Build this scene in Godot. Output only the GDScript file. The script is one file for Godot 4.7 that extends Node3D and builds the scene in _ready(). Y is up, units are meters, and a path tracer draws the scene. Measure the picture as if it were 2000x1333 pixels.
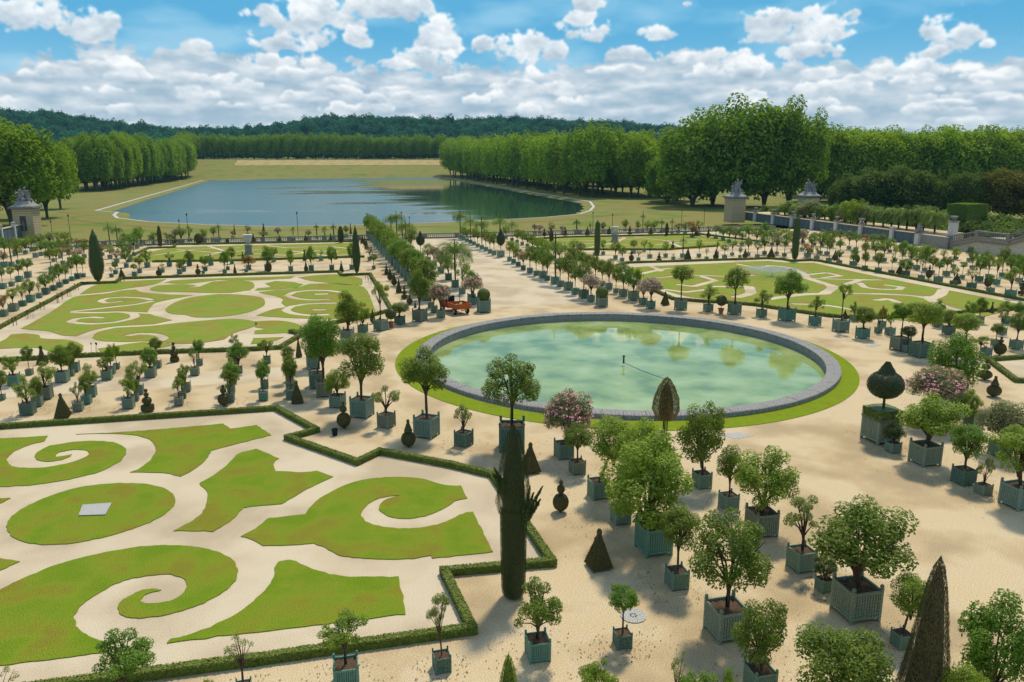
extends Node3D
# A formal garden seen from a terrace: gravel walks, scroll lawns, a round pond, rows of boxed trees, a lake and wooded hills beyond.
# Metres; y up; the camera stands 15 m above the gravel and looks along -z. The garden's long axis is turned by YAW.
const YAW := -0.248233
const AX := Vector2(-0.245692, -0.969348)   # along the garden, away from the palace
const RX := Vector2(0.969348, -0.245692)    # across the garden
const CLOUDS := [[-13.51, 8.39, 4.41, 2.26], [-8.27, 9.61, 4.23, 1.32], [-15.06, 7.21, 2.11, 1.01], [-10.71, 7.75, 1.59, 0.93], [-29.82, 8.05, 2.64, 1.64], [-26.8, 7.65, 2.19, 1.32], [-4.82, 7.44, 2.11, 2.18], [-5.79, 6.32, 2.47, 1.01], [-7.7, 6.1, 1.76, 0.55], [1.23, 7.14, 2.54, 1.56], [4.7, 8.41, 2.11, 1.32], [5.35, 9.98, 1.41, 0.7], [9.92, 7.99, 1.48, 0.62], [18.67, 7.93, 4.23, 1.71], [17.84, 8.58, 1.76, 1.01], [20.85, 7.65, 1.69, 1.09], [19.25, 6.53, 3.7, 0.7], [27.49, 6.8, 1.76, 1.79], [27.23, 6.18, 1.62, 0.62], [29.57, 6.5, 0.56, 0.31], [22.04, 8.77, 0.49, 0.35], [11.85, 9.81, 0.42, 0.23], [-2.1, 7.33, 0.92, 0.78], [24.2, 5.25, 1.76, 0.47], [-20.31, 6.88, 0.78, 0.62], [8.19, 6.84, 1.34, 0.62], [14.46, 6.28, 2.11, 0.86], [-10.23, 11.03, 4.23, 1.56], [-22.75, 11.2, 3.17, 1.17], [10.2, 11.78, 4.93, 1.56]]
const EDGE := [[-39.72, 4.53], [-31.6, 5.08], [-29.97, 5.74], [-28.6, 6.1], [-27.19, 6.53], [-26.08, 6.51], [-24.39, 6.33], [-22.29, 6.73], [-21.07, 6.85], [-20.28, 7.25], [-19.55, 6.67], [-18.62, 6.58], [-17.04, 6.51], [-15.08, 6.83], [-13.12, 6.51], [-11.8, 6.15], [-9.77, 6.06], [-7.02, 5.84], [-4.22, 5.87], [0, 5.95], [2.82, 6.08], [4.57, 6.2], [6.3, 6.57], [7.84, 7.01], [9.73, 6.84], [11.42, 6.93], [13.43, 6.88], [15.41, 6.69], [17.06, 6.26], [18.98, 6.01], [23.27, 5.84], [25.88, 5.78], [26.98, 5.96], [28.92, 5.68], [30.48, 5.82], [31.51, 5.81], [39.63, 5.1]]
const RIDGE := [[-879, 77], [-510, 80], [-422, 76], [-349, 65], [-239, 53], [-160, 52], [-69, 57], [6, 71], [44, 76], [160, 76], [280, 74], [406, 78], [514, 72], [625, 72], [741, 62], [861, 57], [1112, 55], [1314, 49], [1675, 47], [2508, 52]]
const DESC := {"orange": "leafy orange tree", "tallorange": "tall orange tree", "gold": "golden orange tree", "lush": "fresh orange tree", "round": "round orange tree", "open": "loose orange tree", "sparse": "thin young tree", "bare": "bare young tree", "darkbush": "dark shrub", "feather": "feathery grey shrub", "oleander": "pink oleander", "greyoleander": "faded oleander", "spiky": "upright tufted tree", "autumn": "russet shrub", "brown": "straw shrub", "palm": "feather palm", "bigpalm": "great feather palm", "dome": "dark clipped dome", "ball": "clipped box ball", "bigopen": "spreading tree", "openlush": "loose tree"}
const CATEGORY := {"oleander": "oleander", "greyoleander": "oleander", "palm": "palm", "bigpalm": "palm", "ball": "topiary", "dome": "topiary", "darkbush": "shrub", "feather": "shrub", "autumn": "shrub", "brown": "shrub", "sparse": "young tree", "bare": "young tree", "spiky": "young tree"}
const ORD := ["first", "second", "third", "fourth", "fifth", "sixth", "seventh", "eighth", "ninth", "tenth", "eleventh", "twelfth", "thirteenth", "fourteenth", "fifteenth", "sixteenth", "seventeenth", "eighteenth", "nineteenth", "twentieth", "twenty-first", "twenty-second", "twenty-third", "twenty-fourth", "twenty-fifth", "twenty-sixth", "twenty-seventh", "twenty-eighth", "twenty-ninth", "thirtieth", "thirty-first", "thirty-second", "thirty-third", "thirty-fourth", "thirty-fifth", "thirty-sixth", "thirty-seventh", "thirty-eighth", "thirty-ninth", "fortieth", "forty-first", "forty-second", "forty-third", "forty-fourth", "forty-fifth", "forty-sixth", "forty-seventh", "forty-eighth", "forty-ninth", "fiftieth", "fifty-first", "fifty-second", "fifty-third", "fifty-fourth", "fifty-fifth", "fifty-sixth", "fifty-seventh", "fifty-eighth", "fifty-ninth"]
const POND := [8.52, -59.95, 15.95]
const NOZZLE := [8.47, -58.07]
const LAKE := [-128.23, -247.25, -222.04, -580.19, -210.79, -593.17, -194.17, -651.42, -144.63, -685.02, -65.15, -685.02, -45.3, -620.94, 28.55, -298.03, 26.86, -267.54, 23.75, -247.25, 19.32, -231.83, 9.46, -220.05, 0, -212.83, -16.87, -202.03, -37.36, -193.71, -56.91, -189.45, -75.28, -195.17, -93.23, -204.43, -106.49, -216.38, -113.02, -227.77, -118.26, -240.4]
const CART := [-5.66, -77.39]
const NEAR := [[-4.83, -20.24, 0.71], [-2.11, -20.95, 0.45], [0.79, -21.55, 0.85], [3.48, -22.14, 0.51], [5.91, -25.68, 0.77], [6.91, -22.78, 1.21], [7.16, -20.02, 0.78], [8.58, -18.02, 1.25], [11.55, -23.89, 1.65], [11.11, -25.45, 0.45], [10.82, -26.95, 0.93], [10.2, -29.8, 1.28], [9.51, -32.21, 0.67], [8.87, -34.51, 1.13], [5.53, -28.33, 1.86], [3.91, -33.37, 1.19], [4.59, -30.84, 1.23], [3.18, -36.16, 0.74], [2.66, -38.25, 1.4], [0, -39.48, 1.49], [-2.58, -40, 0.68], [-4.71, -41.43, 1.39], [-7.18, -42.99, 0.96], [-8.91, -44.86, 1.47], [-10.77, -46.72, 0.79], [-29.01, -45.23, 0.64], [-29.39, -46.83, 0.44], [-26.36, -45.91, 0.4], [-26.6, -47.33, 0.41], [-23.56, -46.46, 0.49], [-23.86, -47.93, 0.42], [-20.7, -47.01, 0.38], [-17.77, -47.75, 0.58], [20.01, -40.71, 0.93], [19.93, -39.03, 0.59], [20.77, -37.43, 1.58], [21.33, -34.92, 0.92], [21.6, -33.76, 0.42], [22.33, -32.42, 1.33], [25.18, -38.52, 1.52], [24.32, -43.18, 1.77], [27.5, -47.32, 1.64], [26.4, -43, 0.87], [12.26, -22.12, 0.67], [13.14, -18.9, 1.05], [11.33, -17.3, 0.64], [-10.54, -18.81, 0.92], [-7.63, -19.67, 0.55], [-13.81, -18.65, 0.44], [-8.08, -18.22, 0.23], [2.35, -18.63, 0.63], [4.37, -18.27, 0.34], [4.94, -18.23, 0.62], [5.79, -18.33, 0.3]]
const BEDS := [[-32.96, -41.58, -29.05, -42.6, -21.14, -44.41, -14.34, -45.96, -10.95, -42, -12.22, -40.76, -7.75, -37.22, -6.86, -38.7, -3.05, -36.89, -0.94, -35.6, 1.51, -27.16, -2.49, -26.45, -1.29, -22.81, -4.81, -21.96, -7.78, -21.21, -11.44, -20.39, -16.59, -19.2], [-40.88, -57.12, -38.59, -57.73, -33.17, -59.14, -27.66, -60.29, -20.42, -61.3, -18.65, -61.82, -18.14, -66.7, -19.39, -67.72, -18.08, -67.52, -18.35, -69.64, -16.02, -72.13, -14.48, -73.56, -12.06, -77.93, -18.59, -102.94, -22.15, -102.02, -23.18, -105.31, -33.55, -102.94, -49.37, -99.14, -48.51, -95.8, -52.16, -95, -46.1, -69.64, -44.17, -62], [14.07, -101.79, 14.89, -111.72, 16.74, -114.5, 38.79, -119.56, 40.7, -118.33, 41.24, -116.53, 44.44, -117.42, 45.55, -116.53, 55.61, -81.32, 54.47, -79.59, 41.6, -75.81, 37.27, -74.3, 33.24, -74.05, 30.7, -74.8, 28.2, -77.39, 25.22, -80.74, 22.69, -82.21, 20.24, -82.82, 17.45, -84.37, 16.34, -90.09, 14.44, -98.28], [-56.47, -115.95, -59.05, -122.41, -61.25, -133.34, -57.42, -134.5, -59.08, -138.93, -27.81, -144.54, -22.9, -121.76, -38.3, -118.03, -39.64, -117.42], [2.39, -148.21, 10.82, -152.58, 37.61, -157.73, 46.1, -142.76, 35.4, -136.88, 25.52, -131.45, 9.36, -131.45, 3.46, -133.73], [43.48, -59.79, 35.98, -57.88, 34.55, -52.15, 37.89, -51.65]]
const WALKS := [[55.0, 58.6, -70.0, -2.5], [112.6, 116.0, -60.0, 8.5], [112.6, 116.0, 36.0, 90.0], [78.0, 150.8, 13.5, 31.0]]
const STAIR_U := 104.21
const STAIR := [[111.65, 0.94], [105.58, 2.38], [99.64, 2.4], [95.6, 3.87], [79.6, 11.87]]
var rng := RandomNumberGenerator.new()
var M := {}
var L := {}      # shared meshes
var used := {}

class Geo:
	var v := PackedVector3Array()
	var n := PackedVector3Array()
	var c := PackedColorArray()
	var flat := false
	func tri(a: Vector3, b: Vector3, d: Vector3, col := Color.WHITE):
		v.append(a); v.append(d); v.append(b)
		c.append(col); c.append(col); c.append(col)
		if not flat:
			var m := (b - a).cross(d - a).normalized()
			n.append(m); n.append(m); n.append(m)
	func quad(a: Vector3, b: Vector3, d: Vector3, e: Vector3, col := Color.WHITE):
		tri(a, b, d, col); tri(a, d, e, col)
	func striq(a: Vector3, b: Vector3, d: Vector3, e: Vector3, na: Vector3, nb: Vector3, nd: Vector3, ne: Vector3, col: Color):
		v.append_array([a, d, b, a, e, d])
		n.append_array([na, nd, nb, na, ne, nd])
		for i in 6: c.append(col)
	func box(p: Vector3, s: Vector3, b := Basis(), col := Color.WHITE, taper := 1.0):
		var h := s * 0.5
		var q := []
		for y in [-1.0, 1.0]:
			var t: float = taper if y > 0.0 else 1.0
			for k in [[-1, -1], [1, -1], [1, 1], [-1, 1]]:
				q.append(p + b * Vector3(k[0] * h.x * t, y * h.y, k[1] * h.z * t))
		for i in 4:
			var j := (i + 1) % 4
			quad(q[j], q[i], q[i + 4], q[j + 4], col)
		quad(q[7], q[6], q[5], q[4], col)
		quad(q[0], q[1], q[2], q[3], col)
	func tube(p: Array, r: Array, k := 6, col := Color.WHITE, cap := true):
		var rings := []
		var dirs := []
		for i in p.size():
			var d: Vector3 = (p[mini(i + 1, p.size() - 1)] - p[maxi(i - 1, 0)]).normalized()
			var x := d.cross(Vector3(0.31, 0.2, 0.93)).normalized()
			var y := d.cross(x)
			var ring := []
			var dd := []
			for j in k:
				var a := TAU * j / k
				var o := x * cos(a) + y * sin(a)
				dd.append(o); ring.append(p[i] + o * r[i])
			rings.append(ring); dirs.append(dd)
		for i in p.size() - 1:
			for j in k:
				var e := (j + 1) % k
				striq(rings[i][j], rings[i][e], rings[i + 1][e], rings[i + 1][j], dirs[i][j], dirs[i][e], dirs[i + 1][e], dirs[i + 1][j], col)
		if cap:
			var z := p.size() - 1
			for j in k:
				tri(p[z], rings[z][j], rings[z][(j + 1) % k], col)
	func lathe(p: Array, k := 12, at := Vector3.ZERO, col := Color.WHITE, turn := 0.0):   # p: [r, y] upwards
		for i in p.size() - 1:
			var s := Vector2(p[i + 1][0] - p[i][0], p[i + 1][1] - p[i][1])
			if s.length() < 1e-6: continue
			var m := Vector2(s.y, -s.x).normalized()
			for j in k:
				var a := TAU * j / k + turn
				var b := TAU * (j + 1) / k + turn
				var ca := Vector3(cos(a), 0, sin(a))
				var cb := Vector3(cos(b), 0, sin(b))
				var na := ca * m.x + Vector3(0, m.y, 0)
				var nb := cb * m.x + Vector3(0, m.y, 0)
				if k <= 4:
					na = (na + nb).normalized(); nb = na
				striq(at + cb * p[i][0] + Vector3(0, p[i][1], 0), at + ca * p[i][0] + Vector3(0, p[i][1], 0), at + ca * p[i + 1][0] + Vector3(0, p[i + 1][1], 0), at + cb * p[i + 1][0] + Vector3(0, p[i + 1][1], 0), nb, na, na, nb, col)
	func ball(p: Vector3, r: Vector3, k := 10, m := 6, col := Color.WHITE):
		for i in m:
			for j in k:
				var q := []
				var w := []
				for e in [[i, j], [i, j + 1], [i + 1, j + 1], [i + 1, j]]:
					var a: float = PI * e[0] / m
					var b: float = -TAU * e[1] / k
					var d := Vector3(sin(a) * cos(b), cos(a), sin(a) * sin(b))
					q.append(p + d * r); w.append((d / r).normalized())
				striq(q[3], q[2], q[1], q[0], w[3], w[2], w[1], w[0], col)
	func leaf(p: Vector3, t: Vector3, nn: Vector3, l: float, w: float, col: Color):   # a folded rhombus along t, facing nn
		var b := nn.cross(t).normalized() * w * 0.5
		var a := p - t * l * 0.5
		var e := p + t * l * 0.5
		var lift := nn * w * 0.22
		v.append_array([a, e, p + b + lift, a, p - b + lift, e])
		for i in 6: c.append(col)
	func mesh() -> ArrayMesh:
		var a := []
		a.resize(Mesh.ARRAY_MAX)
		a[Mesh.ARRAY_VERTEX] = v
		a[Mesh.ARRAY_COLOR] = c
		if n.size() == v.size():
			a[Mesh.ARRAY_NORMAL] = n
		var m := ArrayMesh.new()
		m.add_surface_from_arrays(Mesh.PRIMITIVE_TRIANGLES, a)
		return m


func _ready():
	var cam := Camera3D.new()
	cam.name = "camera"
	cam.fov = 46.66; cam.near = 0.2; cam.far = 6000.0
	cam.position = Vector3(0, 15, 0); cam.rotation_degrees = Vector3(-13.06, 0, 0)
	add_child(cam); cam.current = true
	var sun := DirectionalLight3D.new()
	sun.name = "sun"
	sun.light_energy = 1.08; sun.light_color = Color(1.0, 0.95, 0.86); sun.light_angular_distance = 6.0
	sun.shadow_enabled = true
	sun.rotation_degrees = Vector3(-60.0, 158.0, 0)
	add_child(sun)
	var env := Environment.new()
	var sm := PanoramaSkyMaterial.new()
	sm.panorama = ImageTexture.create_from_image(make_sky())
	env.background_mode = Environment.BG_SKY
	env.sky = Sky.new(); env.sky.sky_material = sm
	env.background_energy_multiplier = 0.99
	env.tonemap_mode = Environment.TONE_MAPPER_LINEAR
	env.tonemap_exposure = 1.12
	env.sdfgi_enabled = true; env.ssao_enabled = true; env.ssil_enabled = true
	env.fog_enabled = true; env.fog_density = 0.00007; env.fog_light_color = Color(0.55, 0.80, 0.88)
	var we := WorldEnvironment.new()
	we.name = "world"; we.environment = env
	add_child(we)
	materials(); shared_plants(); shared_boxes()
	lake(); ground(); pond()
	lawns([
		[-32.22, -40.52, -28.01, -40.95, -25.66, -41.36, -25.34, -40.52, -25.82, -39.97, -26.02, -39.1, -25.89, -38.26, -25.59, -37.66, -24.92, -36.98, -24.19, -36.75, -23.41, -36.75, -22.78, -37.01, -22.23, -37.45, -21.91, -38.07, -21.95, -38.67, -22.3, -39.1, -22.79, -39.24, -23.28, -39.18, -23.62, -38.87, -23.62, -38.48, -23.42, -38.23, -23.12, -38.34, -22.8, -38.53, -22.75, -38.18, -22.92, -37.8, -23.5, -37.58, -24.11, -37.77, -24.54, -38.26, -24.78, -38.96, -24.68, -39.83, -23.63, -40.42, -22.42, -40.55, -21.29, -40.21, -20.37, -39.33, -19.98, -38.4, -19.85, -37.45, -20.21, -36.22, -20.84, -35.59, -21.51, -35.09, -22.64, -34.62, -23.91, -34.44, -27.66, -34.28],
		[-19.94, -23.75, -18.2, -25.38, -18.05, -25.82, -17.74, -26.38, -17.13, -27.24, -16.33, -27.85, -15.42, -28.32, -14.41, -28.64, -13.25, -28.68, -12.16, -28.48, -11.32, -28.08, -10.68, -27.54, -10.26, -26.88, -10.07, -26.17, -10.16, -25.42, -10.43, -24.84, -10.9, -24.29, -11.43, -23.93, -11.87, -23.71, -12.48, -23.61, -12.91, -23.69, -13.26, -23.93, -13.48, -24.29, -13.57, -24.65, -13.41, -25.03, -13.14, -25.36, -12.78, -25.48, -12.47, -25.38, -12.78, -25.18, -12.95, -24.91, -12.88, -24.65, -12.62, -24.52, -12.22, -24.52, -11.78, -24.78, -11.61, -25.2, -11.64, -25.62, -11.92, -26.1, -12.3, -26.36, -12.78, -26.47, -13.45, -26.35, -13.98, -26.1, -14.39, -25.62, -14.69, -24.97, -14.78, -24.35, -14.66, -23.75, -14.4, -23.29, -14.01, -22.9, -13.43, -22.52, -12.7, -22.21, -12.72, -21.74, -13.36, -21.57, -14.44, -21.33, -15.49, -21.09, -17.67, -20.64],
		[-24.2, -41.64, -21.02, -42.16, -16.71, -43.41, -15.96, -42.56, -14.69, -43.17, -13.3, -41.51, -15.79, -39.1, -15.58, -37.99, -15.65, -36.62, -15.98, -35.63, -16.77, -36.05, -17.69, -36.17, -18.65, -36.17, -18.44, -36.55, -18.38, -37.72, -18.65, -38.96, -19.12, -39.97, -20.08, -41.04, -21.44, -41.64, -23.02, -41.74],
		[-20.95, -30.18, -21.36, -31, -21.45, -31.77, -21.3, -32.67, -20.9, -33.51, -20.3, -34.24, -19.44, -34.69, -18.22, -34.85, -17.02, -34.67, -16.06, -34.17, -15.36, -33.41, -14.99, -32.57, -14.95, -31.77, -15.17, -30.91, -15.63, -30.27, -16.11, -29.74, -16.81, -29.22, -17.5, -28.89, -18.38, -28.77, -19.23, -28.89, -20.04, -29.31, -20.58, -29.74],
		[-13.94, -29.95, -13.6, -30.72, -13.42, -31.57, -13.62, -32.77, -14.02, -33.84, -14.76, -34.81, -14.53, -35.44, -14.31, -36.42, -14.22, -37.85, -14.2, -38.67, -13.5, -39.39, -11.9, -37.99, -12.02, -37.5, -11.63, -36.35, -10.19, -36.17, -9.56, -36.35, -8.63, -35.63, -9.37, -34.4, -9.84, -33.41, -10.23, -32.57, -11.29, -32.32, -11.79, -32.16, -11.83, -31.38, -11.99, -30.63, -12.3, -29.91, -13.13, -29.96],
		[-10.99, -29.48, -10.58, -30.36, -10.4, -31.09, -8.91, -31.51, -8.83, -32.57, -8.39, -33.73, -7.62, -34.85, -6.6, -35.44, -5.49, -35.59, -4.23, -35.32, -3.13, -34.62, -2.39, -34.56, -2.04, -33.15, -2.51, -32.88, -2.93, -32.16, -3.55, -31.47, -4.35, -31.09, -5.13, -31.23, -5.68, -31.75, -5.87, -32.24, -5.73, -32.88, -5.27, -33.38, -4.94, -33.58, -5.45, -33.41, -6.03, -33.09, -6.44, -32.4, -6.5, -31.57, -6.26, -30.96, -5.76, -30.5, -4.9, -30.21, -4.08, -30.18, -3.29, -30.45, -2.66, -30.91, -2.12, -31.57, -1.7, -31.77, -1.25, -30.09, -0.76, -28.16, -3.02, -27.67, -3.15, -27.9, -3.77, -27.65, -4.89, -27.59, -5.89, -27.7, -6.7, -27.93, -7.36, -28.48, -7.89, -28.89, -8.75, -28.72, -9.82, -28.64, -10.25, -29.02],
		[-8.92, -27.17, -8.9, -27.44, -8.43, -27.54, -7.69, -27.02, -6.93, -26.59, -6.14, -26.33, -5.34, -26.28, -4.18, -26.28, -3.83, -24.97, -3.6, -23.87, -4.6, -23.63, -5.85, -23.35, -7.08, -23.07, -8.29, -22.81, -9.47, -22.58, -10.9, -22.21, -10.86, -22.44, -10.44, -22.63, -9.73, -23.29, -9.16, -24.1, -8.86, -25.1, -8.72, -26.03],
		[-27.74, -34.4, -23.12, -33.19, -22.61, -33.15, -22.75, -32.61, -24.59, -30.09],
		[-23.47, -28.56, -19.63, -27.65, -18.74, -27.44, -19.07, -26.76, -20.84, -24.97]], [], M.lawn_near, "lawn")
	lawns([
		[-48.64, -87.82, -50.11, -93.44, -49.87, -95.4, -47.72, -97.44, -43.72, -99.24, -43.42, -94.9, -45.16, -92.01, -46.4, -89.38],
		[-42.67, -96.41, -42.58, -98.07, -38.98, -99.57, -32.9, -100.89, -28.21, -101.79, -28.16, -99.79, -32.11, -98.39, -36.93, -98.39, -39.16, -95.9, -40.92, -95.6],
		[-42.47, -91.73, -42.65, -94.21, -40.4, -95.1, -38.65, -94.6, -37.88, -93.82, -38.65, -92.3, -37.2, -93.24, -37.15, -97.23, -34.56, -98.49, -32.28, -96.92, -30.78, -93.44, -30.41, -90.63, -31.99, -88.77, -34.9, -88.77, -36.82, -89.21, -39.56, -89.47, -41.38, -90.27],
		[-30.17, -95.7, -29.49, -97.65, -27.22, -96.92, -25.28, -94.9, -25.46, -92.67, -27.18, -91.27, -29.7, -90.27, -29.95, -92.01, -28.55, -92.86],
		[-27.42, -100.67, -25.16, -102.94, -22.77, -103.52, -19.35, -100.12, -18.09, -94.6, -20.06, -94.41, -22.63, -96.2, -25.26, -97.96],
		[-44.14, -69.53, -45.77, -76.73, -48.24, -85.49, -47.91, -86.97, -45.92, -88.42, -45.16, -90.45, -43.83, -91.09, -42.04, -89.12, -38.86, -87.82, -35.71, -87.14, -37.25, -84.06, -37.66, -81.84, -36.18, -77.06, -35.33, -76.01, -32.12, -73.26, -33.09, -71.49, -36.16, -70.53, -37.33, -68.72, -37.45, -66.4, -38.99, -66.8, -41.05, -68.46, -42.84, -68.99],
		[-34.98, -78.41, -35.66, -81.25, -35.69, -84.29, -34.96, -86.31, -33.16, -87.99, -30.42, -87.56, -27.75, -85.9, -26.49, -83.51, -25.8, -80.88, -25.96, -78.06, -26.83, -76.07, -28.38, -74.8, -30.43, -74.67, -32.05, -75.94, -33.49, -76.4],
		[-35.82, -65.9, -36.47, -67.93, -35.81, -69.81, -32.76, -70.75, -30.96, -72.07, -27.93, -73.56, -26.21, -73.87, -24.12, -72.66, -23.42, -70.64, -24.34, -67.67, -24.35, -65.17, -25.91, -63.61, -28.06, -63.71, -29.33, -64.55, -30.5, -64.64, -32.06, -64.31, -33.73, -64.45, -34.94, -64.93],
		[-33.31, -61.82, -30.88, -64.08, -29.17, -64.36, -27.78, -63.07, -29.46, -60.96, -32, -59.96],
		[-43.13, -60.45, -42.77, -64.36, -43.53, -67.11, -42.52, -67.52, -41.05, -66.9, -39.93, -65.51, -37.85, -65.12, -36.26, -64.17, -34.97, -62.71, -33.94, -60.45, -35.88, -60.45, -38.5, -62.17, -41.17, -61.82, -42.03, -58.82],
		[-28.95, -89.29, -27.44, -90.63, -25.81, -91.73, -24.63, -95.4, -21.62, -95.9, -17.63, -92.96, -13.58, -77.39, -14.87, -75.11, -15.97, -73.87, -19.55, -74.05, -23.5, -74.99, -24.94, -75.62, -24.24, -78.75, -23.16, -80.02, -24.36, -82.36, -24.88, -84.69, -26.3, -86.72, -28.05, -88.25],
		[-24.12, -72.66, -22.33, -73.08, -20.53, -72.25, -18.9, -70.08, -18.8, -68.35, -20.17, -67.62, -22.4, -67.21, -22.83, -68.56, -22.12, -69.42, -23.31, -70.08],
		[-22.01, -65.66, -19.51, -66.05, -20.02, -64.45, -21.52, -63.43]], [[0.75, [-38.88, -84.29, -40.67, -85.49, -42.91, -86.06, -44.24, -85.33, -44.16, -83.74, -42.89, -82.36, -42.24, -82.97, -41.75, -83.51]], [0.85, [-38.53, -83.51, -39.44, -81.62, -40.94, -80.3, -42.3, -79.1, -44.03, -77.73]], [0.85, [-43.78, -77.26, -41.26, -77.06, -38.88, -77.39, -36.99, -76.07, -36.35, -74.18, -37.06, -72.37, -38.61, -71.67, -40.49, -72.07, -41.5, -72.84, -41.55, -74.05, -40.47, -74.8, -39.33, -74.49]], [0.8, [-38.18, -77.26, -35.9, -76.73]], [0.8, [-33.16, -66.65, -32.63, -67.41, -31.47, -67.31, -30.4, -66.65, -29.64, -65.66, -29.55, -64.69, -30.2, -63.99]], [0.85, [-19.6, -89.29, -21.32, -90.45, -23.44, -90.63, -24.86, -89.29, -25.02, -86.97, -23.45, -85.09, -21.44, -84.29, -19.87, -84.69]], [0.9, [-22.04, -87.9, -20.87, -88.16]], [0.9, [-18.67, -82.36, -21.29, -81.99, -22.77, -80.52, -22.78, -78.41, -21.46, -76.59, -19.73, -75.75, -18.06, -76.07]], [0.9, [-19.99, -78.61, -18.96, -78.61]]], M.lawn_mid, "lawn")
	lawns([
		[16.11, -110.11, 38.12, -117.42, 40.46, -115.37, 44.1, -115.08, 46.87, -102.71, 53.22, -82.21, 48.12, -76.86, 41, -72.13, 37.9, -72.6, 32.89, -75.56, 28.94, -78.48, 23.48, -83.13, 19.32, -86.64, 17.44, -91.92, 15.93, -101.79]], [[1, [19.06, -115.08, 19.96, -109.59, 20.25, -106.53]], [1, [22.1, -109.59, 19.51, -107.03, 16.88, -103.64]], [0.8, [18.67, -100.45, 23.43, -102.71, 27.88, -101.79, 31.8, -102.71]], [1, [20.18, -95, 21.69, -93.44, 25.54, -98.28, 24.56, -101.79]], [1.3, [36.49, -112.27, 38.53, -110.11, 38.6, -105.07, 37.81, -100.45, 38.15, -96.2, 38.16, -93.05, 35.31, -88.33, 32.41, -87.65, 27.14, -84.37]], [1, [38.8, -92.67, 40.55, -95, 43.81, -98.71, 46.39, -98.71]], [0.9, [42.68, -96.2, 41.83, -92.67, 42.96, -91.55, 45.06, -91.18, 46.38, -93.05, 45.14, -94.6]], [1.2, [37.77, -88.68, 42.1, -87.99, 44.54, -86.97, 45.69, -85.01, 48.09, -87.65, 50.31, -91.18]], [1.2, [45.86, -86.31, 44.76, -81.03, 45.39, -76.07]], [1, [39.3, -84.06, 41.01, -85.01, 41.04, -82.52]], [0.9, [38.8, -103.17, 42.09, -105.07, 42.8, -102.25, 39.77, -100.45]], [0.9, [37.84, -100.01, 42.25, -99.14, 46.39, -98.71]], [1, [29.61, -81.91, 32.77, -81.03, 34.9, -77.93]], [1.3, [23.83, -93.44, 28.23, -93.44, 27.08, -88.68, 24.65, -85.98]], [0.9, [32.57, -113.94, 34.22, -109.59, 36.32, -111.72]], [1, [17.91, -91.18, 19.91, -89.38, 22.68, -91.18]]], M.lawn_mid, "lawn")
	lawns([
		[-58.23, -120.49, -58.9, -129.98, -57.63, -136.08, -27.75, -143.2, -23.58, -123.72, -38.5, -118.63, -56.01, -116.24]], [[0.8, [-56.43, -124.39, -53.34, -132.96, -46.37, -135.29]], [0.8, [-56.03, -132.2, -47.19, -127.82, -41.52, -133.73]], [0.9, [-42.97, -138.51, -38.5, -135.29, -32.04, -137.69, -25.66, -132.2]], [0.9, [-42.82, -127.12, -35.47, -124.39, -32.15, -130.71, -28.45, -129.25]], [0.8, [-45.01, -121.76, -38.1, -122.41, -31.27, -120.49]], [0.9, [-37.23, -130.71, -33.12, -127.82, -28.87, -123.72, -25.26, -125.74]], [0.8, [-54.03, -139.34, -47.12, -129.98, -48.12, -123.72]]], M.lawn_mid, "lawn")
	lawns([
		[2.87, -148.21, 6.91, -153.08, 36.59, -157.73, 44.53, -143.64, 24.67, -131.45, 8.65, -133.73, 3.62, -140.18]], [[0.9, [5.77, -149.16, 15.21, -147.28, 24.36, -151.09]], [0.9, [7.25, -140.18, 16.5, -141.89, 23.28, -138.51]], [0.9, [23.84, -154.09, 28.52, -147.28, 36.57, -149.16]], [0.9, [25.36, -140.18, 31.73, -144.54, 39.65, -142.76]], [0.9, [13.12, -135.29, 18.55, -143.64, 21.72, -153.08]], [0.9, [29.04, -136.08, 28.52, -147.28]]], M.lawn_mid, "lawn")
	hedge([-32.96, -41.58, -29.05, -42.6, -21.14, -44.41, -14.34, -45.96, -10.95, -42, -12.22, -40.76, -7.75, -37.22, -6.86, -38.7, -3.05, -36.89, -0.94, -35.6, 1.51, -27.16, -2.49, -26.45, -1.29, -22.81, -4.81, -21.96, -7.78, -21.21, -11.44, -20.39, -16.59, -19.2], 0.3, 0.3, 520, "low clipped box hedge zigzagging round the near scroll lawn", true)
	hedge([-40.88, -57.12, -38.59, -57.73, -33.17, -59.14, -27.66, -60.29, -20.42, -61.3, -18.65, -61.82, -18.14, -66.7, -19.39, -67.72, -18.08, -67.52, -18.35, -69.64, -16.02, -72.13, -14.48, -73.56, -12.06, -77.93, -18.59, -102.94, -22.15, -102.02, -23.18, -105.31, -33.55, -102.94, -49.37, -99.14, -48.51, -95.8, -52.16, -95, -46.1, -69.64, -44.17, -62], 0.32, 0.3, 150, "low box hedge framing the middle lawn on the left", true)
	hedge([14.07, -101.79, 14.89, -111.72, 16.74, -114.5, 38.79, -119.56, 40.7, -118.33, 41.24, -116.53, 44.44, -117.42, 45.55, -116.53, 55.61, -81.32, 54.47, -79.59, 41.6, -75.81, 37.27, -74.3, 33.24, -74.05, 30.7, -74.8, 28.2, -77.39, 25.22, -80.74, 22.69, -82.21, 20.24, -82.82, 17.45, -84.37, 16.34, -90.09, 14.44, -98.28], 0.32, 0.3, 150, "low box hedge framing the lawn beyond the pond on the right", true)
	hedge([-56.61, -116.24, -59.05, -122.41, -61.42, -133.73, -57.58, -134.89, -59.25, -139.34, -28.08, -144.99], 0.34, 0.3, 60, "low box hedge at the back of the far left lawn", false)
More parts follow.
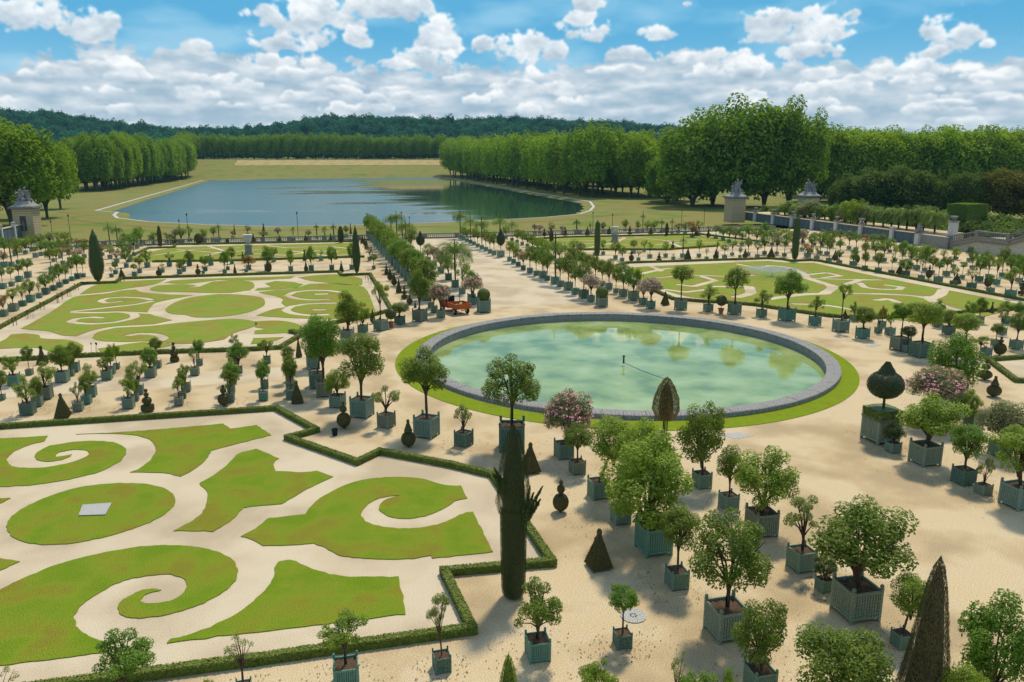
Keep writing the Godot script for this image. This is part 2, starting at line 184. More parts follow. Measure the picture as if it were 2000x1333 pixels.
	hedge([-52.71, -115.95, -39.64, -117.42, -38.3, -118.03, -22.9, -121.76], 0.34, 0.3, 60, "low box hedge along the front of the far left lawn", false)
	hedge([2.39, -148.21, 10.82, -152.58, 37.73, -158.26, 46.1, -142.76], 0.34, 0.3, 60, "low box hedge at the back of the far right lawn", false)
	hedge([3.46, -133.73, 9.36, -131.45, 25.52, -131.45, 35.4, -136.88], 0.34, 0.3, 60, "low box hedge along the front of the far right lawn", false)
	hedge([43.48, -59.79, 35.98, -57.88, 34.55, -52.15, 37.89, -51.65], 0.32, 0.3, 300, "corner of a low box hedge at the right frame edge", false)
	forest(); undergrowth(60.0, 190.0, 114.61, 158.61, 420)
	tree_row("plane tree in the front row right of the lake, %s from the garden", "plane trees right of the lake", false, [[60.98, -1, -333.99, 25.33, 15.96, 0.07, 0], [58.7, -1, -345.89, 27.84, 15.55, 0.1, 0], [55.96, -1, -355.86, 24.29, 16.21, 0.12, 1], [54.8, -1, -368.72, 24.72, 16.62, 0.1, 1], [52.23, -1, -380.05, 25.53, 18.89, 0.09, 0], [48.02, -1, -389.09, 26.03, 15.68, 0.12, 1], [44.68, -1, -400.79, 25.35, 18.3, 0.09, 1], [43.78, -1, -410.07, 25.41, 17.22, 0.08, 0], [39.62, -1, -422.43, 24.47, 17.96, 0.08, 1], [39.06, -1, -433.29, 24.96, 18.16, 0.07, 0], [35.71, -1, -443.91, 25.19, 17.15, 0.1, 1], [34.52, -1, -454.89, 24.92, 15.56, 0.08, 1], [29.95, -1, -465.41, 25.96, 16.05, 0.09, 0], [27.09, -1, -475.4, 28.72, 16.51, 0.1, 0], [25.34, -1, -485.42, 28.81, 18.59, 0.09, 1], [21.65, -1, -498.04, 27.4, 19.1, 0.08, 0], [21.84, -1, -508.67, 26.26, 15.34, 0.07, 0], [18.8, -1, -519.36, 29.19, 17.73, 0.09, 0], [14.43, -1, -529.94, 25.24, 15.53, 0.08, 1], [12.59, -1, -542.68, 27.41, 17.78, 0.09, 0], [10.39, -1, -551, 28.47, 17.04, 0.12, 0], [7.48, -1, -562.02, 27.33, 16.23, 0.09, 1], [5.51, -1, -575.16, 27.43, 15.43, 0.08, 0], [3.01, -1, -584.91, 27.15, 16.41, 0.09, 0], [1.02, -1, -596.04, 27.17, 19.13, 0.1, 1], [-3.15, -1, -607.05, 25.88, 16.2, 0.11, 0], [-4.97, -1, -616.83, 29.06, 18.03, 0.11, 1], [-7.05, -1, -627.44, 29.15, 16.74, 0.09, 0], [-9.05, -1, -638, 29.94, 18.14, 0.07, 1], [-11.69, -1, -649.01, 28.71, 15.56, 0.08, 1], [-15.98, -0.75, -660.47, 27.62, 16.96, 0.11, 0], [-20.25, 0, -672.32, 29.8, 15.79, 0.11, 0], [-21.25, 0.66, -683.44, 29.9, 16.16, 0.1, 0], [-23.77, 1.32, -694.12, 29.55, 19.19, 0.09, 0]])
	tree_row("plane tree in the second row right of the lake, %s from the garden", "plane trees right of the lake", false, [[48.94, -1, -330.51, 27.73, 18.98, 0.1, 0], [44.27, -1, -343.41, 29.5, 19.15, 0.08, 1], [40.53, -1, -358.97, 28.08, 16.92, 0.11, 1], [39.64, -1, -371.45, 29.52, 17, 0.07, 1], [35.43, -1, -384.83, 29.59, 18.6, 0.07, 0], [33.61, -1, -398.82, 27.96, 15.8, 0.1, 1], [28.07, -1, -412.22, 26.55, 17.4, 0.09, 0], [24.53, -1, -424.88, 27.33, 17.62, 0.09, 1], [22.99, -1, -437.99, 27.83, 16.55, 0.08, 0], [19.78, -1, -452.67, 29.07, 17.89, 0.09, 1], [16.59, -1, -465.3, 30.3, 17.45, 0.09, 1], [12.79, -1, -477.19, 28.83, 19.49, 0.09, 1], [9.53, -1, -489.47, 29.84, 16.06, 0.12, 1], [8.16, -1, -503.55, 29.29, 19.05, 0.07, 0], [3.66, -1, -516.89, 27.09, 19.05, 0.1, 0], [1.41, -1, -531.84, 30.67, 15.97, 0.1, 1], [-1.12, -1, -544.83, 26.75, 19.23, 0.12, 0], [-5.21, -1, -557.83, 29.84, 17.93, 0.11, 1], [-8.49, -1, -571.69, 30.52, 16.31, 0.09, 0], [-12.59, -1, -583.04, 28.05, 17.96, 0.12, 1], [-13.76, -1, -597.42, 28.04, 17.16, 0.1, 1], [-17.95, -1, -609.43, 29.84, 17.91, 0.09, 1], [-22.56, -1, -623.68, 27.02, 19.44, 0.12, 1], [-25.26, -1, -637.01, 27.18, 16.4, 0.08, 1], [-27.29, -1, -651.45, 27.5, 16.31, 0.08, 0], [-29.89, -0.42, -662.6, 30.01, 17.63, 0.12, 1], [-34.54, 0.37, -675.04, 30.4, 16.17, 0.12, 0], [-38.33, 1.21, -688.47, 31.58, 16.53, 0.11, 0]])
	tree_row("plane tree in the third row right of the lake, %s from the garden", "plane trees right of the lake", true, [[33.05, -1, -328.86, 31.39, 20.15, 0.11, 1], [29.19, -1, -345.85, 29.58, 18.46, 0.08, 1], [23.36, -1, -361.81, 27.84, 20.14, 0.08, 1], [19.93, -1, -379.19, 28.97, 16.97, 0.07, 0], [17.12, -1, -395.77, 28.57, 19.75, 0.07, 0], [13.05, -1, -414.59, 28.28, 18.69, 0.09, 0], [7.87, -1, -431.47, 30.66, 20.11, 0.1, 1], [3.38, -1, -446.72, 29.77, 17.05, 0.09, 1], [0.7, -1, -464.03, 31.54, 18.9, 0.07, 0], [-2.72, -1, -481.1, 30.49, 17.58, 0.11, 1], [-9.46, -1, -499.18, 28.53, 17.62, 0.08, 0], [-12.1, -1, -515.97, 32.12, 17.79, 0.07, 0], [-16.05, -1, -532.73, 30.33, 17.32, 0.08, 0], [-19.84, -1, -549.35, 28.2, 17.59, 0.1, 0], [-24.82, -1, -565.36, 28.89, 20.5, 0.11, 0], [-27.48, -1, -582.58, 28.65, 17.32, 0.11, 1], [-33.32, -1, -601.68, 29.53, 18.92, 0.07, 1], [-37.84, -1, -617.62, 30.16, 18.49, 0.1, 1], [-40.27, -1, -636.01, 29.86, 16.99, 0.07, 1], [-45.7, -0.74, -653.16, 31.43, 18.03, 0.1, 1], [-48.33, 0.2, -668.69, 29.08, 18.5, 0.07, 1], [-52.46, 1.31, -686.62, 30.98, 18.96, 0.09, 0]])
	tree_row("tree in the front row at the head of the lake, %s along", "trees at the head of the lake", true, [[-312.54, 13.5, -795.97, 24.83, 15.41, 0.08, 1], [-303.2, 13.5, -798.55, 21.42, 16.68, 0.08, 1], [-292.64, 13.5, -799.39, 21.81, 18.29, 0.08, 1], [-285.76, 13.5, -802.96, 24.51, 15.12, 0.11, 1], [-273.93, 13.5, -805.26, 23.88, 15.45, 0.1, 1], [-264.4, 13.5, -807.38, 24.5, 18.35, 0.08, 1], [-256.38, 13.5, -807.06, 21.98, 18.16, 0.12, 1], [-245.47, 13.5, -811.63, 24.49, 14.82, 0.08, 1], [-235.83, 13.5, -812.87, 23.21, 15.69, 0.09, 1], [-226.09, 13.5, -816.49, 21.53, 15.01, 0.08, 1], [-215.83, 13.5, -817.4, 24.85, 17.11, 0.09, 1], [-208.61, 13.5, -820.79, 22.67, 18.33, 0.08, 1], [-198.09, 13.5, -820.67, 23.93, 15.69, 0.1, 1], [-187.64, 13.5, -825.67, 24.34, 15.05, 0.12, 1], [-179.9, 13.5, -825.55, 23.96, 16.19, 0.11, 1], [-169.25, 13.5, -827.59, 23.59, 14.62, 0.07, 1], [-159.63, 13.5, -832.15, 22.06, 16.86, 0.1, 1], [-151.31, 13.5, -833.26, 23, 17.6, 0.08, 1], [-139.58, 13.5, -834.18, 22.25, 17.36, 0.1, 1], [-130.76, 13.5, -836.3, 23.88, 16.58, 0.12, 1], [-121.25, 13.5, -838.75, 23.37, 16.58, 0.09, 1], [-110.38, 13.5, -842.01, 21.66, 16.91, 0.08, 1], [-100.86, 13.5, -843.1, 23.59, 14.61, 0.11, 1], [-93.6, 13.5, -846.46, 24.47, 15, 0.08, 1], [-81.27, 13.5, -848.08, 22.42, 16.97, 0.11, 1], [-73.83, 13.5, -851.57, 22.92, 14.41, 0.1, 1], [-63.2, 13.5, -851.51, 21.68, 16.1, 0.12, 1], [-52.98, 13.5, -854.27, 22.11, 15.09, 0.11, 1]])
	tree_row("tree in the back row at the head of the lake, %s along", "trees at the head of the lake", true, [[-311.69, 13.5, -782.92, 23.26, 15.57, 0.1, 1], [-298.24, 13.5, -783.17, 24.6, 15.07, 0.08, 1], [-288.76, 13.5, -787.24, 24.99, 14.94, 0.08, 1], [-275.61, 13.5, -789.75, 23.78, 16.74, 0.1, 1], [-266.32, 13.5, -792.11, 23.42, 15.49, 0.1, 1], [-252.25, 13.5, -795.38, 23.86, 15.85, 0.09, 1], [-242.06, 13.5, -796.39, 25.86, 16.58, 0.1, 1], [-230.55, 13.5, -799.32, 25.54, 16.79, 0.1, 1], [-220.44, 13.5, -801.3, 27.08, 17.8, 0.11, 1], [-209.19, 13.5, -805.3, 26.69, 15.06, 0.07, 1], [-197.87, 13.5, -808.45, 26.59, 15.11, 0.07, 1], [-186.97, 13.5, -808.58, 26.72, 14.41, 0.1, 1], [-175.14, 13.5, -811.9, 27.12, 15.97, 0.08, 1], [-163.86, 13.5, -816.73, 25.28, 15.77, 0.07, 1], [-153.17, 13.5, -816.41, 27.22, 16.14, 0.11, 1], [-141.59, 13.5, -821.92, 24.65, 17.13, 0.07, 1], [-129.56, 13.5, -821.98, 24.11, 15.81, 0.1, 1], [-119.35, 13.5, -825.22, 24.8, 15.24, 0.07, 1], [-107.75, 13.5, -826.99, 25, 15.8, 0.12, 1], [-95.05, 13.5, -830.61, 26.81, 15.98, 0.12, 1], [-85.09, 13.5, -834.35, 24.75, 16.44, 0.07, 1], [-72.45, 13.5, -836.16, 26.76, 16.7, 0.1, 1], [-62.18, 13.49, -838.03, 23.39, 17.91, 0.1, 1], [-49.87, 13.5, -841.9, 24.18, 16.47, 0.12, 1]])
	tree_row("tree at the far bend of the right row, %s from the garden", "plane trees right of the lake", true, [[-22.65, 1.25, -693.17, 26.6, 18.98, 0.07, 1], [-27.05, 2.13, -707.14, 29.13, 16.49, 0.08, 1], [-29.44, 2.83, -718.66, 29.81, 19.19, 0.12, 1], [-32.21, 4.47, -733.89, 29.66, 19.25, 0.11, 1], [-35.07, 5.96, -746.71, 29.32, 19.44, 0.07, 1], [-38.42, 7.38, -758.74, 25.81, 18.05, 0.08, 0], [-41.43, 8.95, -772.62, 27.24, 15.86, 0.07, 0], [-46.26, 10.43, -786.38, 28.05, 18.86, 0.1, 1], [-47.83, 11.63, -800.07, 24.54, 15.77, 0.11, 0], [-50.08, 12.48, -811.75, 24.44, 17.91, 0.08, 0]])
	tree_row("tree in the front row left of the lake, %s from the garden", "trees left of the lake", false, [[-214.25, -1, -392.04, 24.97, 19.36, 0.1, 1], [-215.9, -1, -400.43, 26.62, 18.31, 0.12, 1], [-217.96, -1, -411.24, 26.83, 16.42, 0.07, 1], [-222.2, -1, -421.27, 27.55, 15.59, 0.11, 0], [-223.13, -1, -430.13, 24.62, 18.91, 0.1, 0], [-224.61, -1, -441.23, 27.82, 18.29, 0.09, 1], [-228.66, -1, -450.79, 25.01, 16.02, 0.09, 1], [-229.56, -1, -459.55, 28.42, 17.14, 0.11, 1], [-232.87, -1, -468.46, 26.15, 17.7, 0.11, 1], [-233.42, -1, -480.28, 25.02, 17.48, 0.08, 0], [-236.46, -1, -489.59, 26.85, 18.07, 0.1, 0], [-239.49, -1, -498.79, 27.73, 18.75, 0.07, 1], [-241.55, -1, -508.32, 26.87, 16.48, 0.11, 0], [-243.02, -1, -517.25, 26.36, 17.54, 0.08, 0], [-244.43, -1, -528.13, 25.39, 17.39, 0.11, 1], [-246.6, -1, -539.66, 28.35, 17.39, 0.08, 0], [-250.42, -1, -547.15, 25.67, 18.4, 0.09, 1], [-250.93, -1, -557.35, 28.29, 17.76, 0.09, 1], [-254.04, -1, -567.32, 28.76, 18.23, 0.11, 1], [-256.46, -1, -577.18, 25.37, 18.09, 0.11, 1], [-258.01, -1, -587.22, 29.06, 15.66, 0.09, 1], [-260.45, -0.91, -595.72, 25, 16.93, 0.11, 1], [-263.21, -0.26, -606.26, 26.37, 17.96, 0.09, 0], [-263.71, 0.31, -615.91, 27.01, 16.95, 0.09, 0], [-268.25, 1, -626.69, 27.98, 15.53, 0.11, 0], [-268.16, 1.62, -637.24, 27.4, 16.72, 0.11, 0]])
	tree_row("tree in the second row left of the lake, %s from the garden", "trees left of the lake", false, [[-202.37, -1, -392.43, 29.31, 18.09, 0.09, 1], [-204.21, -1, -405.27, 26.21, 19.52, 0.08, 1], [-206.16, -1, -418.82, 29.36, 20.37, 0.09, 1], [-208.9, -1, -428.54, 29.75, 17.01, 0.09, 0], [-210.98, -1, -439.42, 29.95, 16.37, 0.1, 1], [-215.38, -1, -452.38, 29.72, 18.14, 0.08, 0], [-216.16, -1, -465.63, 26.44, 16.81, 0.09, 1], [-218.47, -1, -476.07, 30.07, 20.15, 0.1, 1], [-221.15, -1, -487.69, 30.5, 18.18, 0.11, 1], [-225.4, -1, -498.06, 27.99, 18.77, 0.08, 1], [-228.31, -1, -510.63, 26.95, 18.43, 0.1, 1], [-231.5, -1, -523.2, 28.31, 19.7, 0.1, 1], [-231.51, -1, -534.54, 29.65, 18.34, 0.08, 1], [-235.1, -1, -546.9, 26.94, 19.29, 0.1, 0], [-237.33, -1, -556.88, 29.84, 20.29, 0.09, 1], [-241.25, -1, -569.66, 28.2, 18.99, 0.09, 1], [-243.71, -1, -579.48, 28.44, 16.54, 0.08, 1], [-246.68, -1, -593.26, 28.71, 16.96, 0.11, 0], [-247.55, -0.54, -605.41, 30.49, 19.57, 0.11, 1], [-251.83, 0.1, -615.37, 29.1, 19.11, 0.1, 0], [-253.17, 0.79, -626.8, 27.61, 17.99, 0.09, 0], [-255.93, 1.47, -637.89, 29.14, 16.93, 0.09, 1]])
	tree_row("tree at the far bend of the left row, %s from the garden", "trees left of the lake", true, [[-268.63, 1.5, -635.07, 25.58, 19.21, 0.1, 0], [-271.73, 2.34, -648.87, 26.31, 18.99, 0.11, 0], [-275.5, 3.22, -663.04, 27.8, 18.82, 0.08, 1], [-278.47, 4.94, -675.82, 26.46, 17.99, 0.08, 1], [-282.45, 6.55, -689.34, 27.78, 17.85, 0.09, 1], [-287.28, 8.31, -704.21, 28.12, 18.8, 0.11, 1], [-289.7, 9.61, -716.15, 24.8, 15.71, 0.08, 1], [-294.75, 11.02, -730.01, 26.11, 18.22, 0.09, 1], [-299.48, 12.02, -741.57, 27.8, 15.6, 0.1, 1], [-300.99, 12.86, -755.18, 24.87, 16.46, 0.09, 1], [-304.72, 13.41, -769.9, 25.82, 19.38, 0.1, 1], [-309.76, 13.5, -782.96, 25.03, 16.4, 0.07, 0]])
	big_tree(60.26, -1, -267.81, 29.33, 25.18, 0.03, "tree", "rounded left shoulder of the tall plane group, drooping low", "")
	big_tree(69.27, -1, -276.54, 33.24, 25.96, 0.04, "tree", "second of the tall plane trees behind the right gate pier", "")
	big_tree(74.28, -1, -265.24, 36.48, 30.31, 0.05, "tree", "tallest plane tree right behind the gate pier", "")
	big_tree(84.23, -1, -267.81, 33.02, 24.9, 0.05, "tree", "darker plane tree between the two tallest crowns", "")
	big_tree(91.57, -1, -265.24, 35.53, 24.64, 0.05, "tree", "tall open crowned plane tree behind the second gate pier", "")
	big_tree(55.99, -1, -289.37, 17.42, 17.19, 0.02, "tree", "low drooping tree in front of the lake side row", "")
	big_tree(63.05, -1, -306.82, 24.61, 19.27, 0.03, "tree_bright", "tree closing the right row beside the tall planes", "")
	big_tree(56.88, -1, -330.43, 23.67, 23.72, 0.04, "tree_bright", "broad tree before the end of the right row", "")
	big_tree(114.81, -1, -300, 28.64, 22.7, 0.03, "tree", "tree of the wood behind the terrace wall, first counted from the tall planes", "wood behind the terrace")
	big_tree(123.23, -1, -300, 27.31, 25.17, 0.03, "tree_bright", "tree of the wood behind the terrace wall, second counted from the tall planes", "wood behind the terrace")
	big_tree(131.64, -1, -300, 27.21, 21.79, 0.03, "tree_bright", "tree of the wood behind the terrace wall, third counted from the tall planes", "wood behind the terrace")
	big_tree(140.06, -1, -300, 27.84, 23.73, 0.03, "tree_bright", "tree of the wood behind the terrace wall, fourth counted from the tall planes", "wood behind the terrace")
	big_tree(148.48, -1, -300, 25.23, 21.69, 0.03, "tree", "tree of the wood behind the terrace wall, fifth counted from the tall planes", "wood behind the terrace")
	big_tree(156.9, -1, -300, 27.43, 24.24, 0.03, "tree_bright", "tree of the wood behind the terrace wall, sixth counted from the tall planes", "wood behind the terrace")
	big_tree(165.32, -1, -300, 27.62, 26.22, 0.03, "tree_bright", "tree of the wood behind the terrace wall, seventh counted from the tall planes", "wood behind the terrace")
	big_tree(173.74, -1, -300, 27.8, 21.62, 0.03, "tree", "tree of the wood behind the terrace wall, eighth counted from the tall planes", "wood behind the terrace")
	big_tree(182.16, -1, -300, 26.81, 22.51, 0.03, "tree_bright", "tree of the wood behind the terrace wall, ninth counted from the tall planes", "wood behind the terrace")
	big_tree(190.58, -1, -300, 27.07, 21.98, 0.03, "tree", "tree of the wood behind the terrace wall, tenth counted from the tall planes", "wood behind the terrace")
	big_tree(199, -1, -300, 27.31, 22.72, 0.03, "tree", "tree of the wood behind the terrace wall, eleventh counted from the tall planes", "wood behind the terrace")
	big_tree(207.42, -1, -300, 27.62, 24.26, 0.03, "tree", "tree of the wood behind the terrace wall, twelfth counted from the tall planes", "wood behind the terrace")
	big_tree(124.85, -1, -335, 29.86, 22.01, 0.03, "tree", "tree of the wood behind the terrace wall, thirteenth counted from the tall planes", "wood behind the terrace")
	big_tree(134.66, -1, -335, 28.64, 25.69, 0.03, "tree_bright", "tree of the wood behind the terrace wall, fourteenth counted from the tall planes", "wood behind the terrace")
	big_tree(144.48, -1, -335, 28.99, 22.55, 0.03, "tree", "tree of the wood behind the terrace wall, fifteenth counted from the tall planes", "wood behind the terrace")
	big_tree(154.3, -1, -335, 29, 26.18, 0.03, "tree", "tree of the wood behind the terrace wall, sixteenth counted from the tall planes", "wood behind the terrace")
	big_tree(164.11, -1, -335, 26.65, 22.75, 0.03, "tree_bright", "tree of the wood behind the terrace wall, seventeenth counted from the tall planes", "wood behind the terrace")
	big_tree(173.93, -1, -335, 29.79, 21.83, 0.03, "tree", "tree of the wood behind the terrace wall, eighteenth counted from the tall planes", "wood behind the terrace")
	big_tree(183.75, -1, -335, 29.32, 26.15, 0.03, "tree_bright", "tree of the wood behind the terrace wall, nineteenth counted from the tall planes", "wood behind the terrace")
	big_tree(193.56, -1, -335, 29.1, 25.81, 0.03, "tree", "tree of the wood behind the terrace wall, twentieth counted from the tall planes", "wood behind the terrace")
	big_tree(203.38, -1, -335, 30.1, 23.57, 0.03, "tree_bright", "tree of the wood behind the terrace wall, twenty-first counted from the tall planes", "wood behind the terrace")
	big_tree(213.2, -1, -335, 28.7, 22.77, 0.03, "tree_bright", "tree of the wood behind the terrace wall, twenty-second counted from the tall planes", "wood behind the terrace")
	big_tree(223.01, -1, -335, 28.08, 22.76, 0.03, "tree_bright", "tree of the wood behind the terrace wall, twenty-third counted from the tall planes", "wood behind the terrace")
	big_tree(232.83, -1, -335, 29.77, 24.09, 0.03, "tree_bright", "tree of the wood behind the terrace wall, twenty-fourth counted from the tall planes", "wood behind the terrace")
	big_tree(242.65, -1, -335, 29.54, 22.13, 0.03, "tree_bright", "tree of the wood behind the terrace wall, twenty-fifth counted from the tall planes", "wood behind the terrace")
	big_tree(99.59, -1, -225.21, 13.5, 17.64, 0, "tree_dark", "dark round chestnut behind the low house", "")
	big_tree(107.73, -1, -221.1, 14.1, 17.32, 0, "tree_dark", "dark chestnut standing above the house chimneys", "")
	big_tree(124.44, -1, -219.05, 13.03, 13.49, 0, "tree_dark", "round topped dark chestnut above the stair", "")
	big_tree(117.93, -1, -221.1, 10.54, 10.84, 0, "tree_dark", "small dark chestnut between two larger ones", "")
	big_tree(131.42, -1, -213.41, 13.9, 13.74, 0, "tree_olive", "brownish chestnut at the head of the stair", "")
	big_tree(134.01, -1, -206.73, 13.2, 15.92, 0, "tree_olive", "brown tinged chestnut at the right frame edge", "")
	big_tree(97.48, -1, -233.42, 9.65, 11.45, 0, "tree_dark", "dark low tree beside the second gate pier", "")
	big_tree(-119.96, -1, -190.82, 25.96, 22.92, 0.12, "tree", "huge spreading tree beside the left gate pier", "")
	big_tree(-126.65, -1, -217.51, 22.1, 14.32, 0.12, "tree", "tree right of the huge spreading tree by the left gate", "")
	big_tree(-145, -1, -257.03, 21.03, 13.02, 0.12, "tree_bright", "bright tree at the start of the left row", "")
	big_tree(-143.05, -1, -210.32, 27.86, 26.55, 0.12, "tree", "large tree beyond the left frame edge", "")
	far_balustrade(150.6, -47.29, 95.6)
	gate_pier(Vector3(54.33, -0.4, -195.08), 3.7, 5.73, 3.6, -YAW, 1, "tall pale gate pier with carved group before the plane trees")
	gate_pier(Vector3(77.26, -0.4, -208.89), 3.9, 5.31, 3.6, -YAW, 2, "gate pier with carved group rising behind the terrace shrubs")
	gate_pier(Vector3(-94.29, -0.3, -155.11), 3.6, 5.63, 3.3, -YAW - 0.1, 3, "gate pier with niche and carved group under the huge tree")
	urn(Vector3(-41.77, 0, -125.4), 1.41, "stone urn on pedestal in the far left lawn")
	urn(Vector3(18.87, 0, -145.44), 1.2, "white stone urn on pedestal before the far right lawn")
	terrace_wall(103.61, 176.63, 117.71, 1.95, 1.0, "long grey blue panelled terrace wall with sandy coping on the right")
	post(Vector3(58.37, 0, -191.43), 0.85, 2.4, 1, "pale stone post of the terrace wall, nearest the right gate pier", -YAW)
	post(Vector3(60.27, 0, -183.95), 0.85, 2.4, 1, "pale stone post of the terrace wall, second from the right gate pier", -YAW)
	post(Vector3(62.12, 0, -176.64), 0.85, 2.4, 1, "pale stone post of the terrace wall, third from the right gate pier", -YAW)
	post(Vector3(63.97, 0, -169.35), 0.85, 2.4, 1, "pale stone post of the terrace wall, behind the dark pencil cypress", -YAW)
	post(Vector3(65.91, 0, -161.67), 0.85, 2.4, 1, "pale stone post of the terrace wall, before the low house", -YAW)
	post(Vector3(67.77, 0, -154.35), 0.85, 2.4, 3, "pale stone post of the terrace wall, carrying a square lantern head", -YAW)
	post(Vector3(69.9, 0, -145.94), 0.85, 2.4, 0, "pale stone post of the terrace wall, hidden among the terrace palms", -YAW)
	post(Vector3(71.52, 0, -139.56), 1.0, 2.04, 2, "stone post with a seated statue at the end of the terrace wall", -YAW)
	post(Vector3(74.41, 0, -134.24), 1.1, 4.42, 1, "pale stone post with vase at the foot of the stair", -YAW)
	var low := thing("low_wall", Vector3.ZERO, 0.0, "grey stone wall between the seated statue and the stair", "wall")
	var lg := Geo.new(); beam(lg, at(117.56, 103.91), at(111.1, 103.91), 0.5, 1.87); part("wall_body", lg.mesh(), M.grey_stone, low)
	lg = Geo.new(); beam(lg, at(117.56, 103.91, 1.87), at(111.1, 103.91, 1.87), 0.7, 0.14); part("coping", lg.mesh(), M.white_stone, low)
	stairs()
	var tg := Geo.new(); tg.box(at(147.17, 108.71, 0.92), Vector3(9, 1.95, 58.92), Basis(Vector3.UP, -YAW)); structure("terrace", tg.mesh(), M.sand)
	terrace_wall(-53.79, 171.32, 60, 2.4, -1.0, "grey blue panelled wall running from the left gate pier")
	post(Vector3(-93.19, 0, -148.74), 0.6, 3.0, 0, "white stone post of the side wall, nearest the left gate pier", -YAW)
	post(Vector3(-91.57, 0, -142.34), 0.6, 3.0, 0, "white stone post of the side wall, at the left frame edge", -YAW)
	house(Vector3(112.36, 0.4, -238.33))
	terrace_plant(63.06, 1.85, -189.59, 1.72, 2.23, "open", 0, "bushy shrub on the terrace, first from the right gate pier")
	terrace_plant(63.35, 1.85, -185.75, 3.18, 2.63, "palm", 1, "bushy shrub on the terrace, second from the right gate pier")
	terrace_plant(64.82, 1.85, -185.5, 3.38, 2.63, "open", 2, "bushy shrub on the terrace, third from the right gate pier")
	terrace_plant(65.19, 1.85, -182.14, 2.93, 2.59, "palm", 3, "bushy shrub on the terrace, fourth from the right gate pier")
	terrace_plant(65.52, 1.85, -178.83, 3.13, 2.82, "feather", 4, "bushy shrub on the terrace, fifth from the right gate pier")
	terrace_plant(66.02, 1.85, -176.14, 4.28, 2.93, "feather", 5, "bushy shrub on the terrace, sixth from the right gate pier")
	terrace_plant(66.86, 1.85, -174.45, 3.34, 2.13, "lush", 6, "bushy shrub on the terrace, seventh from the right gate pier")
	terrace_plant(67.87, 1.85, -173.29, 3.44, 2.21, "palm", 7, "bushy shrub on the terrace, eighth from the right gate pier")
	terrace_plant(67.93, 1.85, -169.73, 3.3, 2.02, "open", 8, "bushy shrub on the terrace, ninth from the right gate pier")
	terrace_plant(68.88, 1.85, -168.57, 3.5, 2.4, "lush", 9, "bushy shrub on the terrace, tenth from the right gate pier")
	terrace_plant(69.06, 1.85, -165.54, 3.53, 2.3, "feather", 10, "bushy shrub on the terrace, eleventh from the right gate pier")
	terrace_plant(69.41, 1.85, -163.07, 4.83, 2.39, "gold", 11, "bushy shrub on the terrace, twelfth from the right gate pier")
	terrace_plant(69.88, 1.85, -160.96, 4.84, 2.07, "gold", 12, "bushy shrub on the terrace, thirteenth from the right gate pier")
	terrace_plant(70.72, 1.85, -159.79, 3.99, 2.51, "feather", 13, "bushy shrub on the terrace, fourteenth from the right gate pier")
	terrace_palm(71.59, 1.85, -157.81, 4.78, 2.72, 14, "palm on the terrace, first in line towards the stair")
	terrace_palm(71.96, 1.85, -154.59, 4.48, 2.91, 15, "palm on the terrace, second in line towards the stair")
	terrace_palm(72.41, 1.85, -152.13, 4.28, 2.6, 16, "palm on the terrace, third in line towards the stair")
	terrace_palm(73.16, 1.85, -150.83, 5.1, 2.45, 17, "palm on the terrace, fourth in line towards the stair")
	terrace_palm(73.42, 1.85, -148.15, 5.08, 3.01, 18, "palm on the terrace, fifth in line towards the stair")
	terrace_palm(74.24, 1.85, -146.32, 4.65, 2.42, 19, "palm on the terrace, sixth in line towards the stair")
	terrace_palm(75, 1.85, -145.21, 6.08, 2.75, 20, "palm on the terrace, seventh in line towards the stair")
	terrace_palm(75.07, 1.85, -141.37, 5.08, 2.83, 21, "palm on the terrace, eighth in line towards the stair")
	crown_bush(95.97, -168.51, 6.29, 5.56, "tall clipped green hedge block behind the stair")
	lamp_post(Vector3(-85.92, -0.9, -148.44), 4.49, "short black post on the meadow behind the left gate pier")
	lamp_post(Vector3(-82.97, -0.9, -149.19), 5.47, "tall black post at the left end of the balustrade")
	lamp_post(Vector3(-64.31, -0.9, -153.92), 4.16, "shorter black post of the pair before the lake")
	lamp_post(Vector3(-62.87, -0.9, -154.28), 5.31, "taller black post of the pair before the lake")
	lamp_post(Vector3(-42.91, -0.9, -159.34), 5.27, "single tall black post before the middle of the lake")
	lamp_post(Vector3(-22.76, -0.9, -164.45), 4.93, "black post seen against the lake above the avenue palms")
	lamp_post(Vector3(-21.22, -0.9, -164.84), 3.96, "short black post beside the avenue opening")
	lamp_post(Vector3(-2.51, -0.9, -169.58), 4.69, "black post behind the palms right of the avenue")
	lamp_post(Vector3(17.75, -0.9, -174.72), 4.24, "black post at the right corner of the lake")
	lamp_post(Vector3(22.16, -0.9, -175.83), 3.83, "brown post on the meadow behind the white urn")
	lamp_post(Vector3(38.27, -0.9, -179.92), 4.46, "black post at the edge of the right meadow")
	lamp_post(Vector3(43.69, -0.9, -181.29), 4.49, "black post nearest the right gate pier")
	far_statue(Vector3(-188.12, 13.5, -808.46), 3.98)
	tall_cypress(0.05, -24.98, 0.92, 6.38)
	conifer(10.65, -17.91, 1.63, 5.35, "brown_conifer", "tall dark brown conifer pointing up at the lower right")
	conifer(-0.09, -17.87, 1.04, 2.63, "young_conifer", "small yellow green conifer tip at the bottom edge")
	egg_cypress(7.63, -37.43, 2.25, 4.5, 0.63)
	cypress(-51.2, -97.02, 1.7, 6.49, "spindle", "leaning spindle shaped dark cypress behind the middle left lawn")
	cypress(-20.55, -104.11, 1.08, 6.4, "spindle", "narrow dark cypress at the right end of the far left bed")
	cypress(13.11, -121.76, 0.94, 5.71, "pencil", "pencil thin dark cypress beyond the right avenue trees")
	cypress(42.29, -118.03, 1.07, 6.67, "pencil", "dark pencil cypress at the back corner of the right lawn")
	bucket(Vector3(-9.81, 0, -41.5))
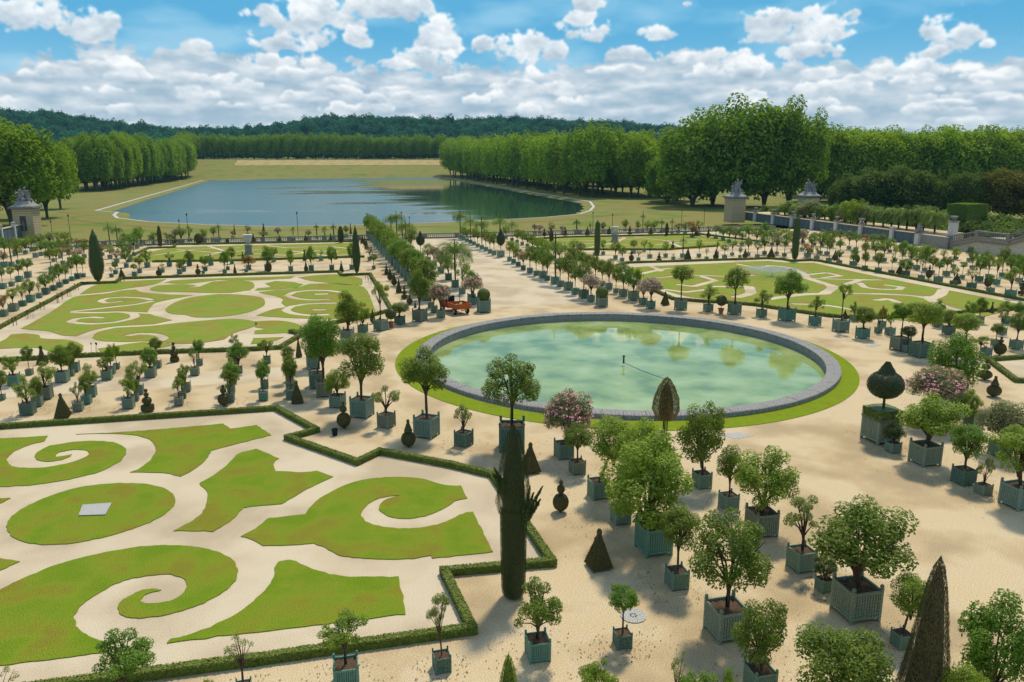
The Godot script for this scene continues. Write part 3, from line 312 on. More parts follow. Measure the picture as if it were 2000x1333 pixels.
	flat_stone([-18.57, -31.3, -18.95, -32.36, -17.77, -32.57, -17.45, -31.38], 0.085, "stone_slab", M.concrete, "pale grey stone slab lying in the oval lawn", "stone slab")
	flat_stone([4.51, -23.78, 4.47, -23.59, 4.35, -23.43, 4.17, -23.35, 3.98, -23.35, 3.8, -23.43, 3.68, -23.59, 3.63, -23.78, 3.68, -23.97, 3.8, -24.12, 3.98, -24.21, 4.17, -24.21, 4.35, -24.12, 4.47, -23.97], 0.03, "drain_cover", M.concrete, "round white concrete drain cover on the gravel", "drain cover", true)
	flat_stone([11.3, -41.66, 12.82, -42, 13.36, -41.41, 12.21, -40.92], 0.012, "paving_slab", M.concrete, "worn pale patch of stone by the front pond rim", "paving slab")
	flat_stone([28.87, -62.89, 30.2, -63.8, 30.29, -63.07, 29.14, -62.35], 0.012, "paving_slab", M.concrete, "pale patch of stone on the path behind the pond", "paving slab")
	flat_stone([2.83, -78.06, 3.71, -78.34, 3.68, -77.66, 2.81, -77.66], 0.012, "paving_slab", M.concrete, "small pale slab on the path at the back of the pond", "paving slab")
	pot_bush(Vector3(20.6, 0, -76.59), 1.25, "clipped bush in clay pot beside a large box behind the pond")
	pot_bush(Vector3(-10.95, 0, -70.08), 1.2, "clipped bush in clay pot on the left pond path")
	litter(5200)
	cart()
	sprinkler(Vector3(33.57, 0.05, -101.34))
	seedling(Vector3(-45.45, 0, -70.75), 0, "thin young shoots in the sand edge of the middle lawn, first of the line")
	seedling(Vector3(-46.2, 0, -74.3), 1, "thin young shoots in the sand edge of the middle lawn, second of the line")
	seedling(Vector3(-47.44, 0, -78.75), 2, "thin young shoots in the sand edge of the middle lawn, third of the line")
	seedling(Vector3(-48.2, 0, -82.52), 3, "thin young shoots in the sand edge of the middle lawn, fourth of the line")
	seedling(Vector3(-49.14, 0, -86.31), 4, "thin young shoots in the sand edge of the middle lawn, fifth of the line")
	seedling(Vector3(-50.42, 0, -90.82), 5, "thin young shoots in the sand edge of the middle lawn, sixth of the line")
	seedling(Vector3(-48.85, 0, -84.37), 6, "thin young shoots in the sand edge of the middle lawn, seventh of the line")
	seedling(Vector3(-46.1, 0, -73.81), 7, "thin young shoots in the sand edge of the middle lawn, eighth of the line")
	seedling(Vector3(-32.9, 0, -60.62), 8, "thin young shoots in the sand edge of the middle lawn, ninth of the line")
	seedling(Vector3(-48.03, 0, -96.61), 9, "thin young shoots in the sand edge of the middle lawn, tenth of the line")
	seedling(Vector3(-17.86, 0, -96.61), 10, "thin young shoots in the sand edge of the middle lawn, eleventh of the line")
	seedling(Vector3(-17.2, 0, -95), 11, "thin young shoots in the sand edge of the middle lawn, twelfth of the line")
	topiary(-35.06, -57.15, 0.84, 1.37, "skirt", "yew with a skirt under a cone behind the potted trees at the left edge")
	topiary(-26.64, -44.68, 0.81, 1.46, "pyramid", "square pyramid yew with ball tip left of the pale thin tree on the cross path")
	topiary(-49.81, -100.18, 0.78, 1.35, "pyramid", "first square pyramid yew with ball tip from the left beyond the middle left lawn")
	topiary(-22.07, -45.73, 0.74, 1.43, "drum", "tiered yew of drum and balls beside the near left hedge")
	topiary(-45.61, -101.5, 0.73, 1.37, "ballball", "big yew ball with two small balls beyond the middle left lawn")
	topiary(-60.88, -137.06, 0.8, 3.68, "column", "first columnar dark yew from the left before the far balustrade")
	topiary(-25.43, -57.73, 0.65, 1.51, "balls2", "tall yew of piled rounded tiers before the middle left lawn")
	topiary(-59.32, -139.51, 0.72, 1.33, "pyramid", "first square pyramid yew with ball tip from the left before the far balustrade")
	topiary(-41.1, -102.86, 0.67, 1.46, "balls", "yew of three stacked balls beyond the middle left lawn")
	topiary(-55.49, -140.54, 1.54, 1.95, "mushroom", "first plain rounded yew dome from the left before the far balustrade")
	topiary(-17.83, -46.84, 0.73, 1.36, "balls", "yew of three stacked balls beside the near left hedge")
	topiary(-50.71, -141.18, 0.64, 0.98, "mushroom", "second plain rounded yew dome from the left before the far balustrade")
	topiary(-55.31, -158.38, 0.51, 1.91, "slimcone", "first slim pointed yew from the left before the far balustrade")
	topiary(-36.42, -103.3, 0.54, 1.4, "pyramid", "second square pyramid yew with ball tip from the left beyond the middle left lawn")
	topiary(-40.74, -119.36, 0.46, 1.15, "slimcone", "first slim pointed yew from the left beyond the middle left lawn")
	topiary(-46.35, -142.09, 0.82, 1.81, "pyramid", "second square pyramid yew with ball tip from the left before the far balustrade")
	topiary(-50.86, -162.84, 0.73, 1.86, "slimcone", "second slim pointed yew from the left before the far balustrade")
	topiary(-32.42, -104.78, 0.82, 1.48, "mushroom", "plain rounded yew dome beyond the middle left lawn")
	topiary(-42.07, -143.82, 0.74, 1.28, "drum", "first tiered yew of drum and balls from the left before the far balustrade")
	topiary(-13.46, -47.47, 0.73, 1.45, "pyramid", "square pyramid yew with ball tip at the end of the cross path")
	topiary(-16.42, -59.1, 0.51, 1.59, "slimcone", "slim pointed yew behind the tall leafy orange tree")
	topiary(-30.91, -117.57, 0.61, 1.66, "slimcone", "second slim pointed yew from the left beyond the middle left lawn")
	topiary(-37.66, -144.72, 0.75, 1.38, "ballcone", "first yew cone standing on a ball from the left before the far balustrade")
	topiary(-27.67, -105.68, 0.55, 1.5, "ballcone", "yew cone standing on a ball beyond the middle left lawn")
	topiary(-33.08, -144.72, 0.75, 1.56, "pyramid", "third square pyramid yew with ball tip from the left before the far balustrade")
	topiary(-26.65, -119.38, 0.54, 1.53, "slimcone", "third slim pointed yew from the left beyond the middle left lawn")
	topiary(-30.86, -143.03, 1.11, 3.09, "column", "second columnar dark yew from the left before the far balustrade")
	topiary(-22.92, -105.7, 0.62, 1.5, "pyramid", "third square pyramid yew with ball tip from the left beyond the middle left lawn")
	topiary(-9.55, -42.7, 0.78, 1.58, "balls", "yew of three stacked balls next to the black bucket")
	topiary(-32.36, -159.46, 0.51, 2.13, "slimcone", "third slim pointed yew from the left before the far balustrade")
	topiary(-26.8, -142.07, 0.73, 1.63, "pyramid", "fourth square pyramid yew with ball tip from the left before the far balustrade")
	topiary(-25.43, -137.03, 0.62, 1.66, "balls", "first yew of three stacked balls from the left before the far balustrade")
	topiary(-24.46, -133.13, 0.69, 1.61, "pyramid", "fifth square pyramid yew with ball tip from the left before the far balustrade")
	topiary(-12.91, -71.78, 0.47, 1.38, "ballcone", "yew cone standing on a ball behind the spiky young tree")
	topiary(-16.5, -103.3, 0.54, 1.4, "pyramid", "first square pyramid yew with ball tip from the left beside the left avenue")
	topiary(-15.23, -98.03, 0.7, 1.58, "ballcone", "first yew cone standing on a ball from the left beside the left avenue")
	topiary(-14.14, -93.99, 0.67, 1.58, "ballcone", "second yew cone standing on a ball from the left beside the left avenue")
	topiary(-12.86, -88.84, 0.64, 1.62, "pyramid", "second square pyramid yew with ball tip from the left beside the left avenue")
	topiary(-11.7, -84.85, 0.67, 1.49, "drum", "tiered yew of drum and balls beside the left avenue")
	topiary(-5.5, -39.7, 0.76, 1.53, "ballcone", "yew cone standing on a ball left of the round dark green orange tree")
	topiary(-10.71, -81.48, 0.64, 1.06, "ballball", "big yew ball with two small balls beside the left avenue")
	topiary(-9.91, -79.67, 0.31, 0.78, "slimcone", "slim pointed yew beside the left avenue")
	topiary(0.9, -36.31, 0.85, 1.51, "pyramid", "square pyramid yew with ball tip behind the tall clipped cypress")
	topiary(6.27, -154.28, 0.79, 1.66, "balls", "second yew of three stacked balls from the left before the far balustrade")
	topiary(7.07, -142.1, 0.82, 2.53, "column", "third columnar dark yew from the left before the far balustrade")
	topiary(2.11, -31.78, 0.68, 1.47, "balls", "yew of three stacked balls right of the tall clipped cypress")
	topiary(10.48, -156.37, 0.91, 1.68, "drum", "second tiered yew of drum and balls from the left before the far balustrade")
	topiary(14.91, -157.4, 0.81, 1.69, "pyramid", "sixth square pyramid yew with ball tip from the left before the far balustrade")
	topiary(3.25, -27.03, 0.84, 1.56, "pyramid", "square pyramid yew with ball tip on the gravel near the drain cover")
	topiary(19.53, -159.52, 0.72, 1.51, "balls", "third yew of three stacked balls from the left before the far balustrade")
	topiary(23.49, -158.49, 0.92, 1.8, "drum", "third tiered yew of drum and balls from the left before the far balustrade")
	topiary(17.62, -116.43, 0.75, 1.79, "balls", "first yew of three stacked balls from the left beyond the right lawn")
	topiary(27.86, -159.54, 0.82, 1.61, "pyramid", "seventh square pyramid yew with ball tip from the left before the far balustrade")
	topiary(21.81, -117.01, 0.76, 1.34, "drum", "first tiered yew of drum and balls from the left beyond the right lawn")
	topiary(15.97, -81.21, 0.74, 1.43, "pyramid", "square pyramid yew with ball tip between potted trees behind the pond")
	topiary(30.43, -156.32, 0.7, 2.68, "column", "fourth columnar dark yew from the left before the far balustrade")
	topiary(26.89, -132.35, 0.6, 1.52, "balls", "second yew of three stacked balls from the left beyond the right lawn")
	topiary(26.2, -117.65, 0.91, 1.96, "pyramid", "first square pyramid yew with ball tip from the left beyond the right lawn")
	topiary(36.28, -156.34, 0.8, 1.48, "pyramid", "eighth square pyramid yew with ball tip from the left before the far balustrade")
	topiary(37.61, -152.25, 0.69, 1.74, "ballcone", "second yew cone standing on a ball from the left before the far balustrade")
	topiary(30.7, -118.84, 0.85, 1.59, "ballcone", "first yew cone standing on a ball from the left beyond the right lawn")
	topiary(35.44, -120.05, 0.78, 1.53, "ballcone", "second yew cone standing on a ball from the left beyond the right lawn")
	topiary(39.83, -121.35, 0.94, 1.62, "pyramid", "second square pyramid yew with ball tip from the left beyond the right lawn")
	topiary(48.42, -118.22, 0.84, 1.51, "pyramid", "third square pyramid yew with ball tip from the left beyond the right lawn")
	topiary(31.72, -73.92, 0.49, 0.87, "pyramid", "square pyramid yew with ball tip behind the thin tree with a tuft")
	topiary(49.96, -114.09, 0.67, 1.32, "mushroom", "first plain rounded yew dome from the left beyond the right lawn")
	topiary(51.21, -103.8, 0.74, 1.4, "pyramid", "fourth square pyramid yew with ball tip from the left beyond the right lawn")
	topiary(52.98, -99.74, 0.78, 1.74, "ballball", "big yew ball with two small balls beyond the right lawn")
	topiary(54.22, -95.59, 0.87, 1.29, "pyramid", "fifth square pyramid yew with ball tip from the left beyond the right lawn")
	topiary(32.71, -52.72, 0.88, 1.52, "oval", "yew of flattened stacked ovals beside the corner of the right hedge")
	topiary(56.21, -92.48, 0.84, 1.31, "mushroom", "second plain rounded yew dome from the left beyond the right lawn")
	topiary(47.52, -76.95, 0.46, 1.11, "slimcone", "slim pointed yew before the right lawn")
	topiary(30.98, -48.77, 0.85, 1.38, "ballcone", "yew cone standing on a ball in front of the right hedge corner")
	topiary(37.9, -59.65, 0.87, 1.5, "ballball", "big yew ball with two small balls on the right gravel behind the lush tree")
	topiary(56.91, -87.14, 0.8, 1.7, "drum", "second tiered yew of drum and balls from the left beyond the right lawn")
	potted(-4.83, -20.24, 0.73, 0.23, 0.99, 1.18, 2.41, 0.71, 0, "open", 3, 2, "loose orange tree with bright leaves by the near hedge corner of the scroll lawn")
	potted(-2.11, -20.95, 0.5, 0.28, 1.03, 1.08, 2.6, 0.45, -0.05, "sparse", 5, 2, "small straggly orange tree beside the inner corner of the near hedge")
	potted(0.79, -21.55, 0.68, 0.21, 0.98, 0.99, 2.61, 0.85, 0, "open", 3, 2, "wide loose orange tree in front of the tall clipped cypress")
	potted(3.48, -22.14, 0.49, 0.23, 0.98, 1.21, 2.13, 0.51, 0, "round", 5, 2, "tiny bright lollipop orange tree beside the white drain cover")
	potted(5.91, -25.68, 0.67, 0.23, 0.99, 1.42, 3.09, 0.77, 0, "orange", 0, 2, "dark slender orange tree left of the largest box on the gravel")
	potted(6.91, -22.78, 1.07, 0.25, 0.96, 1.69, 4.26, 1.21, 0, "orange", 1, 2, "big spreading orange tree on one straight trunk in one of the two largest boxes")
	potted(7.16, -20.02, 0.7, 0.22, 1, 1, 2.95, 0.78, -0.05, "orange", 0, 2, "medium orange tree with drooping leaves just in front of the largest box")
	potted(8.58, -18.02, 0.84, 0.21, 0.97, 0.78, 3.37, 1.25, 0, "orange", 3, 2, "wide bushy orange tree whose box is hidden between the big box and the brown conifer")
	potted(11.55, -23.89, 1.15, 0.22, 0.98, 1.45, 4.2, 1.65, -0.06, "bigopen", 1, 2, "huge many-stemmed orange tree in weathered box on the gravel with branching stems")
	potted(11.11, -25.45, 0.47, 0.26, 0.96, 0.5, 1.36, 0.45, 0, "darkbush", 0, 2, "low dark shrub tucked behind the many-stemmed orange tree")
	potted(10.82, -26.95, 0.79, 0.26, 1.01, 1.27, 2.9, 0.93, 0, "sparse", 0, 2, "pale thin orange tree with airy crown left of the many-stemmed orange tree")
	potted(10.2, -29.8, 1, 0.21, 1, 1.13, 3.64, 1.28, 0, "gold", 4, 2, "golden green orange tree on the avenue edge with a dense round crown")
	potted(9.51, -32.21, 0.67, 0.29, 0.97, 1.19, 2.96, 0.67, 0, "orange", 2, 2, "small upright orange tree left of the golden green orange tree")
	potted(8.87, -34.51, 0.7, 0.28, 1.01, 1.17, 4.2, 1.13, -0.06, "orange", 0, 2, "tall dense orange tree by the front grass rim of the pond")
	potted(5.53, -28.33, 1.13, 0.26, 1, 1.21, 4.94, 1.86, -0.3, "gold", 3, 2, "massive yellow green orange tree at the middle of the front grove")
	potted(3.91, -33.37, 0.79, 0.27, 1.04, 1.63, 3.87, 1.19, 0.66, "gold", 0, 2, "yellow green orange tree with spreading top behind the massive yellow green tree")
	potted(4.59, -30.84, 0.69, 0.23, 1.01, 1.84, 4.49, 1.23, 0.7, "gold", 2, 2, "yellowish orange tree half hidden between two yellow green trees")
	potted(3.18, -36.16, 0.67, 0.25, 0.96, 1.22, 2.58, 0.74, 0, "round", 4, 2, "small dark green lollipop tree in front of the pink oleander by the pond")
	potted(2.66, -38.25, 0.83, 0.28, 0.98, 0.87, 3.6, 1.4, 0.2, "oleander", 0, 2, "pink flowering oleander by the front rim of the pond")
	potted(0, -39.48, 1.34, -0.02, 1.03, 2.45, 5.1, 1.49, 0, "orange", 5, 2, "feathery dark orange tree behind the tall clipped cypress")
	potted(-2.58, -40, 0.77, -0.53, 0.99, 0.92, 2.48, 0.68, 0, "sparse", 5, 2, "gnarled almost bare orange tree on the path below the pond")
	potted(-4.71, -41.43, 1.1, -0.38, 1.02, 2.47, 4.95, 1.39, 0, "orange", 2, 2, "round dark green orange tree on the path at the left end of the pond")
	potted(-7.18, -42.99, 0.77, -0.51, 1.02, 1.03, 2.63, 0.96, 0, "sparse", 4, 2, "thin pale orange tree with open crown between two big orange trees")
	potted(-8.91, -44.86, 1.09, -0.26, 1.04, 2.03, 5.22, 1.47, 0, "orange", 2, 2, "large tousled orange tree left of the thin pale orange tree")
	potted(-10.77, -46.72, 0.8, -0.18, 0.96, 0.88, 2.44, 0.79, 0, "orange", 2, 2, "low bushy orange tree left of the large tousled tree")
	potted(-12.13, -49.04, 1.02, 0.22, 0.97, 2.09, 5.43, 1.34, 0, "tallorange", 4, 2, "tall leafy orange tree with thick crown at the corner of the middle path")
	potted(-13.06, -51, 1.03, 0.24, 0.99, 1.78, 4.08, 1.02, 0.44, "orange", 0, 2, "dark orange tree hidden behind the tall leafy tree")
	potted(-14.54, -55.92, 0.93, 0.29, 0.98, 1.13, 3.94, 1.04, 0.45, "tallorange", 2, 2, "bright leafy orange tree last of the clump at the path corner")
	where = "from the left on the gravel between the two left lawns"
	potted(-14.11, -48.44, 0.63, 0.21, 0.99, 1.24, 2.58, 0.52, 0, "round", 0, 2, 36)
	potted(-14.63, -50.22, 0.59, 0.21, 0.98, 0.98, 2.54, 0.5, 0, "orange", 0, 2, 35)
	potted(-15.26, -52.27, 0.54, 0.25, 1.02, 1.6, 2.57, 0.52, 0, "orange", 4, 2, 34)
	potted(-15.77, -48.08, 0.55, 0.22, 1.01, 1.27, 2.34, 0.47, 0, "round", 3, 2, 31)
	potted(-16.53, -50.79, 0.51, 0.28, 1.03, 0.82, 2.05, 0.44, 0, "orange", 0, 2, 32)
	potted(-18.34, -57.35, 0.51, 0.26, 1.03, 0.77, 1.95, 0.65, 0, "open", 0, 2, 33)
	potted(-29.01, -45.23, 0.73, 0.25, 0.98, 0.72, 2.37, 0.64, 0, "open", 5, 2, 3)
	potted(-29.39, -46.83, 0.55, 0.28, 1.04, 0.61, 1.92, 0.44, 0, "round", 2, 2, 5)
	potted(-29.79, -48.41, 0.76, 0.25, 1.03, 0.77, 2.36, 0.75, 0, "open", 4, 2, 6)
	potted(-33.77, -51.61, 0.68, 0.27, 1.02, 0.77, 2.05, 0.69, 0, "open", 3, 2, 2)
	potted(-34.18, -54.06, 0.43, 0.22, 0.97, 1.14, 2.11, 0.43, 0, "round", 0, 2, 4)
	potted(-30.84, -52.27, 0.76, 0.21, 1, 1.02, 2.6, 0.73, 0, "round", 2, 2, 7)
	potted(-31.09, -53.78, 0.41, 0.25, 1.02, 0.62, 1.66, 0.36, 0, "round", 0, 2, 8)
	potted(-31.48, -54.97, 0.63, 0.25, 1.02, 0.75, 2.15, 0.66, 0, "round", 2, 2, 9)
	potted(-26.36, -45.91, 0.53, 0.27, 1.01, 0.7, 1.95, 0.4, 0, "sparse", 1, 2, 10)
	potted(-26.6, -47.33, 0.52, 0.25, 1.01, 0.76, 1.88, 0.41, 0, "orange", 3, 2, 11)
	potted(-27.16, -48.9, 0.65, 0.28, 1, 0.65, 2.12, 0.62, 0, "open", 0, 2, 12)
	potted(-28.07, -52.84, 0.64, 0.27, 1.04, 0.72, 1.67, 0.6, 0, "open", 0, 2, 13)
	potted(-28.53, -54.37, 0.51, 0.23, 1.03, 0.61, 2.11, 0.4, 0, "round", 2, 2, 14)
	potted(-28.81, -55.71, 0.4, 0.25, 1, 0.79, 1.87, 0.33, 0, "orange", 0, 2, 15)
	potted(-23.56, -46.46, 0.63, 0.24, 1.04, 0.69, 1.99, 0.49, 0, "open", 2, 2, 16)
	potted(-23.86, -47.93, 0.44, 0.29, 0.96, 0.61, 1.62, 0.42, 0, "orange", 4, 2, 17)
	potted(-24.29, -49.42, 0.56, 0.27, 0.97, 0.75, 2.19, 0.76, 0, "open", 0, 2, 18)
	potted(-25.35, -53.52, 0.7, 0.22, 1, 0.76, 2.12, 0.64, 0, "round", 1, 2, 19)
	potted(-25.98, -56.04, 0.51, 0.23, 0.98, 1.33, 2.28, 0.52, 0, "round", 0, 2, 20)
	potted(-20.7, -47.01, 0.5, 0.26, 1.01, 0.95, 1.84, 0.38, 0, "open", 1, 2, 21)
	potted(-21.07, -48.46, 0.43, 0.28, 1.01, 0.79, 1.8, 0.36, 0, "orange", 5, 2, 22)
	potted(-21.45, -49.99, 0.56, 0.25, 1.02, 0.66, 1.87, 0.5, 0, "open", 1, 2, 23)
	potted(-22.43, -53.99, 0.57, 0.23, 1.01, 0.75, 2.27, 0.4, 0, "sparse", 1, 2, 24)
	potted(-23.16, -56.73, 0.44, 0.26, 1.03, 0.85, 2.09, 0.42, 0, "round", 0, 2, 25)
	potted(-17.77, -47.75, 0.53, 0.22, 0.97, 0.83, 2.16, 0.58, 0, "open", 2, 2, 26)
	potted(-18.35, -49.61, 0.49, 0.26, 1.05, 0.7, 2.08, 0.6, 0, "orange", 2, 2, 27)
	potted(-18.98, -51.75, 0.47, 0.28, 0.98, 0.55, 1.8, 0.62, 0, "open", 4, 2, 28)
	potted(-19.53, -54.61, 0.47, 0.25, 0.99, 0.77, 2.2, 0.84, 0, "round", 0, 2, 30)
	potted(-20.58, -57.17, 0.42, 0.23, 0.97, 0.82, 2.3, 0.57, 0, "sparse", 0, 2, 29)
	potted(-32.4, -48.11, 0.36, 0.28, 0.98, 0.73, 2.07, 0.48, 0, "orange", 0, 2, 1)
	potted(-13.84, -64.87, 0.95, -0.09, 0.96, 1.12, 4.2, 1.15, 0.09, "round", 1, 2, "dark round orange tree on a thin stem behind the large tousled tree")
	potted(-13.11, -67.93, 0.71, -0.23, 0.98, 0.74, 2.65, 0.72, 0, "open", 0, 2, "small loose orange tree next to the tall thin stemmed tree")
	potted(-11.69, -68.94, 0.94, -0.49, 1.01, 2.28, 4.48, 0.95, 0, "spiky", 2, 2, "spiky young tree on a long bare stem on the left rim path of the pond")
	potted(-10.35, -71.44, 0.74, -0.49, 1.03, 1.01, 2.2, 0.94, 0, "round", 5, 2, "low rounded orange tree on the left rim path of the pond")
	potted(-8.68, -73.01, 1.04, -0.54, 1.03, 1.73, 4.86, 1.1, 0, "round", 4, 2, "tall tree with a high bushy crown on the left rim path of the pond")
	potted(-6.85, -74.67, 0.73, 0.28, 1.02, 1.23, 3.36, 1.22, 0, "oleander", 1, 2, "large pale pink oleander beside the red garden cart")
	potted(-2.81, -77.5, 1.2, 0.23, 1.04, 1.12, 2.3, 0.79, 0, "ball", 2, 1, "clipped ball of box on the avenue corner beyond the red cart")
	potted(9.27, -80.46, 1.02, 0.21, 0.96, 1.07, 2.24, 0.71, 0, "ball", 1, 1, "clipped ball of box at the right avenue corner by the pond")
	potted(14.17, -79.45, 0.71, 0.28, 1.03, 1.3, 3.24, 1.3, 0, "greyoleander", 3, 1, "grey pink faded oleander along the far side of the pond")
	potted(17.07, -78.77, 0.97, 0.25, 0.98, 2.77, 4.73, 1.18, 0, "round", 0, 1, "tall stemmed orange tree along the far side of the pond")
	potted(19.64, -77.84, 0.76, 0.22, 0.97, 1.16, 2.66, 1.02, 0, "open", 1, 1, "low loose orange tree along the far side of the pond")
	potted(21.87, -76.4, 0.99, 0.25, 1.03, 2.38, 4.74, 1.32, 0, "round", 0, 1, "tall orange tree with round crown along the far side of the pond")
	potted(24.1, -74.99, 0.75, 0.23, 0.99, 1.17, 2.61, 0.93, 0, "open", 0, 2, "small leafy orange tree along the far side of the pond")
	potted(25.96, -73.3, 1.18, 0.25, 0.95, 2.11, 4.78, 1.63, 0, "orange", 3, 2, "large orange tree on a stem along the far side of the pond")
	potted(27.85, -71.23, 0.81, 0.27, 0.96, 1.39, 2.67, 0.8, 0, "open", 3, 2, "small bushy orange tree along the far side of the pond")
	potted(29.12, -68.53, 1.04, 0.22, 0.96, 2.82, 4.36, 0.9, 0, "spiky", 2, 2, "thin tree with a tuft on a long stem along the far side of the pond")
	potted(29.89, -65.8, 0.84, 0.25, 1, 1.18, 2.78, 1, 0, "round", 3, 2, "dense dark orange tree along the far side of the pond")
	potted(31.07, -61.58, 1.1, 0.26, 0.96, 2.44, 3.97, 0.85, 0, "round", 4, 2, "tall dark tree with round crown along the far side of the pond")
	potted(31.58, -59.32, 1.18, 0.23, 0.98, 2.3, 4.45, 1.41, 0, "gold", 5, 2, "broad bright orange tree along the far side of the pond")
	potted(31.25, -60.78, 0.57, 0.26, 1.03, 1.17, 2.24, 0.64, 0, "darkbush", 2, 2, "little dark bushy tree along the far side of the pond")
	potted(32.28, -73.14, 0.52, 0.27, 1.04, 0.54, 1.8, 0.48, 0, "open", 0, 2, "slim orange tree behind the dense dark orange tree")
	potted(32.14, -67.79, 0.48, 0.22, 1.05, 0.67, 2.31, 0.36, 0, "sparse", 0, 2, "very small thin tree behind the pond row on the right")
	potted(32.83, -67.06, 0.63, 0.28, 0.98, 0.83, 2.18, 0.4, 0, "open", 2, 2, "small upright orange tree behind the tall dark pond tree")
	potted(33.63, -70.38, 0.53, 0.26, 1.02, 0.7, 1.92, 0.37, 0, "autumn", 0, 2, "reddish little shrub near the back hedge on the right")
	potted(20.01, -40.71, 1.42, 0.26, 0.98, 2.41, 4.42, 0.93, 0, "dome", 1, 2, "dark clipped dome on a hedge topped box at the right end of the pond")
	potted(19.93, -39.03, 0.59, 0.23, 0.88, 0.55, 1.7, 0.59, 0, "darkbush", 2, 2, "small dark evergreen bush in front of the hedge topped box")
	potted(20.77, -37.43, 1.09, 0.25, 0.96, 1.34, 3.6, 1.58, 0.09, "gold", 1, 2, "wide flat topped orange tree on the avenue edge right of the pond")
	potted(21.33, -34.92, 0.77, 0.23, 0.97, 1.21, 2.96, 0.92, 0, "orange", 5, 2, "round dark orange tree right of the wide flat topped tree")
	potted(21.6, -33.76, 0.55, 0.27, 0.81, 0.47, 1.99, 0.42, 0, "sparse", 1, 2, "slim shrubby evergreen beside the round dark orange tree")
	potted(22.33, -32.42, 1.06, 0.27, 0.96, 1.53, 3.77, 1.33, -0.13, "gold", 2, 2, "bright orange tree with leaning trunk on the right avenue edge")
	potted(25.18, -38.52, 0.75, 0.21, 0.96, 0.74, 3.16, 1.52, 0.18, "feather", 0, 2, "feathery grey green shrub behind the bright leaning tree")
	potted(24.32, -43.18, 1.04, 0.28, 1.04, 1.21, 3.51, 1.77, -0.19, "oleander", 0, 2, "broad deep pink oleander behind the wide flat topped tree")
	potted(27.5, -47.32, 1.17, 0.21, 1.01, 1.1, 4.62, 1.64, 0, "lush", 3, 2, "large lush green tree behind the deep pink oleander")
	potted(26.4, -43, 0.74, 0.27, 1.03, 0.73, 2.24, 0.87, -0.51, "orange", 1, 2, "bushy green orange tree behind the round dark orange tree")
	potted(34.92, -59.16, 0.61, 0.21, 0.98, 1.94, 3.53, 1.17, -0.13, "gold", 1, 2, "spreading yellow green shrub behind the lush green tree")
	potted(36.82, -59.64, 0.62, 0.28, 0.99, 0.82, 1.63, 0.91, -0.45, "open", 2, 2, "loose yellow green tree behind the large lush tree on the right")
	potted(40.55, -61.86, 0.73, 0.28, 0.98, 1.34, 3.01, 0.82, 0, "round", 0, 2, "round orange tree at the edge on the far right gravel")
	potted(42.62, -67.21, 0.57, 0.22, 1.03, 0.98, 2.42, 0.66, 0, "sparse", 0, 2, "airy orange tree on the far right gravel")
	potted(39.47, -62.81, 0.53, 0.21, 1.03, 1.04, 1.98, 0.54, 0, "round", 2, 2, "small round orange tree on the far right gravel")
	potted(38.68, -70.41, 0.59, 0.21, 1.01, 0.78, 2.48, 0.56, 0, "round", 4, 2, "dark orange tree behind the broad bright tree")
	potted(38.05, -67.32, 0.76, 0.23, 0.96, 0.74, 2.22, 0.89, 0, "orange", 5, 2, "dark leafy orange tree behind the lush green tree")
	potted(41.72, -70.44, 0.66, 0.23, 0.97, 0.87, 2.38, 0.79, 0, "open", 4, 2, "loose green tree in front of the right bed hedge")
	potted(43.54, -72.23, 0.61, 0.28, 0.99, 0.9, 2.45, 0.62, 0, "round", 1, 2, "small dense tree in front of the right bed hedge")
	potted(45.99, -72.01, 0.64, 0.25, 1.01, 0.95, 2.1, 0.81, 0, "gold", 3, 2, "yellowish tree in front of the right bed hedge")
	potted(46.12, -70.4, 0.59, 0.26, 0.99, 1.07, 2.39, 0.79, 0, "orange", 3, 2, "leafy tree at the frame edge in front of the right bed hedge")
	potted(12.26, -22.12, 0.48, 0.24, 1, 1.03, 2.49, 0.67, 0.2, "gold", 0, 2, "bright orange tree behind the brown pointed conifer")
	potted(13.14, -18.9, 0.8, 0.24, 1.05, 0.78, 3.67, 1.05, 0, "lush", 4, 2, "big glossy round tree at the lower right of the gravel")
	potted(11.33, -17.3, 0.55, 0.28, 0.97, 0.66, 2.78, 0.64, 0, "gold", 5, 2, "yellowish low orange tree beside the big glossy round tree")
	potted(-10.54, -18.81, 0.59, 0.23, 1.03, 1.18, 2.68, 0.92, 0, "openlush", 0, 2, "glossy many-branched orange tree outside the near hedge")
	potted(-7.63, -19.67, 0.43, 0.28, 1.02, 0.94, 2.21, 0.55, 0, "bare", 0, 2, "almost leafless young tree outside the near hedge")
	potted(-13.81, -18.65, 0.36, 0.25, 0.98, 0.66, 1.83, 0.44, 0, "bare", 0, 2, "thin twiggy young tree outside the near hedge")
	potted(-8.08, -18.22, 0.26, 0.23, 1, 0.53, 1.77, 0.23, 0, "open", 4, 2, "low green tuft of a tree outside the near hedge")
	potted(2.35, -18.63, 0.43, 0.25, 1.04, 0.52, 1.97, 0.63, 0, "open", 2, 2, "pale fresh orange tree below the drain cover")
	potted(4.37, -18.27, 0.3, 0.24, 0.97, 0.96, 2.61, 0.34, 0, "bare", 0, 2, "twiggy bare young tree below the drain cover")
	potted(4.94, -18.23, 0.55, 0.26, 0.98, 0.57, 1.91, 0.62, 0, "lush", 1, 2, "low dense green tree in front of the largest box")
	potted(5.79, -18.33, 0.4, 0.25, 1.04, 0.6, 1.84, 0.3, 0, "orange", 0, 2, "small leafy orange tree beside the low dense tree")
	where = "from the pond end along the right edge of the avenue"
	potted(13.76, -81.73, 0.69, 0.26, 0.95, 0.91, 2.69, 0.91, 0, "greyoleander", 2, 1, 1)
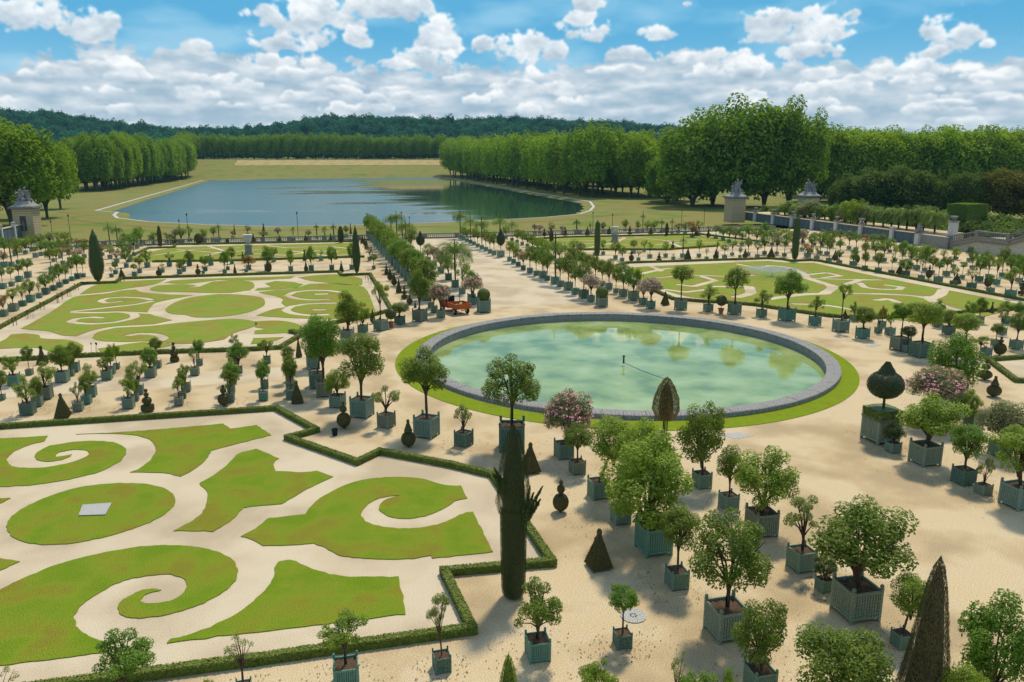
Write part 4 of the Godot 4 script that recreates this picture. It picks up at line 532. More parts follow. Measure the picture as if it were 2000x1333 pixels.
	potted(8.42, -83.21, 0.68, 0.26, 1.02, 1.26, 3.01, 1.2, 0, "greyoleander", 0, 1, 2)
	potted(7.86, -85.51, 0.88, 0.29, 1.04, 1.67, 3.97, 1.17, 0, "round", 5, 1, 3)
	potted(7.1, -88.01, 0.64, 0.28, 1.04, 1.57, 3.76, 0.74, 0, "orange", 3, 1, 4)
	potted(6.55, -90.96, 0.89, 0.25, 1.03, 1.72, 4.27, 1.06, 0, "round", 0, 1, 5)
	potted(5.74, -93.44, 0.68, 0.23, 0.99, 1.72, 3.79, 0.79, 0, "orange", 2, 1, 6)
	potted(5.24, -95.47, 0.85, 0.28, 1.01, 2.18, 5.28, 1.36, 0, "palm", 3, 1, 7)
	potted(4.42, -98.18, 0.57, 0.22, 1.02, 1.43, 3.61, 0.76, 0, "orange", 5, 1, 8)
	potted(3.93, -100.48, 0.84, 0.26, 0.98, 1.51, 4.12, 1.3, 0, "lush", 2, 1, 9)
	potted(3.14, -102.58, 0.59, 0.21, 1, 1.56, 3.49, 0.8, 0, "round", 3, 1, 10)
	potted(2.39, -104.95, 0.67, 0.25, 0.98, 1.46, 3.77, 1.02, 0, "round", 2, 1, 11)
	potted(1.54, -107.85, 0.57, 0.24, 1.03, 0.94, 2.62, 0.84, 0, "oleander", 5, 1, 12)
	potted(0.87, -111.51, 0.59, 0.27, 1.03, 1.05, 2.78, 0.72, 0, "orange", 5, 1, 13)
	potted(0.22, -114.84, 0.61, 0.21, 0.98, 1.37, 3.45, 0.89, 0, "gold", 3, 1, 14)
	potted(-0.38, -117.73, 0.57, 0.28, 0.98, 1.34, 3.01, 0.76, 0, "round", 3, 0, 15)
	potted(-1.74, -122.3, 0.99, 0.26, 0.97, 1.76, 4.35, 0.67, 0, "dome", 2, 0, 16)
	potted(-2.83, -124.75, 0.67, 0.22, 1.03, 1.49, 3.74, 0.8, 0, "round", 0, 0, 17)
	potted(-3.55, -127.46, 0.62, 0.27, 0.96, 1.36, 3.49, 0.82, 0, "orange", 0, 0, 18)
	potted(-4.3, -130.32, 0.64, 0.27, 1.02, 1.39, 3.57, 0.84, 0, "round", 3, 0, 19)
	potted(-5.09, -133.31, 0.65, 0.27, 0.99, 2.11, 4.83, 1.46, 0, "palm", 3, 0, 20)
	potted(-5.91, -136.4, 0.6, 0.25, 0.95, 1.28, 3.21, 0.79, 0, "orange", 3, 0, 21)
	potted(-6.68, -139.67, 0.61, 0.23, 0.98, 1.13, 2.92, 0.81, 0, "round", 3, 0, 22)
	potted(-7.44, -142.22, 0.62, 0.21, 1.03, 2.16, 4.7, 1.64, 0, "palm", 5, 0, 23)
	potted(-8.23, -144.87, 0.64, 0.23, 0.98, 0.99, 2.47, 0.84, 0, "orange", 3, 0, 24)
	potted(-9.05, -147.62, 0.65, 0.25, 1.01, 0.91, 2.8, 0.76, 0, "round", 3, 0, 25)
	potted(-9.8, -150.47, 0.67, 0.27, 1.03, 1.99, 5.05, 1.83, 0, "palm", 0, 0, 26)
	where = "from the pond end in the second line right of the avenue"
	potted(13.12, -84.28, 0.93, 0.23, 1, 1.13, 3.85, 1.04, 0, "lush", 0, 1, 1)
	potted(12.35, -86.74, 0.74, 0.26, 1.02, 1.3, 3.81, 0.85, 0, "lush", 2, 1, 2)
	potted(11.83, -88.97, 0.49, 0.24, 0.98, 1.19, 3.06, 0.7, 0, "orange", 2, 1, 3)
	potted(11.33, -91.58, 0.69, 0.22, 1.01, 1.32, 3.6, 1.01, 0, "round", 2, 1, 4)
	potted(10.83, -94.12, 0.52, 0.24, 1.01, 1.25, 3.28, 0.8, 0, "orange", 2, 1, 5)
	potted(10.32, -96.92, 0.54, 0.23, 1.01, 1.23, 3.25, 0.88, 0, "round", 0, 1, 6)
	potted(9.77, -99.86, 0.51, 0.25, 1.04, 1.2, 3.28, 0.84, 0, "orange", 3, 1, 7)
	potted(9.27, -103.01, 0.53, 0.25, 1.04, 1.17, 3.18, 0.87, 0, "lush", 3, 1, 8)
	potted(8.73, -106.35, 0.54, 0.27, 0.98, 1.14, 3.07, 0.9, 0, "round", 3, 1, 9)
	potted(8.11, -109.35, 0.51, 0.23, 1.03, 1.03, 3.02, 0.85, 0, "orange", 5, 1, 10)
	potted(7.54, -112.56, 0.52, 0.21, 0.96, 0.99, 2.96, 0.95, 0, "palm", 3, 1, 11)
	potted(6.93, -115.96, 0.54, 0.24, 1.03, 0.94, 2.89, 0.9, 0, "round", 3, 0, 12)
	potted(6.25, -118.95, 0.55, 0.27, 1, 0.89, 2.89, 0.92, 0, "gold", 3, 0, 13)
	potted(5.54, -122.05, 0.51, 0.27, 1, 0.84, 2.73, 0.87, 0, "orange", 5, 0, 14)
	potted(4.87, -125.35, 0.52, 0.27, 1.01, 0.78, 2.72, 0.89, 0, "round", 0, 0, 15)
	potted(4.17, -128.83, 0.54, 0.23, 1.02, 0.72, 2.71, 0.91, 0, "orange", 2, 0, 16)
	potted(3.43, -132.51, 0.56, 0.21, 1.04, 0.65, 2.7, 0.94, 0, "round", 2, 0, 17)
	potted(2.65, -136.4, 0.57, 0.21, 0.98, 0.76, 2.68, 0.88, 0, "orange", 0, 0, 18)
	potted(1.8, -139.63, 0.52, 0.22, 0.98, 0.78, 2.75, 0.9, 0, "lush", 3, 0, 19)
	potted(0.92, -143.05, 0.53, 0.28, 1.02, 0.8, 2.63, 0.92, 0, "round", 3, 0, 20)
	potted(0, -146.65, 0.54, 0.28, 0.97, 1.38, 3.63, 1.41, 0, "palm", 5, 0, 21)
	potted(-1.16, -150.43, 0.56, 0.28, 1.04, 0.84, 2.57, 0.87, 0, "orange", 3, 0, 22)
	potted(-2.37, -153.39, 0.57, 0.27, 0.97, 1.54, 3.89, 1.67, 0, "palm", 2, 0, 23)
	where = "from the far end in the outer line left of the avenue"
	potted(-27.82, -154.64, 1.17, 0.21, 0.96, 1.69, 4.61, 1.15, 0, "round", 3, 0, 1)
	potted(-26.9, -151.16, 1.17, 0.28, 0.96, 1.69, 4.61, 1.4, 0, "orange", 5, 0, 2)
	potted(-26.03, -147.83, 1.17, 0.26, 0.98, 1.69, 4.61, 1.65, 0, "lush", 2, 0, 3)
	potted(-25.07, -144.2, 1.17, 0.28, 0.97, 1.69, 4.61, 1.15, 0, "round", 0, 0, 4)
	potted(-24.16, -140.74, 1.17, 0.24, 0.98, 1.69, 4.62, 1.4, 0, "round", 2, 0, 5)
	potted(-23.29, -137.44, 1.16, 0.25, 0.96, 1.69, 4.62, 1.65, 0, "orange", 3, 0, 6)
	potted(-22.36, -133.9, 1.16, 0.22, 1, 1.69, 4.62, 1.15, 0, "lush", 3, 0, 7)
	potted(-21.47, -130.53, 1.16, 0.22, 0.99, 1.69, 4.62, 1.4, 0, "round", 2, 0, 8)
	potted(-20.54, -126.99, 1.16, 0.27, 1.01, 1.69, 4.62, 1.65, 0, "round", 3, 0, 9)
	potted(-19.65, -123.62, 1.15, 0.28, 1.02, 1.69, 4.62, 1.15, 0, "orange", 2, 0, 10)
	potted(-18.65, -119.8, 1.15, 0.25, 1, 1.69, 4.62, 1.4, 0, "lush", 3, 0, 11)
	potted(-17.7, -116.21, 1.15, 0.21, 1, 1.69, 4.62, 1.65, 0, "round", 0, 0, 12)
	potted(-16.74, -112.55, 1.15, 0.22, 1.01, 1.69, 4.62, 1.15, 0, "round", 5, 1, 13)
	potted(-15.83, -109.11, 1.14, 0.27, 1.01, 1.68, 4.63, 1.4, 0, "orange", 2, 1, 14)
	potted(-14.91, -105.62, 1.14, 0.26, 1.04, 1.68, 4.63, 1.65, 0, "lush", 0, 1, 15)
	potted(-13.93, -101.9, 1.14, 0.23, 0.99, 1.68, 4.63, 1.15, 0, "round", 2, 1, 16)
	potted(-13.02, -98.42, 1.13, 0.21, 1.02, 1.68, 4.63, 1.4, 0, "round", 0, 1, 17)
	potted(-12.05, -94.77, 1.13, 0.28, 0.99, 1.68, 4.63, 1.65, 0, "orange", 0, 1, 18)
	potted(-11.16, -91.38, 1.12, 0.22, 0.96, 1.68, 4.64, 1.15, 0, "lush", 5, 1, 19)
	potted(-10.23, -87.87, 1.12, 0.22, 1, 1.68, 4.64, 1.4, 0, "round", 2, 1, 20)
	potted(-9.29, -84.31, 1.11, 0.21, 1.01, 1.68, 4.64, 1.65, 0, "round", 0, 1, 21)
	where = "from the far end in the inner line left of the avenue"
	potted(-23.81, -156.5, 0.74, 0.26, 0.96, 1.07, 4.06, 1.81, 0, "palm", 3, 0, 1)
	potted(-21.7, -149.51, 0.7, 0.24, 1.02, 1.69, 4.93, 1.82, 0, "palm", 3, 0, 2)
	potted(-19.43, -140.55, 0.74, 0.26, 1.05, 1.41, 3.57, 1.18, 0, "palm", 0, 0, 3)
	potted(-17.85, -133.31, 0.7, 0.27, 1.03, 2.11, 4.67, 1.71, 0, "palm", 5, 0, 4)
	potted(-16.1, -126.1, 0.73, 0.26, 1.01, 1.51, 4.58, 1.22, 0, "orange", 0, 0, 5)
	potted(-13.9, -120.32, 0.9, 0.23, 0.96, 1.97, 4.14, 0.66, 0, "dome", 3, 0, 6)
	potted(-12.36, -116.03, 0.73, 0.22, 1.01, 0.93, 2.88, 0.98, 0, "round", 5, 0, 7)
	potted(-11.02, -111.54, 0.7, 0.24, 1.01, 1.04, 2.92, 0.94, 0, "oleander", 3, 1, 8)
	potted(-9.51, -104.98, 0.78, 0.26, 0.96, 0.9, 2.95, 1.09, 0, "greyoleander", 2, 1, 9)
	potted(-7.99, -98.69, 0.78, 0.21, 1.01, 0.98, 3.55, 1.09, 0, "orange", 5, 1, 10)
	potted(-6.76, -93.08, 0.79, 0.21, 1.01, 1.89, 5.52, 2.53, 0, "bigpalm", 3, 1, 11)
	potted(-5.62, -88.33, 0.64, 0.25, 0.98, 1.64, 4, 0.98, 0, "open", 2, 1, 12)
	potted(-4.32, -83.24, 0.79, 0.22, 1, 1.53, 3.44, 0.92, 0, "lush", 0, 1, 13)
	potted(-4.08, -81.73, 0.77, 0.25, 1, 1.12, 3.06, 1.34, 0, "oleander", 3, 1, 14)
	potted(-7.73, -77.18, 0.63, 0.24, 1.03, 1.07, 2.81, 0.86, 0, "greyoleander", 0, 1, 16)
	potted(-8.33, -79.59, 0.55, 0.21, 1.01, 1.17, 3.01, 0.78, 0, "lush", 0, 1, 15)
	where = "from the left between the middle and far left lawns"
	potted(-49.05, -102.06, 0.56, 0.27, 0.96, 0.9, 1.63, 0.46, 0, "round", 0, 1, 1)
	potted(-49.65, -104.83, 0.52, 0.27, 0.98, 1.06, 2.29, 0.68, 0, "orange", 0, 1, 2)
	potted(-51.14, -110.44, 0.68, 0.22, 1.02, 0.75, 2.68, 0.89, 0, "open", 2, 1, 3)
	potted(-46.86, -105.32, 0.53, 0.21, 0.98, 0.58, 1.41, 0.34, 0, "sparse", 3, 1, 4)
	potted(-48.49, -111.48, 0.63, 0.23, 0.96, 0.76, 2.21, 0.87, 0, "sparse", 3, 1, 5)
	potted(-43.95, -103.92, 0.59, 0.25, 1.04, 0.64, 2.06, 0.54, 0, "round", 3, 1, 6)
	potted(-44.37, -106.3, 0.55, 0.26, 1.03, 0.8, 1.91, 0.48, 0, "round", 2, 1, 7)
	potted(-45.88, -112.02, 0.64, 0.27, 0.98, 0.65, 2.22, 0.8, 0, "round", 5, 1, 8)
	potted(-40.97, -104.28, 0.36, 0.21, 1.03, 0.45, 1.14, 0.27, 0, "sparse", 3, 1, 9)
	potted(-41.65, -106.79, 0.56, 0.27, 0.96, 0.73, 2.26, 0.69, 0, "round", 5, 1, 10)
	potted(-43.03, -112.57, 0.66, 0.27, 0.98, 0.66, 1.64, 0.51, 0, "open", 3, 1, 11)
	potted(-38.31, -104.82, 0.5, 0.26, 0.96, 1, 2.97, 0.68, 0, "lush", 0, 1, 12)
	potted(-38.92, -107.74, 0.45, 0.24, 1.02, 0.96, 2.78, 0.63, 0, "round", 5, 1, 13)
	potted(-40.58, -114.19, 0.54, 0.27, 1.02, 0.86, 2.56, 0.67, 0, "round", 3, 1, 14)
	potted(-35.75, -105.76, 0.45, 0.26, 0.95, 0.48, 1.15, 0.28, 0, "sparse", 3, 1, 15)
	potted(-36.23, -108.31, 0.59, 0.23, 1.03, 0.6, 2.08, 0.91, 0, "autumn", 2, 1, 16)
	potted(-33.2, -106.89, 0.79, 0.22, 0.99, 0.93, 3.42, 0.94, 0, "lush", 3, 1, 17)
	potted(-30.04, -106.8, 0.61, 0.22, 0.99, 0.73, 3.16, 0.55, 0, "gold", 2, 1, 19)
	potted(-27.39, -107.33, 0.7, 0.25, 0.99, 1.01, 3.38, 0.77, 0, "lush", 3, 1, 20)
	potted(-24.7, -107.81, 0.62, 0.28, 1.04, 1.02, 3.32, 0.73, 0, "round", 5, 1, 22)
	potted(-22.06, -108.32, 0.61, 0.25, 1.04, 1.45, 3.69, 0.63, 0, "lush", 3, 1, 23)
	potted(-19.11, -108.77, 0.46, 0.25, 0.96, 1.11, 2.1, 0.71, 0, "round", 3, 1, 25)
	potted(-21.24, -117.69, 0.57, 0.26, 1.01, 0.88, 2.25, 0.69, 0, "brown", 2, 0, 24)
	potted(-35.18, -116.5, 0.58, 0.27, 0.96, 0.88, 2.38, 0.75, 0, "round", 0, 0, 18)
	potted(-28.5, -117.69, 0.6, 0.22, 1.05, 0.73, 1.8, 0.61, 0, "sparse", 3, 0, 21)
	where = "from the left before the far balustrade on the left"
	potted(-45.46, -144.86, 0.71, 0.23, 0.98, 0.81, 2.11, 1.12, 0, "brown", 2, 0, 15)
	potted(-42.64, -144.82, 0.63, 0.24, 1, 1.46, 2.76, 0.84, 0, "greyoleander", 3, 0, 16)
	potted(-40.17, -145.72, 0.64, 0.25, 1.02, 1.09, 2.87, 0.47, 0, "spiky", 5, 0, 17)
	potted(-37.82, -147.61, 0.76, 0.21, 0.98, 0.91, 2.14, 0.76, 0, "feather", 0, 0, 18)
	potted(-36.74, -149.46, 0.67, 0.24, 1, 1.22, 2.65, 0.58, 0, "palm", 3, 0, 19)
	potted(-34.55, -146.64, 0.65, 0.26, 1.01, 0.82, 2.88, 0.61, 0, "spiky", 3, 0, 20)
	potted(-33.36, -148.55, 0.75, 0.24, 0.99, 1.3, 2.73, 0.67, 0, "palm", 5, 0, 21)
	potted(-31.65, -151.44, 0.75, 0.28, 1.04, 1.03, 2.49, 0.68, 0, "round", 3, 0, 22)
	potted(-55.19, -142.16, 0.58, 0.22, 0.98, 1.07, 2.71, 0.64, 0, "orange", 2, 0, 9)
	potted(-60.97, -143.91, 0.57, 0.22, 0.96, 1.08, 2.56, 0.83, 0, "greyoleander", 3, 0, 6)
	potted(-59.26, -142.24, 0.73, 0.26, 0.95, 1.06, 3.07, 1.1, 0, "orange", 5, 0, 7)
	potted(-58.83, -144.85, 0.66, 0.22, 1.02, 0.99, 3.03, 0.75, 0, "spiky", 5, 0, 8)
	potted(-54.13, -144.04, 0.84, 0.26, 1.01, 1.26, 3.1, 0.74, 0, "feather", 2, 0, 11)
	potted(-54.47, -147.56, 0.61, 0.24, 0.99, 1.3, 2.81, 0.66, 0, "palm", 5, 0, 12)
	potted(-63.17, -139.64, 0.62, 0.26, 1.03, 0.78, 2.39, 0.81, 0, "orange", 3, 0, 3)
	potted(-61.89, -142.16, 0.56, 0.27, 1.01, 0.7, 2.16, 0.73, 0, "brown", 0, 0, 4)
	potted(-56.93, -147.52, 0.51, 0.22, 0.97, 0.73, 1.87, 0.57, 0, "sparse", 2, 0, 10)
	potted(-52.55, -149.45, 0.62, 0.26, 1, 0.74, 1.7, 0.58, 0, "brown", 0, 0, 13)
	potted(-51.69, -155.41, 0.65, 0.28, 0.99, 0.97, 2.16, 0.9, 0, "brown", 3, 0, 14)
	potted(-60.63, -141.33, 0.64, 0.24, 0.99, 0.64, 1.88, 0.82, 0, "orange", 0, 0, 5)
	potted(-64.21, -137.17, 0.61, 0.21, 1.05, 1.03, 3.67, 0.97, 0, "open", 0, 0, 2)
	potted(-63.46, -134.01, 0.59, 0.21, 0.98, 1.18, 3.59, 0.95, 0, "lush", 2, 0, 1)
	where = "from the left in the row along the left lawn hedge"
	potted(-49.3, -75.33, 0.59, 0.22, 1.04, 0.8, 2.16, 0.4, 0, "autumn", 0, 1, 1)
	potted(-50.01, -78.03, 0.77, 0.22, 0.96, 1.13, 2.47, 0.77, 0, "open", 1, 1, 2)
	potted(-50.71, -80.73, 0.59, 0.25, 0.96, 0.92, 2.47, 0.48, 0, "open", 5, 1, 3)
	potted(-51.35, -83.15, 0.7, 0.22, 1.03, 0.88, 2.58, 0.65, 0, "lush", 3, 1, 4)
	potted(-51.84, -85.59, 0.54, 0.26, 0.97, 0.64, 1.94, 0.34, 0, "sparse", 2, 1, 5)
	potted(-52.49, -87.98, 0.69, 0.22, 1.02, 0.82, 2.44, 0.8, 0, "round", 5, 1, 6)
	potted(-53.17, -90.73, 0.57, 0.21, 1, 0.97, 2.46, 0.56, 0, "round", 5, 1, 7)
	potted(-53.7, -92.96, 0.59, 0.21, 0.98, 1.24, 2.82, 0.73, 0, "lush", 0, 1, 8)
	potted(-54.45, -95.67, 0.56, 0.26, 0.95, 1.03, 2.59, 0.56, 0, "orange", 5, 1, 9)
	potted(-55.03, -98.11, 0.52, 0.23, 0.97, 1.44, 2.59, 0.51, 0, "round", 3, 1, 10)
	potted(-55.27, -99.88, 0.64, 0.23, 0.99, 1.53, 3.21, 0.91, 0, "lush", 5, 1, 11)
	potted(-55.21, -101.12, 0.49, 0.25, 0.96, 1.42, 2.87, 0.53, 0, "round", 2, 1, 12)
	where = "from the left in the second row of the left side walk"
	potted(-59.76, -91.87, 0.66, 0.24, 0.97, 1.4, 2.79, 0.48, 0, "round", 3, 1, 1)
	potted(-59.86, -93.69, 0.53, 0.21, 1.01, 1.38, 2.42, 0.49, 0, "round", 2, 1, 2)
	potted(-61.17, -97.36, 0.71, 0.22, 0.95, 1.23, 2.31, 0.7, 0, "orange", 0, 1, 3)
	potted(-62.14, -100.8, 0.73, 0.28, 1.01, 1.2, 2.65, 0.85, 0, "round", 2, 1, 4)
	potted(-62.57, -106.77, 0.5, 0.24, 1.04, 1.64, 3.16, 0.83, 0, "orange", 3, 1, 5)
	potted(-63.45, -109.84, 0.52, 0.28, 1.01, 1.47, 2.96, 0.78, 0, "gold", 5, 1, 7)
	potted(-64.45, -113.08, 0.54, 0.27, 1.04, 1.29, 2.9, 0.81, 0, "brown", 2, 1, 9)
	potted(-65.69, -117.1, 0.56, 0.28, 1.02, 1.11, 2.62, 0.83, 0, "orange", 3, 0, 11)
	potted(-64.27, -116.57, 0.68, 0.25, 0.99, 0.79, 1.92, 1.21, 0, "oleander", 2, 0, 12)
	potted(-65.42, -120.77, 0.58, 0.28, 0.98, 0.98, 2.54, 0.86, 0, "orange", 3, 0, 13)
	potted(-67.69, -116.47, 0.49, 0.21, 1.05, 1.33, 3.14, 0.9, 0, "lush", 2, 0, 6)
	potted(-69.08, -120.74, 0.51, 0.22, 1, 1.3, 3.01, 0.86, 0, "round", 2, 0, 8)
	potted(-70.33, -125.32, 0.53, 0.21, 0.97, 1.27, 2.88, 0.89, 0, "orange", 2, 0, 10)
	where = "from the left in the rows by the left gate pier"
	potted(-71.29, -110.49, 0.79, 0.29, 0.96, 0.96, 2.39, 0.57, 0, "brown", 3, 1, 1)
	potted(-70.82, -111.48, 0.63, 0.25, 0.99, 0.9, 3.36, 0.72, 0, "palm", 2, 1, 3)
	potted(-71.53, -114.19, 0.53, 0.27, 1.05, 1.3, 3.37, 0.81, 0, "orange", 0, 1, 5)
	potted(-73.27, -121.46, 0.69, 0.28, 1.04, 0.9, 1.85, 0.55, 0, "round", 2, 0, 8)
	potted(-73.87, -124, 0.58, 0.25, 0.97, 0.93, 2.05, 0.72, 0, "orange", 0, 0, 10)
	potted(-73.9, -125.31, 0.52, 0.29, 0.99, 0.94, 2.56, 0.81, 0, "lush", 5, 0, 11)
	potted(-77.55, -120.76, 0.56, 0.23, 1.01, 1.3, 3.32, 0.94, 0, "lush", 0, 0, 2)
	potted(-77.97, -124, 0.57, 0.23, 1.04, 1.25, 3.01, 0.96, 0, "orange", 3, 0, 4)
	potted(-77.57, -126.02, 0.59, 0.25, 1.02, 1.03, 2.81, 0.98, 0, "round", 3, 0, 6)
	potted(-78.66, -129.51, 0.54, 0.27, 1.04, 1.14, 2.81, 1, 0, "orange", 3, 0, 7)
	potted(-79.3, -133.23, 0.55, 0.28, 0.97, 1.09, 2.63, 1.03, 0, "lush", 2, 0, 9)
	potted(-79.08, -135.56, 0.57, 0.24, 1.02, 1.02, 2.76, 1.05, 0, "feather", 2, 0, 12)
	potted(-78.66, -137.16, 0.58, 0.26, 0.99, 1.03, 2.62, 0.97, 0, "spiky", 2, 0, 13)
	potted(-78.23, -138.79, 0.58, 0.22, 0.98, 1.04, 2.47, 0.98, 0, "orange", 5, 0, 14)
	potted(-73.68, -134, 0.57, 0.24, 1.04, 0.66, 1.7, 0.87, 0, "brown", 3, 0, 15)
	potted(-73.21, -135.56, 0.58, 0.28, 1, 0.59, 1.54, 0.88, 0, "round", 0, 0, 16)
	potted(-68.82, -135.57, 0.59, 0.28, 1, 1.37, 3.8, 1.05, 0, "palm", 0, 0, 18)
	potted(-69.08, -138.8, 0.6, 0.22, 1.01, 1.22, 3.35, 1.25, 0, "palm", 3, 0, 23)
	potted(-64.01, -130.98, 0.57, 0.26, 1.02, 1.32, 3, 1.01, 0, "lush", 3, 0, 25)
	potted(-64.29, -123.98, 0.53, 0.22, 0.99, 0.61, 1.89, 0.72, 0, "autumn", 2, 0, 17)
	potted(-61.19, -120.15, 0.59, 0.29, 0.98, 0.75, 2.14, 0.86, 0, "gold", 2, 0, 19)
	potted(-57.86, -115.38, 0.63, 0.23, 0.95, 0.63, 2.21, 0.9, 0, "brown", 3, 0, 22)
	potted(-52.4, -103.88, 0.51, 0.21, 1.05, 0.78, 1.87, 0.47, 0, "round", 3, 1, 21)
	potted(-51.57, -101.1, 0.44, 0.22, 0.98, 0.63, 1.43, 0.26, 0, "sparse", 3, 1, 20)
	potted(-59.55, -120.78, 0.59, 0.28, 1, 1.14, 2.85, 0.94, 0, "lush", 2, 0, 24)
	potted(-54.06, -110.37, 0.54, 0.25, 1.01, 1.04, 2.9, 0.71, 0, "lush", 3, 1, 26)
	potted(-56.35, -116.48, 0.51, 0.21, 1, 1.18, 3.14, 0.75, 0, "feather", 3, 0, 27)
	potted(-59.31, -123.98, 0.55, 0.26, 0.97, 1.41, 3.49, 0.96, 0, "lush", 3, 0, 28)
	where = "from the left along the hedge behind the right lawn"
	potted(15.67, -119.56, 0.54, 0.21, 1.05, 0.97, 2.82, 1, 0, "round", 3, 0, 1)
	potted(16.35, -117.13, 0.52, 0.26, 0.95, 0.8, 2.32, 0.76, 0, "orange", 2, 0, 2)
	potted(18.87, -117.7, 0.46, 0.22, 1.03, 0.73, 1.8, 0.53, 0, "sparse", 3, 0, 3)
	potted(21.09, -120.84, 0.59, 0.25, 0.98, 0.98, 2.54, 0.55, 0, "spiky", 3, 0, 4)
	potted(23.75, -122.08, 0.53, 0.25, 1, 0.99, 2.72, 0.55, 0, "gold", 0, 0, 5)
	potted(24.31, -118.91, 0.46, 0.27, 1.01, 0.49, 1.09, 0.31, 0, "sparse", 0, 0, 6)
	potted(26.24, -121.47, 0.59, 0.27, 1.05, 1.22, 2.94, 0.71, 0, "palm", 3, 0, 7)
	potted(29.32, -118.9, 0.46, 0.27, 0.98, 0.74, 1.97, 0.38, 0, "sparse", 3, 0, 9)
	potted(28.9, -122.08, 0.53, 0.25, 0.98, 1.15, 2.88, 0.55, 0, "gold", 3, 0, 8)
	potted(32.37, -120.21, 0.57, 0.21, 0.96, 1.21, 2.22, 0.78, 0, "round", 2, 0, 11)
	potted(34.56, -124, 0.47, 0.29, 1.05, 1.09, 2.37, 0.72, 0, "open", 2, 0, 12)
	potted(35.03, -121.36, 0.4, 0.27, 1.01, 0.6, 1.86, 0.39, 0, "feather", 3, 0, 13)
	potted(37.07, -124.03, 0.53, 0.26, 0.95, 1.25, 2.85, 0.72, 0, "orange", 2, 0, 14)
	potted(37.73, -121.43, 0.52, 0.24, 0.96, 1.07, 2.48, 0.71, 0, "open", 0, 0, 15)
	potted(40.06, -125.37, 0.53, 0.21, 1.04, 1.1, 3.68, 0.97, 0, "lush", 5, 0, 16)
	potted(41.99, -125.34, 0.47, 0.25, 1.04, 1.26, 3.84, 1.05, 0, "feather", 2, 0, 17)
	potted(42.33, -122.71, 0.52, 0.27, 1.05, 1.55, 3.61, 0.87, 0, "lush", 5, 0, 18)
	potted(32.49, -125.34, 0.48, 0.22, 1.04, 0.78, 2.23, 0.57, 0, "spiky", 0, 0, 10)
	potted(45.49, -121.56, 0.74, 0.24, 1.01, 0.73, 2.31, 0.94, 0, "autumn", 2, 0, 19)
	potted(45.95, -118.99, 0.61, 0.28, 0.96, 0.73, 2.04, 0.42, 0, "open", 2, 0, 20)
	potted(46.86, -116.59, 0.6, 0.24, 0.97, 1.77, 3.95, 0.75, 0, "round", 3, 0, 21)
	potted(47.22, -113.71, 0.58, 0.21, 0.99, 0.92, 2.17, 0.59, 0, "open", 2, 1, 22)
	potted(48.33, -111.6, 0.72, 0.27, 0.98, 0.74, 2.63, 0.69, 0, "lush", 2, 1, 23)
	potted(48.37, -107.85, 0.55, 0.26, 1.04, 1.08, 2.62, 0.59, 0, "round", 5, 1, 24)
	potted(49.1, -105.43, 0.63, 0.28, 0.99, 0.98, 2.83, 0.68, 0, "orange", 3, 1, 25)
	potted(49.98, -103.5, 0.57, 0.24, 0.97, 1.37, 2.65, 0.37, 0, "open", 5, 1, 26)
	potted(51.02, -101.74, 0.7, 0.27, 1.03, 0.7, 2.4, 0.96, 0, "lush", 5, 1, 27)
	potted(51.44, -98.61, 0.59, 0.22, 1.02, 1.76, 2.72, 0.48, 0, "sparse", 3, 1, 28)
	potted(52.52, -96.63, 0.76, 0.21, 0.98, 1.71, 2.78, 0.63, 0, "round", 2, 1, 29)
	potted(53.07, -94.16, 0.61, 0.28, 0.97, 1.12, 2.36, 0.52, 0, "open", 5, 1, 30)
	potted(53.78, -91.6, 0.76, 0.27, 0.98, 1.14, 2.7, 0.78, 0, "sparse", 5, 1, 31)
	potted(54.27, -88.67, 0.62, 0.29, 1.04, 1.23, 2.17, 0.4, 0, "round", 2, 1, 32)
	potted(54.77, -85.78, 0.83, 0.28, 1.02, 1.34, 3.6, 0.89, 0, "open", 3, 1, 33)
	where = "from the left in the second row behind the right lawn"
	potted(45.96, -129.54, 0.48, 0.24, 0.99, 1.14, 3.3, 0.92, 0, "orange", 5, 0, 1)
	potted(47.99, -131, 0.49, 0.28, 1.04, 1.32, 3.51, 0.93, 0, "oleander", 3, 0, 2)
	potted(48.47, -128.14, 0.54, 0.28, 1, 1.29, 3.1, 0.91, 0, "lush", 2, 0, 3)
	potted(49.17, -126.05, 0.53, 0.26, 0.97, 1.35, 3.62, 0.98, 0, "round", 2, 0, 4)
	potted(49.72, -124.73, 0.58, 0.21, 0.98, 1.33, 3.26, 0.89, 0, "round", 2, 0, 5)
	potted(51.45, -124.02, 0.52, 0.25, 1.03, 1.25, 2.69, 0.8, 0, "lush", 3, 0, 6)
	potted(56.43, -132.52, 0.55, 0.25, 1.01, 1.33, 3.2, 1.03, 0, "round", 2, 0, 7)
	potted(56.99, -131.03, 0.54, 0.27, 1.02, 1.32, 3.17, 0.93, 0, "orange", 2, 0, 8)
	potted(54.06, -120.78, 0.5, 0.22, 1.01, 0.83, 2.7, 0.78, 0, "round", 5, 0, 9)
	potted(54.72, -118.92, 0.49, 0.28, 1.02, 1.05, 3.19, 0.85, 0, "lush", 3, 0, 10)
	potted(54.96, -116.58, 0.59, 0.26, 0.96, 1.32, 3.43, 0.83, 0, "round", 5, 0, 11)
	potted(56.59, -116.51, 0.48, 0.25, 1.03, 1.18, 2.68, 0.6, 0, "gold", 3, 0, 12)
	potted(56.56, -114.24, 0.53, 0.27, 1.04, 1.15, 3.37, 0.74, 0, "lush", 0, 1, 13)
	potted(56.72, -111.98, 0.46, 0.23, 0.96, 0.99, 3.02, 0.73, 0, "orange", 0, 1, 14)
	potted(55.48, -107.9, 0.65, 0.23, 1.01, 0.8, 2.9, 0.7, 0, "open", 2, 1, 15)
